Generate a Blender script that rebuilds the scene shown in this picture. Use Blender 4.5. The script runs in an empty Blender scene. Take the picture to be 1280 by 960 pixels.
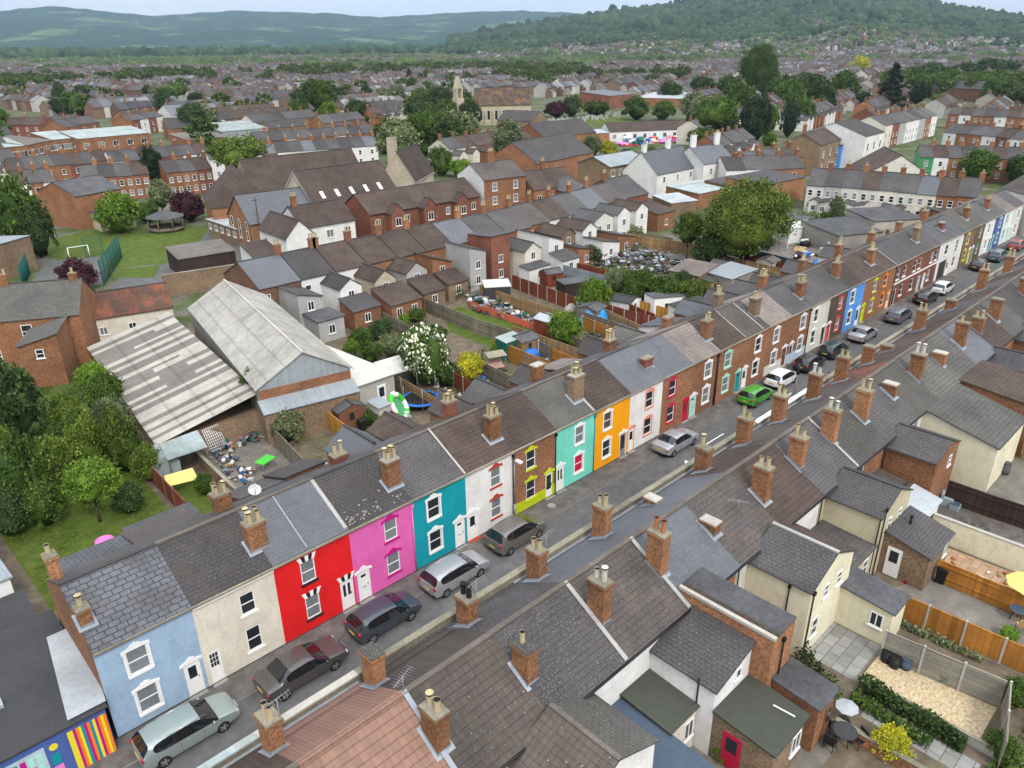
import bpy, math, random
import numpy as np
from mathutils import Vector, Matrix
R = random.Random(11)
NR = np.random.RandomState(5)
sc = bpy.context.scene
COL = sc.collection
rad = math.radians
# ------------------------------------------------------------ camera (measured from the street's own geometry)
F_PX, PITCH, ROLL, YAW, CY, CZ = 945.0, rad(24.31), rad(-0.61), rad(46.30), -31.82, 30.09
CAM = np.array([0.0, CY, CZ])
_F = np.array([math.cos(YAW) * math.cos(PITCH), math.sin(YAW) * math.cos(PITCH), -math.sin(PITCH)])
_R = np.array([math.sin(YAW), -math.cos(YAW), 0.0]); _U = np.cross(_R, _F)
_c, _s = math.cos(ROLL), math.sin(ROLL)
_R2 = _c * _R + _s * _U; _U2 = -_s * _R + _c * _U

def P(px, py, z=0.0):
    """survey point: where the sight line through (px, py) meets the level z"""
    d = _F + _R2 * (px - 640) / F_PX + _U2 * (480 - py) / F_PX
    t = (z - CAM[2]) / d[2]
    return (CAM[0] + t * d[0], CAM[1] + t * d[1])

def az(px, dist, py=60):
    d = _F + _R2 * (px - 640) / F_PX + _U2 * (480 - py) / F_PX
    h = math.hypot(d[0], d[1])
    return CAM[0] + d[0] / h * dist, CAM[1] + d[1] / h * dist

cam = bpy.data.cameras.new('camera'); cam.lens = F_PX / 1280 * 36; cam.sensor_width = 36
cam.clip_start = .5; cam.clip_end = 40000
co = bpy.data.objects.new('camera', cam); COL.objects.link(co)
m3 = Matrix(((_R2[0], _U2[0], -_F[0]), (_R2[1], _U2[1], -_F[1]), (_R2[2], _U2[2], -_F[2])))
co.matrix_world = Matrix.Translation(Vector(CAM)) @ m3.to_4x4()
sc.camera = co

# ------------------------------------------------------------ materials
def lin(c):
    return tuple(((v / 12.92) if v <= .04045 else ((v + .055) / 1.055) ** 2.4) for v in c)

class NT:
    def __init__(s, name):
        s.m = bpy.data.materials.new(name); s.m.use_nodes = True
        s.t = s.m.node_tree; s.n = s.t.nodes; s.l = s.t.links
        s.b = s.n['Principled BSDF']
    def node(s, typ, **k):
        n = s.n.new(typ)
        for a, v in k.items():
            if hasattr(n, a) and not a.startswith('i_'): setattr(n, a, v)
        return n
    def link(s, a, b): s.l.new(a, b)
    def uv(s, rnd=True, scale=(1, 1, 1)):
        u = s.node('ShaderNodeUVMap')
        if not rnd: return u.outputs[0]
        o = s.node('ShaderNodeObjectInfo')
        c = s.node('ShaderNodeVectorMath', operation='MULTIPLY_ADD')
        s.link(o.outputs['Random'], c.inputs[0]); c.inputs[1].default_value = (9.0, 3.3, 0)
        s.link(u.outputs[0], c.inputs[2])
        return c.outputs[0]
    def pos(s):
        return s.node('ShaderNodeNewGeometry').outputs['Position']
    def noise(s, vec, scale, detail=3, rough=.55):
        n = s.node('ShaderNodeTexNoise'); n.inputs['Scale'].default_value = scale
        n.inputs['Detail'].default_value = detail; n.inputs['Roughness'].default_value = rough
        s.link(vec, n.inputs['Vector']); return n.outputs['Fac']
    def ramp(s, fac, stops, interp='LINEAR'):
        r = s.node('ShaderNodeValToRGB'); cr = r.color_ramp; cr.interpolation = interp
        while len(cr.elements) < len(stops): cr.elements.new(.5)
        for e, (p, c) in zip(cr.elements, stops):
            e.position = p; e.color = (*c, 1) if not isinstance(c, float) else (c, c, c, 1)
        s.link(fac, r.inputs[0]); return r.outputs[0]
    def mix(s, fac, a, b, mode='MIX'):
        n = s.node('ShaderNodeMix', data_type='RGBA', blend_type=mode)
        if isinstance(fac, (int, float)): n.inputs[0].default_value = fac
        else: s.link(fac, n.inputs[0])
        for v, i in ((a, 6), (b, 7)):
            if isinstance(v, tuple): n.inputs[i].default_value = (*v, 1)
            else: s.link(v, n.inputs[i])
        return n.outputs[2]
    def math(s, op, a, b=0.0, c=0.0):
        n = s.node('ShaderNodeMath', operation=op)
        for v, i in ((a, 0), (b, 1), (c, 2)):
            if isinstance(v, (int, float)): n.inputs[i].default_value = v
            else: s.link(v, n.inputs[i])
        return n.outputs[0]
    def bump(s, h, strength=.5, dist=.02):
        n = s.node('ShaderNodeBump'); n.inputs['Strength'].default_value = strength
        n.inputs['Distance'].default_value = dist; s.link(h, n.inputs['Height'])
        s.link(n.outputs[0], s.b.inputs['Normal'])
    def out(s, col, rough=.85, spec=.3, metal=0.0):
        if isinstance(col, tuple): s.b.inputs['Base Color'].default_value = (*col, 1)
        else: s.link(col, s.b.inputs['Base Color'])
        s.b.inputs['Roughness'].default_value = rough
        s.b.inputs['Specular IOR Level'].default_value = spec
        s.b.inputs['Metallic'].default_value = metal
        return s.m
    def grunge(s, col, amt=.35, sc1=.25, sc2=3.0):
        """broad and fine tonal wear multiplied on a colour"""
        p = s.pos()
        a = s.ramp(s.noise(p, sc1, 4, .6), [(.3, (1 - amt,) * 3), (.7, (1.0,) * 3)])
        b = s.ramp(s.noise(p, sc2, 4, .7), [(.3, (1 - amt * .7,) * 3), (.65, (1.0,) * 3)])
        return s.mix(1.0, s.mix(1.0, col, a, 'MULTIPLY'), b, 'MULTIPLY')
    def objvar(s, col, lo=.8, hi=1.12):
        o = s.node('ShaderNodeObjectInfo')
        r = s.ramp(o.outputs['Random'], [(0, (lo,) * 3), (1, (hi,) * 3)])
        return s.mix(1.0, col, r, 'MULTIPLY')

MATS = {}
def mat(key):
    if key not in MATS: raise KeyError(key)
    return MATS[key]

def m_plain(key, c, rough=.6, amt=.12, spec=.3, metal=0, var=False, sc1=.3, sc2=4):
    t = NT(key); col = t.mix(0.0, tuple(c), tuple(c))
    if amt: col = t.grunge(col, amt, sc1, sc2)
    if var: col = t.objvar(col)
    MATS[key] = t.out(col, rough, spec, metal)

def m_render(key, c, amt=.13):
    """painted render or painted brick: streaks below the eaves, faint brick relief"""
    t = NT(key); uv = t.uv()
    b = t.node('ShaderNodeTexBrick'); t.link(uv, b.inputs['Vector'])
    for k, v in (('Scale', 1), ('Mortar Size', .012), ('Brick Width', .225), ('Row Height', .075)): b.inputs[k].default_value = v
    col = t.grunge(tuple(c), amt, .5, 5)
    mp = t.node('ShaderNodeMapping'); mp.inputs['Scale'].default_value = (1.3, .5, 1); t.link(uv, mp.inputs[0])
    st = t.ramp(t.noise(mp.outputs[0], 1.4, 5, .7), [(.22, (1 - amt * 1.1,) * 3), (.5, (1.0,) * 3)])
    col = t.mix(1.0, col, st, 'MULTIPLY')
    t.bump(b.outputs['Fac'], .12, .01)
    MATS[key] = t.out(col, .75, .25)

def m_brick(key, c1, c2, mortar=(.36, .30, .24), amt=.35, scale=1.0):
    t = NT(key); uv = t.uv()
    b = t.node('ShaderNodeTexBrick'); t.link(uv, b.inputs['Vector'])
    for k, v in (('Scale', scale), ('Mortar Size', .009), ('Mortar Smooth', .3), ('Brick Width', .225), ('Row Height', .078), ('Bias', -.1)): b.inputs[k].default_value = v
    b.inputs['Color1'].default_value = (*c1, 1); b.inputs['Color2'].default_value = (*c2, 1); b.inputs['Mortar'].default_value = (*mortar, 1)
    n = t.ramp(t.noise(uv, 7, 2, .6), [(.35, (.62, .55, .5)), (.6, (1.1, 1.06, 1.0))])
    col = t.grunge(t.mix(1.0, b.outputs['Color'], n, 'MULTIPLY'), amt, .4, 2.2)
    col = t.objvar(col, .85, 1.12)
    t.bump(b.outputs['Fac'], .4, -.01)
    MATS[key] = t.out(col, .9, .2)

def m_slate(key, c1, c2, line, w=.3, h=.22, lichen=.0, lcol=(.42, .4, .36), amt=.35, patch=None, rough=.75, bump=.5, thr=.63, lsc=9, mort=.012):
    t = NT(key); uv = t.uv()
    b = t.node('ShaderNodeTexBrick'); t.link(uv, b.inputs['Vector'])
    for k, v in (('Scale', 1), ('Mortar Size', mort), ('Mortar Smooth', .2), ('Brick Width', w), ('Row Height', h)): b.inputs[k].default_value = v
    b.inputs['Color1'].default_value = (*c1, 1); b.inputs['Color2'].default_value = (*c2, 1); b.inputs['Mortar'].default_value = (*line, 1)
    wn = t.node('ShaderNodeTexBrick'); t.link(uv, wn.inputs['Vector'])
    for k, v in (('Scale', 1), ('Mortar Size', 0), ('Brick Width', w), ('Row Height', h)): wn.inputs[k].default_value = v
    wn.inputs['Color1'].default_value = (.84, .84, .86, 1); wn.inputs['Color2'].default_value = (1.14, 1.12, 1.10, 1)
    col = t.mix(1.0, b.outputs['Color'], wn.outputs['Color'], 'MULTIPLY')
    if patch:
        f = t.ramp(t.noise(uv, .8, 4, .7), [(.48, (0.0,) * 3), (.62, (1.0,) * 3)])
        col = t.mix(t.math('MULTIPLY', f, patch[0]), col, patch[1])
    col = t.grunge(col, amt, .35, 2.5)
    if lichen:
        f = t.ramp(t.noise(uv, lsc, 2, .5), [(thr, (0.0,) * 3), (thr + .05, (1.0,) * 3)])
        g = t.ramp(t.noise(uv, .7, 3, .6), [(.35, (.15,) * 3), (.6, (1.0,) * 3)])
        col = t.mix(t.math('MULTIPLY', t.math('MULTIPLY', f, g), lichen), col, lcol)
    col = t.objvar(col, .84, 1.14)
    sp = t.node('ShaderNodeSeparateXYZ'); t.link(uv, sp.inputs[0])
    fr = t.math('FRACT', t.math('DIVIDE', sp.outputs[1], h))
    ht = t.math('ADD', t.math('MULTIPLY', b.outputs['Fac'], -1.0), t.math('MULTIPLY', fr, -.8))
    t.bump(ht, bump, .02)
    MATS[key] = t.out(col, rough, .3)

def m_tile(key, c, line, rib=.3, rk=.38, lsz=5.5, h=.33, lichen=0, lcol=(.5, .48, .42), amt=.35, bump=.9, orange=None):
    t = NT(key); uv = t.uv()
    sp = t.node('ShaderNodeSeparateXYZ'); t.link(uv, sp.inputs[0])
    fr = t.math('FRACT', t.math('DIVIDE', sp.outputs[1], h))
    rb = t.math('ABSOLUTE', t.math('SINE', t.math('MULTIPLY', sp.outputs[0], math.pi / rib)))
    b = t.node('ShaderNodeTexBrick'); t.link(uv, b.inputs['Vector'])
    for k, v in (('Scale', 1), ('Mortar Size', 0), ('Brick Width', rib), ('Row Height', h)): b.inputs[k].default_value = v
    b.offset = 0
    b.inputs['Color1'].default_value = (.92, .92, .92, 1); b.inputs['Color2'].default_value = (1.06, 1.05, 1.04, 1)
    col = t.mix(1.0, tuple(c), b.outputs['Color'], 'MULTIPLY')
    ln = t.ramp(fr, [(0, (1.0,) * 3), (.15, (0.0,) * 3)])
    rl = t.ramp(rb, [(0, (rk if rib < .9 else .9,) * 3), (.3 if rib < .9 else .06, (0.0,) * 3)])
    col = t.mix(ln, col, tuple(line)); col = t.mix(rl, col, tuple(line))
    if orange:
        f = t.ramp(t.noise(uv, .45, 4, .7), [(.45, (0.0,) * 3), (.6, (1.0,) * 3)])
        col = t.mix(t.math('MULTIPLY', f, orange[0]), col, orange[1])
    col = t.grunge(col, amt, .3, 2.2)
    if lichen:
        f = t.ramp(t.noise(uv, lsz, 4, .6), [(.65, (0.0,) * 3), (.71, (1.0,) * 3)])
        col = t.mix(t.math('MULTIPLY', f, lichen), col, lcol)
    col = t.objvar(col, .86, 1.12)
    t.bump(t.math('ADD', t.math('MULTIPLY', fr, -.9), rb), bump, .03)
    MATS[key] = t.out(col, .85, .25)

def m_boards(key, c, w=.12, amt=.3, line=.35, axis=0, var=True):
    t = NT(key); uv = t.uv()
    sp = t.node('ShaderNodeSeparateXYZ'); t.link(uv, sp.inputs[0])
    q = t.math('DIVIDE', sp.outputs[axis], w)
    fr = t.math('FRACT', q); fl = t.math('FLOOR', q)
    wn = t.node('ShaderNodeTexWhiteNoise', noise_dimensions='1D'); t.link(fl, wn.inputs['W'])
    v = t.ramp(wn.outputs['Value'], [(0, (.72,) * 3), (1, (1.15,) * 3)])
    col = t.mix(1.0, tuple(c), v, 'MULTIPLY')
    ln = t.ramp(fr, [(0, (1.0,) * 3), (.09, (0.0,) * 3)])
    col = t.mix(ln, col, tuple(x * line for x in c))
    col = t.grunge(col, amt, .6, 5)
    if var: col = t.objvar(col, .88, 1.1)
    t.bump(ln, .4, -.01)
    MATS[key] = t.out(col, .85, .2)

def m_leaf(key, c1, c2, c3=None):
    t = NT(key)
    g = t.node('ShaderNodeNewGeometry')
    r = t.ramp(g.outputs['Random Per Island'], [(0, tuple(c1)), (.55, tuple(c2)), (1, tuple(c3 or c2))])
    n = t.ramp(t.noise(g.outputs['Position'], .45, 3, .6), [(.32, (.6, .64, .6)), (.66, (1.25, 1.2, 1.1))])
    col = t.objvar(t.mix(1.0, r, n, 'MULTIPLY'), .8, 1.2)
    t.out(col, .75, .15)
    MATS[key] = t.m

def build_mats():
    # painted fronts
    for k, c in dict(p_blue=(.33, .46, .60), p_cream=(.72, .66, .55), p_red=(.72, .012, .014), p_pink=(.72, .13, .42),
                     p_teal=(.004, .30, .36), p_white=(.78, .76, .73), p_mint=(.18, .66, .52), p_orange=(.88, .36, .002),
                     p_sky=(.10, .30, .70), p_ivory=(.66, .64, .56), p_grey=(.42, .41, .39), p_yell=(.78, .72, .52), p_beige=(.56, .49, .33),
                     p_pinkwall=(.55, .22, .22), p_deepblue=(.07, .12, .35), p_paleblue=(.45, .55, .66), p_lime=(.50, .58, .01), p_lilac=(.45,.55,.62)).items():
        m_render(k, c, .17 if k in ('p_red', 'p_orange', 'p_pink', 'p_teal', 'p_mint', 'p_sky') else .2)
    m_brick('brick', (.40, .17, .08), (.29, .125, .06), (.34, .26, .19))
    m_brick('brick_orange', (.46, .20, .085), (.35, .15, .065), (.42, .32, .23))
    m_brick('brick_dark', (.24, .12, .075), (.17, .09, .06), (.24, .19, .15))
    m_brick('brick_grey', (.13, .10, .085), (.10, .08, .07), (.12, .1, .09))
    m_brick('brick_red', (.31, .105, .065), (.23, .08, .055), (.27, .19, .15))
    m_brick('brick_stack', (.42, .185, .08), (.28, .115, .055), (.32, .25, .17), .45)
    m_brick('brick_tan', (.34, .24, .15), (.25, .17, .11), (.3, .25, .2))
    m_brick('stone', (.62, .57, .44), (.52, .47, .36), (.42, .38, .3), .25)
    # roofs
    m_slate('slate', (.108, .102, .103), (.078, .073, .074), (.03, .029, .03), lichen=.35, lsc=13)
    m_slate('slate_big', (.135, .14, .155), (.105, .108, .125), (.025, .025, .03), w=.5, h=.3, mort=.022, lichen=.12, patch=(.5, (.07, .06, .055)))
    m_slate('slate_dark', (.078, .071, .070), (.054, .049, .049), (.022, .021, .022), lichen=.25, lsc=13, patch=(.4, (.075, .06, .045)))
    m_slate('slate_lichen', (.112, .102, .102), (.082, .075, .077), (.045, .042, .042), lichen=.6, lcol=(.36, .34, .33), thr=.60, lsc=14, w=.33, h=.26)
    m_slate('slate_smooth', (.115, .12, .134), (.10, .105, .118), (.075, .079, .09), w=.3, h=.25, amt=.16, bump=.12, rough=.55)
    m_slate('slate_mixed', (.11, .093, .083), (.08, .072, .07), (.033, .03, .028), lichen=.25, patch=(.4, (.15, .10, .075)), w=.33, h=.3)
    m_slate('slate_green', (.112, .106, .095), (.083, .079, .073), (.045, .044, .04), lichen=.4, lcol=(.27, .25, .18), thr=.57, lsc=13)
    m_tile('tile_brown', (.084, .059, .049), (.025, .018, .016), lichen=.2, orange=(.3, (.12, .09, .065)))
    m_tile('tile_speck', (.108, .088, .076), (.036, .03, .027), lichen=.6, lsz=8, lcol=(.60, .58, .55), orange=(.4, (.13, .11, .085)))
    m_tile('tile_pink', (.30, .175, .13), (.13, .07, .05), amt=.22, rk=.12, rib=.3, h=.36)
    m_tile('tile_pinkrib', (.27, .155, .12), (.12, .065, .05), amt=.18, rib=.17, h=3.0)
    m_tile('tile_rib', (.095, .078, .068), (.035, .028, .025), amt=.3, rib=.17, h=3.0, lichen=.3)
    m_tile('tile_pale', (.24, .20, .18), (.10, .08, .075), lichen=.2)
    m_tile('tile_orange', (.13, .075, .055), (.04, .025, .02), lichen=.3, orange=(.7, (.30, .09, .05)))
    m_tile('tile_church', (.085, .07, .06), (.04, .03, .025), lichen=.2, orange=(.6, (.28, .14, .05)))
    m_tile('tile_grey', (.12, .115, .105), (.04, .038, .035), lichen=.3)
    m_tile('asbestos', (.40, .385, .345), (.27, .25, .22), rib=.5, h=1.8, amt=.35, bump=.5, orange=(.35, (.26, .24, .20)))
    m_tile('corr_grey', (.20, .18, .16), (.14, .12, .105), rib=.15, h=2.4, amt=.3, lichen=.5, lcol=(.3, .28, .26))
    m_tile('corr_white', (.46, .44, .38), (.33, .31, .27), rib=.15, h=2.4, amt=.3)
    m_tile('corr_blue', (.29, .325, .345), (.21, .235, .25), rib=.2, h=9, amt=.2)
    m_tile('metal_pale', (.36, .43, .43), (.25, .3, .3), rib=.4, h=9, amt=.3, orange=(.4, (.3, .27, .2)))
    m_plain('felt', (.105, .105, .11), .85, .45, var=True, sc1=.5)
    m_tile('felt_green', (.066, .072, .056), (.035, .04, .03), rib=1.0, h=40, amt=.2, bump=.1)
    m_plain('felt_dark', (.05, .05, .053), .8, .3)
    m_plain('felt_blue', (.06, .085, .12), .7, .25)
    m_plain('roof_pale', (.40, .43, .45), .6, .3)
    m_plain('white_roof', (.52, .51, .46), .6, .15)
    m_plain('ridge', (.15, .125, .105), .9, .4)
    m_plain('ridge_dark', (.07, .065, .062), .9, .4)
    m_plain('mortar', (.42, .41, .38), .9, .35, sc2=8)
    m_plain('lead', (.30, .33, .37), .5, .3, .5)
    m_plain('concrete', (.33, .31, .27), .9, .35)
    m_plain('concrete_light', (.48, .45, .39), .9, .3)
    m_plain('coping', (.30, .27, .20), .95, .5, sc2=5)
    # pieces
    for k, c in dict(t_white=(.80, .79, .77), t_black=(.015, .015, .017), t_magenta=(.45, .01, .20), t_redbrown=(.40, .05, .03), t_lime=(.55, .62, .01),
                     t_mint=(.35, .68, .58), t_coral=(.72, .26, .18), t_crimson=(.50, .01, .05), t_redbright=(.65, .03, .04), t_orange=(.85, .20, .01), t_paleblue=(.35, .5, .62),
                     t_green=(.05, .25, .10), t_teal=(.004, .25, .30), t_blue=(.02, .10, .45), t_brown=(.16, .08, .035), t_gold=(.55, .4, .08), t_yell=(.75, .62, .03), t_pink=(.75, .2, .5)).items():
        m_plain(k, c, .5, .1)
    m_plain('pot_cream', (.52, .42, .24), .85, .3); m_plain('pot_red', (.50, .17, .07), .8, .3); m_plain('pot_white', (.6, .58, .5), .7, .3)
    m_plain('soot', (.012, .011, .011), .95, 0)
    for k, c, r in (('glass', (.022, .028, .034), .08), ('glass_net', (.20, .22, .23), .15), ('glass_warm', (.10, .07, .06), .12), ('glass_green', (.03, .10, .07), .1)):
        m_plain(k, c, r, .25, .6, sc1=1.5, sc2=6)
    m_plain('plastic_black', (.012, .012, .013), .5, .1)
    m_plain('metal', (.35, .36, .37), .4, .15, .5, .6)
    m_plain('galv', (.30, .31, .32), .5, .2, .4, .3)
    m_boards('w_orange', (.46, .19, .035), .3, .25); m_boards('w_redbrown', (.22, .055, .025), .15, .3)
    m_boards('w_grey', (.23, .20, .15), .12, .35); m_boards('w_tan', (.36, .23, .11), .12, .3); m_boards('w_amber', (.52, .26, .05), .28, .18)
    m_boards('w_dark', (.055, .035, .03), .14, .3); m_boards('w_gravelboard', (.30, .28, .23), .3, .3, axis=1)
    m_boards('w_panel_h', (.38, .17, .03), .3, .25, axis=1)
    m_boards('decking', (.22, .15, .10), .14, .3)
    m_plain('wood_old', (.20, .16, .12), .9, .35); m_plain('wood_new', (.42, .28, .13), .8, .2)
    # ground covers
    def ground(key, stops, sc_, rough=.95, sc3=None, amt=.3, bs=.5):
        t = NT(key); p = t.pos()
        col = t.ramp(t.noise(p, sc_, 8, .68), stops); col = t.grunge(col, amt, .06, 1.2)
        t.bump(t.noise(p, sc3 or sc_ * 8, 3, .6), bs, .04); MATS[key] = t.out(col, rough, .15)
    ground('asphalt', [(.3, (.105, .104, .104)), (.7, (.15, .149, .147))], 1.6, .9, 60, .3, .2)
    ground('pavement', [(.3, (.12, .105, .10)), (.7, (.19, .172, .16))], 1.2, .9, 40, .35, .2)
    ground('grass', [(.28, (.05, .08, .012)), (.5, (.08, .12, .018)), (.72, (.14, .155, .035))], .9, .95, 12)
    ground('grass_rough', [(.25, (.03, .055, .01)), (.45, (.06, .10, .015)), (.6, (.10, .13, .03)), (.78, (.17, .14, .075))], .8, .95, 9)
    ground('dirt', [(.3, (.10, .08, .055)), (.55, (.17, .135, .095)), (.75, (.26, .22, .16))], .9, .95, 9)
    ground('yard', [(.3, (.14, .13, .115)), (.55, (.21, .19, .165)), (.8, (.30, .28, .25))], .8, .9, 14)
    ground('gravel', [(.35, (.30, .22, .12)), (.5, (.50, .39, .24)), (.65, (.66, .56, .40))], 7, .95, 30, .15)
    ground('town_ground', [(.30, (.045, .07, .02)), (.47, (.08, .11, .035)), (.56, (.14, .13, .10)), (.7, (.20, .19, .17))], .16, .95, 2, .3)
    ground('scrap', [(.3, (.05, .05, .05)), (.5, (.16, .15, .15)), (.7, (.4, .39, .4))], 2.5, .7, 9)
    t = NT('slabs'); uv = t.uv(False); b = t.node('ShaderNodeTexBrick'); t.link(uv, b.inputs['Vector'])
    for k, v in (('Scale', 1), ('Mortar Size', .02), ('Brick Width', .9), ('Row Height', .6)): b.inputs[k].default_value = v
    b.inputs['Color1'].default_value = (.33, .33, .31, 1); b.inputs['Color2'].default_value = (.24, .235, .22, 1); b.inputs['Mortar'].default_value = (.12, .11, .09, 1)
    MATS['slabs'] = t.out(t.grunge(b.outputs['Color'], .25, .6, 4), .85, .2)
    t = NT('sand_slabs'); uv = t.uv(False); b = t.node('ShaderNodeTexBrick'); t.link(uv, b.inputs['Vector'])
    for k, v in (('Scale', 1), ('Mortar Size', .015), ('Brick Width', .45), ('Row Height', .45)): b.inputs[k].default_value = v
    b.inputs['Color1'].default_value = (.48, .33, .21, 1); b.inputs['Color2'].default_value = (.38, .25, .16, 1); b.inputs['Mortar'].default_value = (.22, .16, .1, 1)
    MATS['sand_slabs'] = t.out(t.grunge(b.outputs['Color'], .25, .6, 4), .85, .2)
    m_leaf('leaf', (.032, .066, .012), (.055, .10, .018), (.10, .155, .028))
    m_leaf('leaf_dark', (.022, .042, .014), (.04, .07, .02), (.07, .105, .03))
    m_leaf('leaf_olive', (.05, .085, .014), (.085, .13, .02), (.15, .185, .032))
    m_leaf('leaf_yellow', (.26, .26, .02), (.38, .36, .02), (.55, .5, .04))
    m_leaf('leaf_lime', (.065, .125, .014), (.10, .18, .02), (.17, .26, .035))
    m_leaf('leaf_conifer', (.014, .026, .014), (.022, .038, .018), (.04, .055, .025))
    m_leaf('leaf_purple', (.030, .010, .016), (.05, .016, .024), (.09, .03, .04))
    m_leaf('leaf_grey', (.07, .095, .045), (.12, .145, .07), (.22, .24, .13))
    m_leaf('blossom', (.55, .56, .42), (.72, .73, .62), (.8, .8, .75))
    m_plain('bark', (.11, .085, .06), .95, .4)
build_mats()

# ------------------------------------------------------------ mesh building
class MB:
    def __init__(s): s.v = []; s.f = []; s.m = []; s.T = None; s.sm = []
    def face(s, pts, m=0, sm=False):
        b = len(s.v)
        if s.T is not None: pts = [tuple(s.T @ Vector(p)) for p in pts]
        s.v.extend(tuple(map(float, p)) for p in pts); s.f.append(tuple(range(b, b + len(pts)))); s.m.append(m); s.sm.append(sm)
    def box(s, x0, x1, y0, y1, z0, z1, m=0, top=None):
        a = [(x0, y0), (x1, y0), (x1, y1), (x0, y1)]
        s.prism(a, z0, z1, m, top)
    def prism(s, poly, z0, z1, m=0, top=None, bottom=True):
        """vertical extrusion of a counter-clockwise outline"""
        n = len(poly)
        for i in range(n):
            a, b = poly[i], poly[(i + 1) % n]
            s.face([(a[0], a[1], z0), (b[0], b[1], z0), (b[0], b[1], z1), (a[0], a[1], z1)], m)
        s.face([(p[0], p[1], z1) for p in poly], m if top is None else top)
        if bottom: s.face([(p[0], p[1], z0) for p in reversed(poly)], m)
    def exy(s, poly, y0, y1, m=0):
        """outline in x,z extruded along y (outline clockwise seen from -y is fixed up)"""
        ar = sum(poly[i][0] * poly[(i + 1) % len(poly)][1] - poly[(i + 1) % len(poly)][0] * poly[i][1] for i in range(len(poly)))
        if ar < 0: poly = poly[::-1]
        n = len(poly)
        s.face([(p[0], y0, p[1]) for p in poly], m)
        s.face([(p[0], y1, p[1]) for p in reversed(poly)], m)
        for i in range(n):
            a, b = poly[i], poly[(i + 1) % n]
            s.face([(a[0], y0, a[1]), (a[0], y1, a[1]), (b[0], y1, b[1]), (b[0], y0, b[1])], m)
    def slab(s, q, t, m=0, me=None):
        """a quad (upper face given, counter-clockwise from above) with thickness t downward"""
        lo = [(p[0], p[1], p[2] - t) for p in q]; n = len(q); me = m if me is None else me
        s.face(q, m); s.face(lo[::-1], me)
        for i in range(n):
            j = (i + 1) % n; s.face([lo[i], lo[j], q[j], q[i]], me)
    def tube(s, p0, p1, r0, r1=None, n=8, m=0, cap=True, mcap=None):
        r1 = r0 if r1 is None else r1
        p0 = Vector(p0); p1 = Vector(p1); d = (p1 - p0).normalized()
        a = d.orthogonal().normalized(); b = d.cross(a)
        A = [p0 + (a * math.cos(t) + b * math.sin(t)) * r0 for t in [2 * math.pi * i / n for i in range(n)]]
        B = [p1 + (a * math.cos(t) + b * math.sin(t)) * r1 for t in [2 * math.pi * i / n for i in range(n)]]
        for i in range(n):
            j = (i + 1) % n; s.face([A[i], A[j], B[j], B[i]], m, True)
        if cap:
            s.face(A[::-1], m); s.face(B, m if mcap is None else mcap)
    def blob(s, c, r, m=0, seed=0, jit=.2, n=6):
        """lumpy ball of n rings"""
        rr = random.Random(seed); rings = []
        for i in range(n + 1):
            th = math.pi * i / n; k = 1 if i in (0, n) else n + 2; ring = []
            for j in range(k):
                ph = 2 * math.pi * j / max(k, 1) + i * .5; q = 1 + rr.uniform(-jit, jit)
                ring.append((c[0] + r[0] * q * math.sin(th) * math.cos(ph), c[1] + r[1] * q * math.sin(th) * math.sin(ph), c[2] + r[2] * q * math.cos(th)))
            rings.append(ring)
        for i in range(n):
            a, b = rings[i], rings[i + 1]
            k = max(len(a), len(b))
            for j in range(k):
                j2 = (j + 1) % k
                pts = [a[j % len(a)], b[j % len(b)], b[j2 % len(b)], a[j2 % len(a)]]
                if len(a) == 1: pts = [a[0], b[j], b[j2]]
                if len(b) == 1: pts = [a[j], b[0], a[j2]]
                s.face(pts, m, True)
    def mesh(s, name, mats):
        me = bpy.data.meshes.new(name)
        me.from_pydata(s.v, [], s.f)
        for k in mats: me.materials.append(MATS[k] if isinstance(k, str) else k)
        me.polygons.foreach_set('material_index', s.m)
        if any(s.sm): me.polygons.foreach_set('use_smooth', s.sm)
        uvl = me.uv_layers.new(name='UVMap'); V = np.array(s.v); uv = np.empty((len(s.v), 2))
        for f in s.f:
            p = V[list(f)]; n = np.cross(p[1] - p[0], p[2] - p[0]); L = np.linalg.norm(n)
            if L < 1e-9: n = np.array([0, 0, 1.])
            else: n = n / L
            if abs(n[2]) > .995: e1 = np.array([1., 0, 0]); e2 = np.array([0, 1., 0])
            else:
                e1 = np.cross([0, 0, 1.], n); e1 /= np.linalg.norm(e1); e2 = np.cross(n, e1)
            uv[f[0]:f[0] + len(f), 0] = p @ e1; uv[f[0]:f[0] + len(f), 1] = p @ e2
        uvl.data.foreach_set('uv', uv.ravel())   # loops are in vertex order here
        if any(s.sm):
            import bmesh
            bm = bmesh.new(); bm.from_mesh(me); bmesh.ops.remove_doubles(bm, verts=bm.verts, dist=1e-5); bm.to_mesh(me); bm.free()
        me.update(); return me
    def build(s, name, mats, parent=None, loc=(0, 0, 0), rz=0):
        return link(name, s.mesh(name, mats), parent, loc, rz)

def link(name, me, parent=None, loc=(0, 0, 0), rz=0):
    o = bpy.data.objects.new(name, me); COL.objects.link(o)
    o.location = loc; o.rotation_euler = (0, 0, rz)
    if parent is not None: o.parent = parent
    return o

def tag(o, label=None, cat=None, group=None, kind=None):
    if label: o['label'] = label
    if cat: o['category'] = cat
    if group: o['group'] = group
    if kind: o['kind'] = kind
    return o

def thing(name, label, cat, loc=(0, 0, 0), rz=0, group=None):
    return tag(link(name, None, None, loc, rz), label, cat, group)

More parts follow.
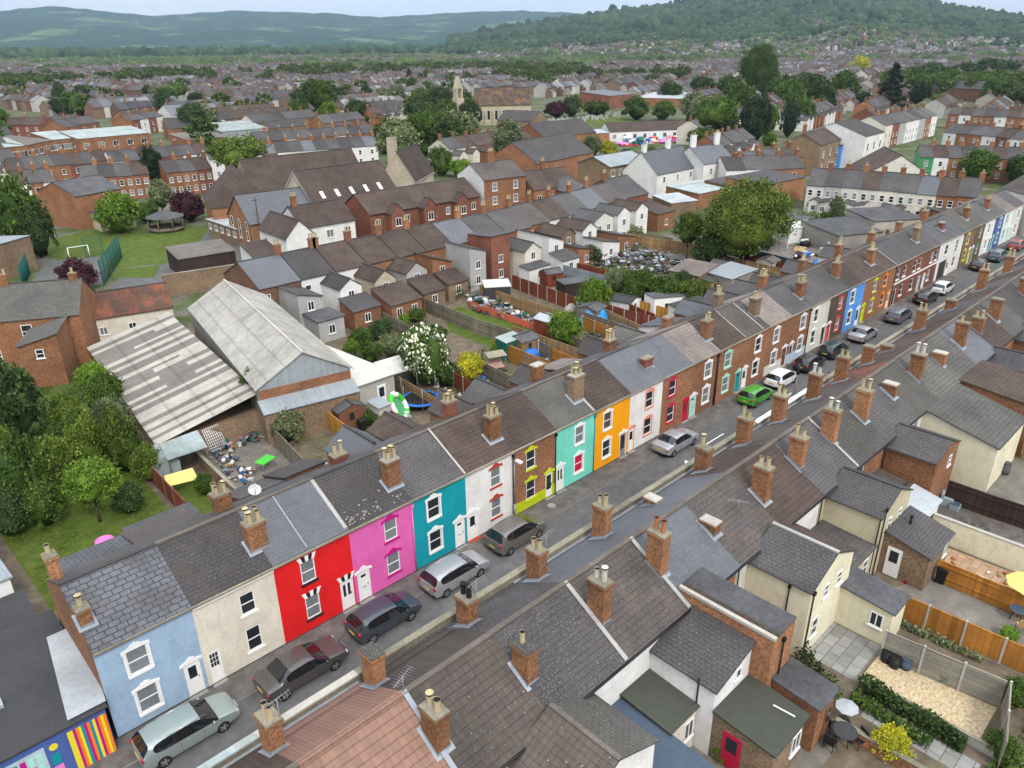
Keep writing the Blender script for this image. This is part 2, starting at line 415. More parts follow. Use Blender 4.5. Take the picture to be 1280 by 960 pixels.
def dup(o, loc=None, rz=None, label=None, group=None, scale=None):
    r = o.copy(); COL.objects.link(r)
    if loc is not None: r.location = loc
    if rz is not None: r.rotation_euler = (0, 0, rz)
    if label: r['label'] = label
    if group: r['group'] = group
    if scale is not None: r.scale = scale
    for ch in o.children:
        c = ch.copy(); COL.objects.link(c); c.parent = r
        for g in ch.children:
            d = g.copy(); COL.objects.link(d); d.parent = c
    return r

def sheet(name, poly, z, matk, kind='structure'):
    mb = MB(); mb.face([(x, y, z) for x, y in poly]); o = mb.build(name, [matk]); o['kind'] = kind; return o
ORD = ['first', 'second', 'third', 'fourth', 'fifth', 'sixth', 'seventh', 'eighth', 'ninth', 'tenth', 'eleventh', 'twelfth', 'thirteenth', 'fourteenth', 'fifteenth', 'sixteenth',
       'seventeenth', 'eighteenth', 'nineteenth', 'twentieth', 'twenty-first', 'twenty-second', 'twenty-third', 'twenty-fourth', 'twenty-fifth', 'twenty-sixth', 'twenty-seventh', 'twenty-eighth', 'twenty-ninth', 'thirtieth', 'thirty-first', 'thirty-second', 'thirty-third', 'thirty-fourth', 'thirty-fifth', 'thirty-sixth']
# ------------------------------------------------------------ house pieces
def wall_open(mb, x0, x1, z0, z1, ops, y, depth=.11, m=0, mr=None):
    """a wall face looking to -y with real openings (x, z, w, h) and their reveals"""
    xs = sorted(set([x0, x1] + [v for o in ops for v in (o[0], o[0] + o[2])])); zs = sorted(set([z0, z1] + [v for o in ops for v in (o[1], o[1] + o[3])]))
    mr = m if mr is None else mr
    for i in range(len(xs) - 1):
        for j in range(len(zs) - 1):
            cx, cz = (xs[i] + xs[i + 1]) / 2, (zs[j] + zs[j + 1]) / 2
            if any(o[0] < cx < o[0] + o[2] and o[1] < cz < o[1] + o[3] for o in ops): continue
            mb.face([(xs[i], y, zs[j]), (xs[i + 1], y, zs[j]), (xs[i + 1], y, zs[j + 1]), (xs[i], y, zs[j + 1])], m)
    for (a, b, w, h) in ops:
        c, d, e = a + w, b + h, y + depth
        mb.face([(a, y, b), (a, e, b), (c, e, b), (c, y, b)][::-1], mr); mb.face([(a, y, d), (c, y, d), (c, e, d), (a, e, d)][::-1], mr)
        mb.face([(a, y, b), (a, y, d), (a, e, d), (a, e, b)], mr); mb.face([(c, y, b), (c, e, b), (c, e, d), (c, y, d)], mr)

_W = {}
def win_mesh(w, h, style='sash', fm='t_white', gm='glass'):
    k = ('w', round(w, 2), round(h, 2), style, fm, gm)
    if k in _W: return _W[k]
    mb = MB(); f = .06; y0, y1 = .02, .075
    mb.box(0, f, y0, y1, 0, h); mb.box(w - f, w, y0, y1, 0, h); mb.box(f, w - f, y0, y1, 0, f); mb.box(f, w - f, y0, y1, h - f, h)
    if style in ('sash', 'sash4'): mb.box(f, w - f, y0 + .01, y1, h * .48, h * .48 + .05)
    if style in ('case', 'sash4'): mb.box(w / 2 - .025, w / 2 + .025, y0 + .012, y1 - .001, f, h - f)
    if style == 'top': mb.box(f, w - f, y0 + .01, y1, h * .68, h * .68 + .05)
    g = MB(); g.face([(f, y1 - .02, f), (w - f, y1 - .02, f), (w - f, y1 - .02, h - f), (f, y1 - .02, h - f)])
    _W[k] = (mb.mesh('window', [fm]), g.mesh('pane', [gm])); return _W[k]

def lintel_mesh(w, style, m1, m2=None):
    k = ('l', round(w, 2), style, m1, m2)
    if k in _W: return _W[k]
    mb = MB()
    if style == 'ped':
        e = .16; p = [(-e, -.10), (-e, .10), (-.02, .14), (w * .22, .22), (w * .32, .33), (w * .42, .31), (w * .5, .37), (w * .58, .31), (w * .68, .33), (w * .78, .22), (w + .02, .14), (w + e, .10), (w + e, -.10), (w - .01, .02), (.01, .02)]
        # split in two convex-ish halves along a base line
        mb.exy([(-e, -.08), (-e, .10), (w * .22, .20), (w * .5, .20), (w * .78, .20), (w + e, .10), (w + e, -.08), (w, .0), (0, .0)], -.045, -.001)
        mb.exy([(w * .22, .2), (w * .30, .31), (w * .70, .31), (w * .78, .2)], -.05, -.001)
        mb.exy([(w * .42, .31), (w * .46, .38), (w * .54, .38), (w * .58, .31)], -.045, -.001)
    elif style == 'key':
        n = 5; e = .16
        for i in range(n):
            a, b = i / n, (i + 1) / n
            h = .36 if i in (0, 2, 4) else .32
            mb.exy([(w * a, 0), (-e + (w + 2 * e) * a, h), (-e + (w + 2 * e) * b, h), (w * b, 0)], -.035, -.001, 0 if i % 2 == 0 else 1)
    elif style == 'arch':
        e = .10; pts = [(-e, -.05), (-e, .14)] + [(-e + (w + 2 * e) * i / 8, .14 + .16 * math.sin(math.pi * i / 8)) for i in range(1, 8)] + [(w + e, .14), (w + e, -.05), (w, 0), (0, 0)]
        mb.exy(pts, -.035, -.001)
    else:
        mb.box(-.1, w + .1, -.03, -.001, 0, .2)
    _W[k] = mb.mesh('lintel', [m1] + ([m2] if m2 else [])); return _W[k]

def sill_mesh(w, m1, deep=.12):
    k = ('s', round(w, 2), m1, deep)
    if k in _W: return _W[k]
    mb = MB(); mb.box(-.10, w + .10, -.07, deep * .15, -deep, 0); _W[k] = mb.mesh('sill', [m1]); return _W[k]

def surround_mesh(w, h, m1):
    k = ('r', round(w, 2), round(h, 2), m1)
    if k in _W: return _W[k]
    mb = MB(); mb.box(-.11, -.001, -.03, .01, 0, h); _W[k] = mb.mesh('surround', [m1]); return _W[k]

def add_window(root, x, z, w, h, trim='t_white', lint='ped', t2=None, style='sash', glass='glass', y=0, sur=False, rz=0, sill=True, fm='t_white', lab=None):
    fr, gl = win_mesh(w, h, style, fm, glass)
    o = link('window', fr, root, (x, y, z), rz)
    if lab: o['label'] = lab
    link('pane', gl, o)
    if sill: link('sill', sill_mesh(w, trim if t2 is None else t2), o)
    if lint: link('lintel', lintel_mesh(w, lint, trim, t2), o, (0, 0, h))
    if sur:
        for xx in (0, w + .111): link('surround', surround_mesh(w, h, trim), o, (xx, 0, 0))
    return o

def add_door(root, x, z, w, h, col='t_white', trim='t_white', lint='ped', t2=None, glazed=1, y=0, rz=0, lab=None):
    k = ('d', round(w, 2), round(h, 2), col, glazed, trim)
    if k not in _W:
        mb = MB(); f = .05; mb.box(0, f, .0, .09, 0, h, 1); mb.box(w - f, w, .0, .09, 0, h, 1); mb.box(f, w - f, 0, .09, h - f, h, 1)
        mb.box(f, w - f, .05, .09, .02, h - f, 0)
        p = MB()
        if glazed == 1: p.box(w * .25, w * .75, .044, .0505, h * .5, h * .85)
        elif glazed == 2: p.box(w * .22, w * .42, .044, .0505, h * .45, h * .85); p.box(w * .58, w * .78, .044, .0505, h * .45, h * .85)
        elif glazed == 3:
            for i in range(3):
                for j in range(3): p.box(w * (.17 + .23 * i), w * (.17 + .23 * i) + w * .19, .044, .0505, h * (.5 + .14 * j), h * (.5 + .14 * j) + h * .12)
        elif glazed == 4: p.box(w * .2, w * .8, .044, .0505, h * .3, h * .88)
        else:
            p.box(w * .3, w * .7, .044, .0505, h * .78, h * .86); p.box(w * .35, w * .65, .044, .0505, h * .42, h * .44)
        hd = MB(); hd.box(w * .80, w * .84, .02, .05, h * .45, h * .53)
        _W[k] = (mb.mesh('door', [col, trim]), p.mesh('pane', ['glass']), hd.mesh('handle', ['metal']))
    a, b, c = _W[k]; o = link('door', a, root, (x, y, z), rz)
    if lab: o['label'] = lab
    link('pane', b, o); link('handle', c, o)
    if lint: link('lintel', lintel_mesh(w, lint, trim, t2), o, (0, 0, h))
    return o

def pot(r=.13, h=.6, m='pot_cream', kind=0, seed=0):
    k = ('pot', r, h, m, kind)
    if k in _W: return _W[k]
    mb = MB(); mb.tube((0, 0, 0), (0, 0, h * .9), r, r * .85, 10, 0, False); mb.tube((0, 0, h * .86), (0, 0, h), r * 1.12, r * 1.12, 10, 0, False)
    mb.face([(r * 1.12 * math.cos(t), r * 1.12 * math.sin(t), h - .05) for t in [math.pi * i / 5 for i in range(10)]], 1)
    if kind == 1:
        mb.tube((0, 0, h), (0, 0, h + .10), r * .3, r * 1.25, 10, 0, True)
    if kind == 2:
        mb.tube((0, 0, h + .03), (0, 0, h + .13), r * 1.3, .02, 10, 0, True)
    _W[k] = mb.mesh('chimney_pot', [m, 'soot']); return _W[k]

def chimney(root, x0, x1, y0, y1, zb, zt, npots=2, m='brick_stack', cap='coping', potm='pot_cream', seed=0, skirt=None, aerial=False):
    rr = random.Random(seed * 7 + 3); mb = MB()
    mb.box(x0, x1, y0, y1, zb, zt - .24, 0); e = .035
    mb.box(x0 - e, x1 + e, y0 - e, y1 + e, zt - .24, zt - .16, 0); mb.box(x0 - 2 * e, x1 + 2 * e, y0 - 2 * e, y1 + 2 * e, zt - .16, zt - .05, 0)
    mb.prism([(x0 - e, y0 - e), (x1 + e, y0 - e), (x1 + e, y1 + e), (x0 - e, y1 + e)], zt - .05, zt + .03, 1)
    cx, cy = (x0 + x1) / 2, (y0 + y1) / 2
    a, b = [(x0, y0), (x1, y0), (x1, y1), (x0, y1)], [(x0 + .12, y0 + .12), (x1 - .12, y0 + .12), (x1 - .12, y1 - .12), (x0 + .12, y1 - .12)]
    for i in range(4):
        j = (i + 1) % 4; mb.face([(*a[i], zt + .03), (*a[j], zt + .03), (*b[j], zt + .1), (*b[i], zt + .1)], 1)
    mb.face([(*p, zt + .1) for p in b], 1)
    if skirt:   # lead apron following the slope: (slope dz/dy, z at y0)
        sl, zz = skirt; q = .14
        f = lambda x, y: (x, y, zz + sl * (y - y0) + .045)
        o_, i_ = [(x0 - q, y0 - q), (x1 + q, y0 - q), (x1 + q, y1 + q), (x0 - q, y1 + q)], [(x0, y0), (x1, y0), (x1, y1), (x0, y1)]
        for i in range(4):
            j = (i + 1) % 4; mb.face([f(*o_[i]), f(*o_[j]), f(*i_[j]), f(*i_[i])], 2)
            A, B_ = i_[i], i_[j]; w = .012
            dx = -w if (i == 3) else (w if i == 1 else 0); dy = -w if i == 0 else (w if i == 2 else 0)
            mb.face([(A[0] + dx, A[1] + dy, f(*A)[2] - .05), (B_[0] + dx, B_[1] + dy, f(*B_)[2] - .05), (B_[0] + dx, B_[1] + dy, f(*B_)[2] + .13), (A[0] + dx, A[1] + dy, f(*A)[2] + .13)], 2)
    o = mb.build('chimney', [m, cap, 'lead'], root)
    nx = 1 if (x1 - x0) < .75 else 2; ny = 1 if (y1 - y0) < .75 else 2
    spots = []
    if npots >= 3 or (nx == 2 and ny == 2 and npots == 4): spots = [(x0 + (x1 - x0) * (.27 + .46 * (i % 2)), y0 + (y1 - y0) * (.27 + .46 * (i // 2))) for i in range(4)][:npots]
    elif npots == 2:
        spots = [(cx, y0 + (y1 - y0) * .27), (cx, y0 + (y1 - y0) * .73)] if (y1 - y0) >= (x1 - x0) else [(x0 + (x1 - x0) * .27, cy), (x0 + (x1 - x0) * .73, cy)]
    elif npots == 1: spots = [(cx, cy + .15 * (y1 - y0))]
    for (px, py) in spots:
        link('chimney_pot', pot(.13 if rr.random() < .6 else .115, rr.choice([.5, .6, .7]), potm, rr.choice([0, 0, 0, 1])), o, (px, py, zt + .05), rr.random() * 3)
    if aerial:
        ab = MB(); h = 1.5; ab.tube((0, 0, 0), (0, 0, h), .02, .02, 6); ab.tube((-.5, 0, h - .05), (.6, .15, h - .05), .015, .015, 6)
        for i in range(8): t = -.45 + i * .14; ab.tube((t, -.16 + t * .13, h - .03), (t, .16 + t * .13, h - .03), .008, .008, 4)
        ab.build('aerial', ['galv'], o, (x1 - .02, y0 + .05, zt - .6))
    return o

def gable_roof(root, x0, x1, y0, ym, y1, z0, zm, z1, mf, mr=None, t=.09, oh=.12, ridge='ridge_dark', zj=0):
    """two slopes meeting at ym, over eaves y0 (front) and y1 (rear)"""
    mb = MB(); sf = (zm - z0) / (ym - y0); sr = (zm - z1) / (y1 - ym); u = .10 + zj
    mb.slab([(x0, y0 - oh, z0 - sf * oh + u), (x1, y0 - oh, z0 - sf * oh + u), (x1, ym, zm + u), (x0, ym, zm + u)], t, 0)
    mb.slab([(x0, ym, zm + u), (x1, ym, zm + u), (x1, y1 + oh, z1 - sr * oh + u), (x0, y1 + oh, z1 - sr * oh + u)], t, 1)
    if ridge: mb.exy2 = None; mb.prism([(x0, ym - .12), (x1, ym - .12), (x1, ym + .12), (x0, ym + .12)], zm + u - .07, zm + u + .035, 2)
    return mb.build('roof', [mf, mr or mf, ridge or 'ridge'], root)

def body(root, W, D, z0, zm, ym, ops, mats, z1=None, base=None, rear_ops=(), y0=0.0, front=True, name='wall'):
    """walls of a house: front with openings, rear, and gable ends to the ridge"""
    mb = MB(); z1 = z0 if z1 is None else z1
    if base:
        a = [o for o in ops if o[1] < base]
        # plinth in second colour
        def split(zlo, zhi, m):
            oo = []
            for (x, z, w, h) in ops:
                lo, hi = max(z, zlo), min(z + h, zhi)
                if hi > lo: oo.append((x, lo, w, hi - lo))
            wall_open(mb, 0, W, zlo, zhi, oo, y0, .11, m)
        split(0, base, 1); split(base, z0, 0)
    else: wall_open(mb, 0, W, 0, z0, list(ops), y0)
    for i, x in enumerate((0, W)):
        p = [(x, y0, 0), (x, y0, z0), (x, ym, zm), (x, y0 + D, z1), (x, y0 + D, 0)]
        mb.face(p if i == 0 else p[::-1], 2 if len(mats) > 2 else 0)
    mb.face([(0, y0 + D, 0), (0, y0 + D, z1), (W, y0 + D, z1), (W, y0 + D, 0)], 3 if len(mats) > 3 else 0)
    # dark rooms behind the openings
    mb.face([(0, y0 + .4, 0), (W, y0 + .4, 0), (W, y0 + .4, z0), (0, y0 + .4, z0)], 0)
    return mb.build(name, mats, root)

def downpipe(root, x, y, z0, z1, m='plastic_black', hopper=True):
    mb = MB(); mb.tube((x, y, z0), (x, y, z1), .04, .04, 6)
    if hopper: mb.box(x - .1, x + .1, y - .08, y + .06, z1 - .2, z1)
    mb.build('downpipe', [m], root)

# ------------------------------------------------------------ far side of the street (fronts face the camera)
# x0, x1, wall, trim, lintel, window x, door x, door colour, glazed, roof, base(z,colour), label
FR = [
 (4.25, 8.71, 'p_blue', 't_white', 'ped', 5.45, 7.72, 't_white', 1, 'slate_big', None, 'pale blue terraced house with white trim at the near end of the colourful row', .98, .80),
 (8.71, 13.02, 'p_cream', 't_white', None, 11.02, 8.93, 't_white', 3, 'slate_dark', None, 'cream terraced house with plain windows between the pale blue and red houses', .80, .64),
 (13.02, 17.64, 'p_red', 't_white', 'key', 14.5, 16.7, 't_white', 2, 'slate_smooth', None, 'bright red terraced house with black and white keystones over its windows', .86, .84),
 (17.64, 22.03, 'p_pink', 't_magenta', 'ped', 19.95, 17.85, 't_white', 0, 'slate_dark', None, 'pink terraced house with magenta lintels and white door', .9, .84),
 (22.03, 26.22, 'p_teal', 't_white', 'ped', 23.15, 25.2, 't_white', 0, 'slate', None, 'teal terraced house with white ornate window heads', .95, .82),
 (26.22, 30.44, 'p_white', 't_redbrown', 'ped', 28.38, 26.32, 't_white', 1, 'tile_brown', None, 'white terraced house with dark red lintels between teal and brick houses', .9, .82),
 (30.44, 34.65, 'brick', 't_lime', 'ped', 31.68, 33.6, 't_white', 4, 'tile_brown', (1.0, 'p_lime'), 'brick terraced house with lime green trim and lime painted base', .88, .78),
 (34.65, 38.89, 'p_mint', 't_white', 'ped', 36.7, 34.75, 't_white', 2, 'slate_green', None, 'mint green terraced house with one red curtained window', .92, .80),
 (38.89, 43.06, 'p_orange', 't_white', 'ped', 39.9, 42.0, 'galv', 4, 'tile_brown', None, 'orange terraced house with white window surrounds', .92, .82),
 (43.06, 47.30, 'p_white', 't_coral', 'arch', 45.1, 43.02 + .06, 't_white', 1, 'slate_smooth', None, 'white terraced house with coral pink arches beside the orange house', .95, .74),
 (47.30, 51.45, 'brick', 't_crimson', 'arch', 48.25, 50.5, 't_crimson', 2, 'slate_smooth', None, 'brick terraced house with crimson window surrounds and crimson door', .94, .8),
 (51.45, 55.60, 'brick', 't_white', 'ped', 53.5, 51.6, 't_mint', 0, 'tile_pale', None, 'brick terraced house with pale green door and white trim', 1.0, .9),
 (55.60, 59.95, 'brick', 't_mint', 'ped', 56.7, 58.95, 't_teal', 0, 'tile_brown', None, 'brick terraced house with mint trim right of the tall downpipe', 1.0, .9),
 (59.95, 64.25, 'brick', 't_white', 'ped', 61.95, 60.1, 't_white', 1, 'slate_mixed', None, 'brick terraced house with white trim behind the white hatchback', 1.0, .85),
 (64.25, 68.55, 'brick', 't_white', 'ped', 65.4, 67.6, 't_brown', 0, 'tile_pale', (1.15, 'p_ivory'), 'brick terraced house with cream painted base and brown door', 1.0, .95),
 (68.55, 72.72, 'brick', 't_white', 'ped', 70.75, 69.1, 't_paleblue', 1, 'slate', (1.15, 'p_paleblue'), 'brick terraced house with pale blue painted base', 1.05, .75),
 (72.72, 77.1, 'p_ivory', 't_white', 'ped', 73.7, 76.05, 't_brown', 4, 'slate', None, 'ivory terraced house with slim windows beside brown one', .9, .9),
 (77.1, 81.38, 'brick_grey', 't_redbright', 'arch', 79.3, 77.3, 't_redbright', 0, 'slate', None, 'dark brown terraced house with bright red flower boxes', .95, .9),
 (81.38, 85.75, 'p_sky', 't_white', 'ped', 82.3, 84.6, 't_white', 4, 'tile_brown', None, 'bright blue terraced house halfway along the street', .95, .85),
 (85.75, 90.0, 'brick', 't_lime', 'ped', 88.2, 86.0, 't_lime', 0, 'tile_brown', None, 'brick terraced house with lime trim beside the bright blue house', 1.0, .9),
 (90.0, 94.5, 'brick_orange', 't_orange', 'ped', 91.2, 93.2, 't_white', 2, 'tile_brown', None, 'brick terraced house with orange painted trim', .95, .9),
 (94.5, 99.4, 'brick_red', 't_white', None, 97.0, 94.9, 't_black', 0, 'slate', None, 'red brick house right of the orange trimmed one, white band across', .9, .9),
 (99.4, 104.3, 'brick_red', 't_white', None, 100.3, 102.8, 't_paleblue', 0, 'slate', None, 'red brick house with pale blue door and white band across', .95, .9),
 (104.3, 109.1, 'brick_red', 't_white', None, 106.0, 104.6, 't_white', 0, 'slate_lichen', None, 'red brick house with white band next to the white garage house', .95, .9),
 (109.1, 118.5, 'p_white', 't_white', None, 115.4, 113.3, 't_white', 1, 'felt', None, 'white house with a dark garage opening and smooth grey roof', 1.1, .9),
 (118.5, 123.2, 'brick_tan', 't_yell', 'ped', 119.9, 122.0, 't_lime', 0, 'tile_grey', None, 'brown brick house with yellow trim beyond the white garage house', .95, .9),
 (123.2, 127.5, 'brick_dark', 't_green', 'ped', 125.3, 123.4, 't_green', 0, 'tile_grey', None, 'dark brick house with green trim far along the street', .95, .9),
 (127.5, 132.4, 'p_white', 't_white', 'ped', 129.2, 131.2, 't_teal', 0, 'slate_lichen', None, 'white rendered house with teal door far along the street', .95, .9),
 (132.4, 136.8, 'p_deepblue', 't_mint', 'ped', 134.5, 132.6, 't_paleblue', 0, 'slate', None, 'deep blue house far along the street', .95, .9),
 (136.8, 141.6, 'p_white', 't_mint', 'ped', 138.0, 140.2, 't_mint', 0, 'tile_pale', None, 'white house with mint trim near the far end of the street', .95, .9),
 (141.6, 146.5, 'p_ivory', 't_white', 'ped', 144.0, 141.9, 't_mint', 0, 'slate', None, 'ivory end house at the far end of the colourful row', .95, .9),
]
ZE, ZR, YR, DD = 5.3, 7.1, 3.5, 7.1
FAR = []
def far_row():
    for i, (x0, x1, wl, tr, li, wx, dx, dc, gz, rf, base, lab, ww, dw) in enumerate(FR):
        W = x1 - x0; t = thing('terraced_house', lab, 'house', (x0, 0, 0), 0, 'terraced houses on the colourful side of the street')
        FAR.append((x0, x1, t)); wx -= x0; dx -= x0; dx = max(dx, .06); wh = 1.45; z1_, z2_ = .88, 3.3
        z1_ = .72 if i == 0 else z1_; z2_ = 3.15 if i == 0 else z2_
        ops = [(wx, z1_, ww, wh), (wx, z2_, ww, 1.25 if li is None and i == 1 else 1.4), (dx, .12, dw, 2.05)]
        wh2 = ops[1][3]
        if i == 24: ops += [(1.0, 0.02, 3.0, 2.5), (2.2, 3.3, 1.2, 1.4), (6.4, 3.3, .5, .4)]
        if li is None and 21 <= i <= 23: ops += [(wx + 1.6 if wx < 2 else .5, 3.3, .9, 1.4)] if i != 23 else [(3.3, 3.3, .9, 1.4)]
        body(t, W, DD, ZE, ZR, YR, ops, [wl, base[1] if base else wl, 'brick', 'brick'], base=base[0] if base else None)
        t2 = 't_black' if li == 'key' else None
        gl = ['glass_net', 'glass', 'glass_net', 'glass_net', 'glass', 'glass_net', 'glass', 'glass_net', 'glass', 'glass', 'glass', 'glass_net'][i % 12]
        sur = wl not in ('p_cream',) and tr not in ('t_redbrown', 't_magenta', 't_black', 't_lime') and li != 'key' and li is not None
        add_window(t, wx, z1_, ww, wh, tr, li, t2, 'sash', 't_crimson' if i == 7 else gl, sur=sur)
        add_window(t, wx, z2_, ww, wh2, tr, li, t2, 'sash', 'glass_warm' if i == 8 else gl, sur=sur)
        add_door(t, dx, .12, dw, 2.05, dc, tr if tr in ('t_lime', 't_mint', 't_coral', 't_crimson', 't_orange') else 't_white', li, t2, gz)
        if i == 24:
            g = MB(); g.box(1.0, 4.0, .1, .14, .02, 2.5); g.build('garage_door', ['felt_dark'], t); add_window(t, 2.2, 3.3, 1.2, 1.4, tr, None); add_window(t, 6.4, 3.3, .5, .4, tr, None)
        if len(ops) == 4: add_window(t, ops[3][0], 3.3, .9, 1.4, tr, None)
        if 21 <= i <= 23:
            bmb = MB(); bmb.box(0, W, -.05, -.001, 2.75, 2.95); bmb.build('string_course', ['t_white'], t)
        st = MB(); st.box(dx - .05, dx + dw + .05, -.25, .1, 0, .115); st.build('doorstep', ['concrete' if i != 5 else 't_redbrown'], t)
        if i in (5, 0, 1, 2, 3, 4, 6, 7, 8, 9): pl = MB(); pl.box(.01, W - .01, -.012, -.001, .0, .16); pl.build('plinth', ['felt_dark' if i != 5 else 't_redbrown'], t)
        zj = R.uniform(-.02, .02)
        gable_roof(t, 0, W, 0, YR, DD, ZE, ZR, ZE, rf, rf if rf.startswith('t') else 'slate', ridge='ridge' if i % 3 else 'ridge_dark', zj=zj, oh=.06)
        # gutter set behind a low painted fascia / brick cornice
        g = MB(); g.box(0.0, W, -.10, -.002, ZE - .16, ZE - .03, 0); g.box(0.0, W, -.20, -.06, ZE - .04, ZE + .045, 1)
        g.build('gutter', [wl if not wl.startswith('brick') else 'brick', 'coping'], t)
        if i == 1: e = MB(); e.box(.02, W - .02, -.13, -.101, ZE - .20, ZE - .05); e.build('fascia', ['t_white'], t)
        # seam flashings
        if i == 2:
            f = MB()
            for xx, w_ in ((2.05, .05), (4.42, .22)): f.slab([(xx, .1, ZE + .19), (xx + w_, .1, ZE + .19), (xx + w_, YR, ZR + .15), (xx, YR, ZR + .15)], .05)
            f.build('flashing', ['mortar'], t)
        if i in (4,):
            f = MB(); f.slab([(W - .1, -.05, ZE + .12), (W + .02, -.05, ZE + .12), (W + .02, YR, ZR + .19), (W - .1, YR, ZR + .19)], .06); f.build('flashing', ['concrete_light'], t)
        if i == 3:
            f = MB(); rr = random.Random(4)
            for k in range(46):
                xx = .15 + rr.random() * 4.0; yy = rr.uniform(.05, .5) if rr.random() < .8 else rr.uniform(.5, 1.2); a = rr.uniform(0, 3)
                z = ZE + .135 + (ZR - ZE) / YR * yy; d = rr.uniform(.05, .18); cx_, sx_ = math.cos(a) * d, math.sin(a) * d
                f.box(xx - .03, xx + .03 + abs(cx_) * .4, yy - .02, yy + abs(sx_), z - .02, z + .03)
            f.build('mortar_patch', ['concrete'], t)
        if i in (3, 5, 6, 7, 11, 15, 20, 24, 27): downpipe(t, W - .06, -.05, .1, ZE - .25, {3: 't_pink', 7: 't_teal'}.get(i, 'plastic_black'), True)
        if i == 11: downpipe(t, W - .25, -.06, .1, ZE - .3, 'plastic_black')
        # chimneys on every second party wall, standing on this house's side of it

far_row()
def at_far(x):
    for a, b, t in FAR:
        if a <= x < b: return a, t
    return FAR[-1][0], FAR[-1][2]
SL = (ZR - ZE) / YR
def far_stack(x0, x1, y0, y1, zt, npots, m='brick_stack', cap='coping', potm='pot_cream', seed=0, rear=False, aerial=False):
    a, t = at_far((x0 + x1) / 2)
    if not rear: zb = ZE + SL * y0; sk = (SL, zb + .06)
    else: zb = ZR - (ZR - ZE) / (DD - YR) * (y1 - YR) - .1; sk = None
    chimney(t, x0 - a, x1 - a, y0, y1, zb, zt, npots, m, cap, potm, seed, sk, aerial)
far_stack(12.45, 13.45, 1.0, 1.65, 7.55, 4, seed=1)
far_stack(21.15, 22.1, 1.0, 1.65, 7.75, 4, seed=2, cap='concrete')
far_stack(29.35, 30.35, 1.0, 1.65, 7.75, 4, seed=3, aerial=False)
far_stack(37.75, 38.8, 1.1, 1.8, 8.0, 4, 'brick_tan', 'mortar', 'pot_cream', 4)
far_stack(46.3, 47.35, 1.15, 1.75, 6.85, 0, 'brick_red', 'coping', seed=5)
far_stack(55.1, 56.1, 1.2, 1.85, 7.8, 2, 'brick', seed=6)
far_stack(63.5, 64.5, 1.3, 2.0, 7.9, 2, 'brick_tan', seed=7)
far_stack(72.2, 73.3, 1.1, 1.8, 7.6, 4, seed=8)
far_stack(80.9, 81.9, 1.4, 2.1, 7.9, 2, 'brick', seed=9)
far_stack(89.5, 90.6, 1.2, 1.9, 7.8, 2, 'brick_orange', seed=10)
far_stack(103.8, 104.8, 1.4, 2.1, 8.0, 4, 'brick_tan', seed=11)
far_stack(112.9, 113.9, 1.4, 2.1, 7.2, 0, 'brick_red', seed=12)
far_stack(122.7, 123.7, 1.4, 2.1, 7.8, 2, 'brick', seed=13)
far_stack(132, 133, 1.4, 2.1, 7.8, 4, 'brick', seed=14)
far_stack(4.30, 4.85, 1.15, 1.75, 6.9, 1, 'brick_stack', 'coping', seed=15)
# rear stacks showing above the ridge
for k, (x, h, n, m) in enumerate(((4.3, 7.6, 1, 'brick_orange'), (13.0, 7.3, 4, 'brick_stack'), (20.6, 6.75, 2, 'brick_red'), (29.6, 7.4, 4, 'brick_red'), (38.4, 7.5, 0, 'brick_stack'), (47.2, 7.15, 4, 'brick_stack'),
     (55.5, 7.1, 0, 'brick'), (64.0, 7.4, 2, 'brick_tan'), (72.5, 7.5, 4, 'brick_orange'), (81.3, 7.5, 2, 'brick'), (90.0, 7.6, 2, 'brick'), (99.6, 7.5, 2, 'brick'), (108.8, 7.4, 0, 'brick'), (118.0, 7.6, 1, 'brick_orange'))):
    a, t = at_far(x); xl = max(.03, x - .4 - a); chimney(t, xl, xl + (.95 if k else .5), 5.3, 5.95, 5.6, h, n, m, seed=30 + k, cap='coping' if k != 4 else 'concrete_light')
# party flashings on single fronts
def strip(root, a, x, w=.16, m='mortar', y0=.0, y1=YR):
    f = MB(); f.slab([(x - a, y0, ZE + SL * y0 + .15), (x - a + w, y0, ZE + SL * y0 + .15), (x - a + w, y1, ZE + SL * y1 + .15), (x - a, y1, ZE + SL * y1 + .15)], .05)
    f.build('flashing', [m], root)
for x, w, m, y1 in ((63.0, .12, 'mortar', YR), (55.4, .12, 'mortar', 1.1), (94.3, .12, 'mortar', YR), (38.6, .2, 'mortar', 1.1), (59.9, .08, 'mortar', YR)):
    a, t = at_far(x); strip(t, a, x, w, m, 0, y1)
# satellite dish on the red house's rear slope and small wall things
def dish(x, y, z, rz, parent_lab):
    t = thing('satellite_dish', parent_lab, 'satellite dish', (x, y, z), rz)
    mb = MB(); n = 14
    ring = [[(r * math.cos(2 * math.pi * i / n), -.12 + r * r * .35, r * math.sin(2 * math.pi * i / n)) for i in range(n)] for r in (.02, .2, .36)]
    for a, b in zip(ring, ring[1:]):
        for i in range(n): mb.face([a[i], a[(i + 1) % n], b[(i + 1) % n], b[i]], 0, True)
    mb.build('reflector', ['t_white'], t); mb = MB(); mb.tube((0, 0, -.5), (0, -.1, 0), .025, .025, 6); mb.tube((0, 0, -.3), (0, -.5, .1), .015, .015, 6); mb.box(-.04, .04, -.55, -.45, .05, .15); mb.build('arm', ['galv'], t)
dish(14.4, 4.0, 7.6, rad(150), 'grey satellite dish on the roof ridge behind the red house')

# ------------------------------------------------------------ near side terrace (we look down on it)
NYF, NYR, NYM, NZE, NZR, NPAR = -9.45, -16.55, -13.0, 4.95, 7.0, 5.42
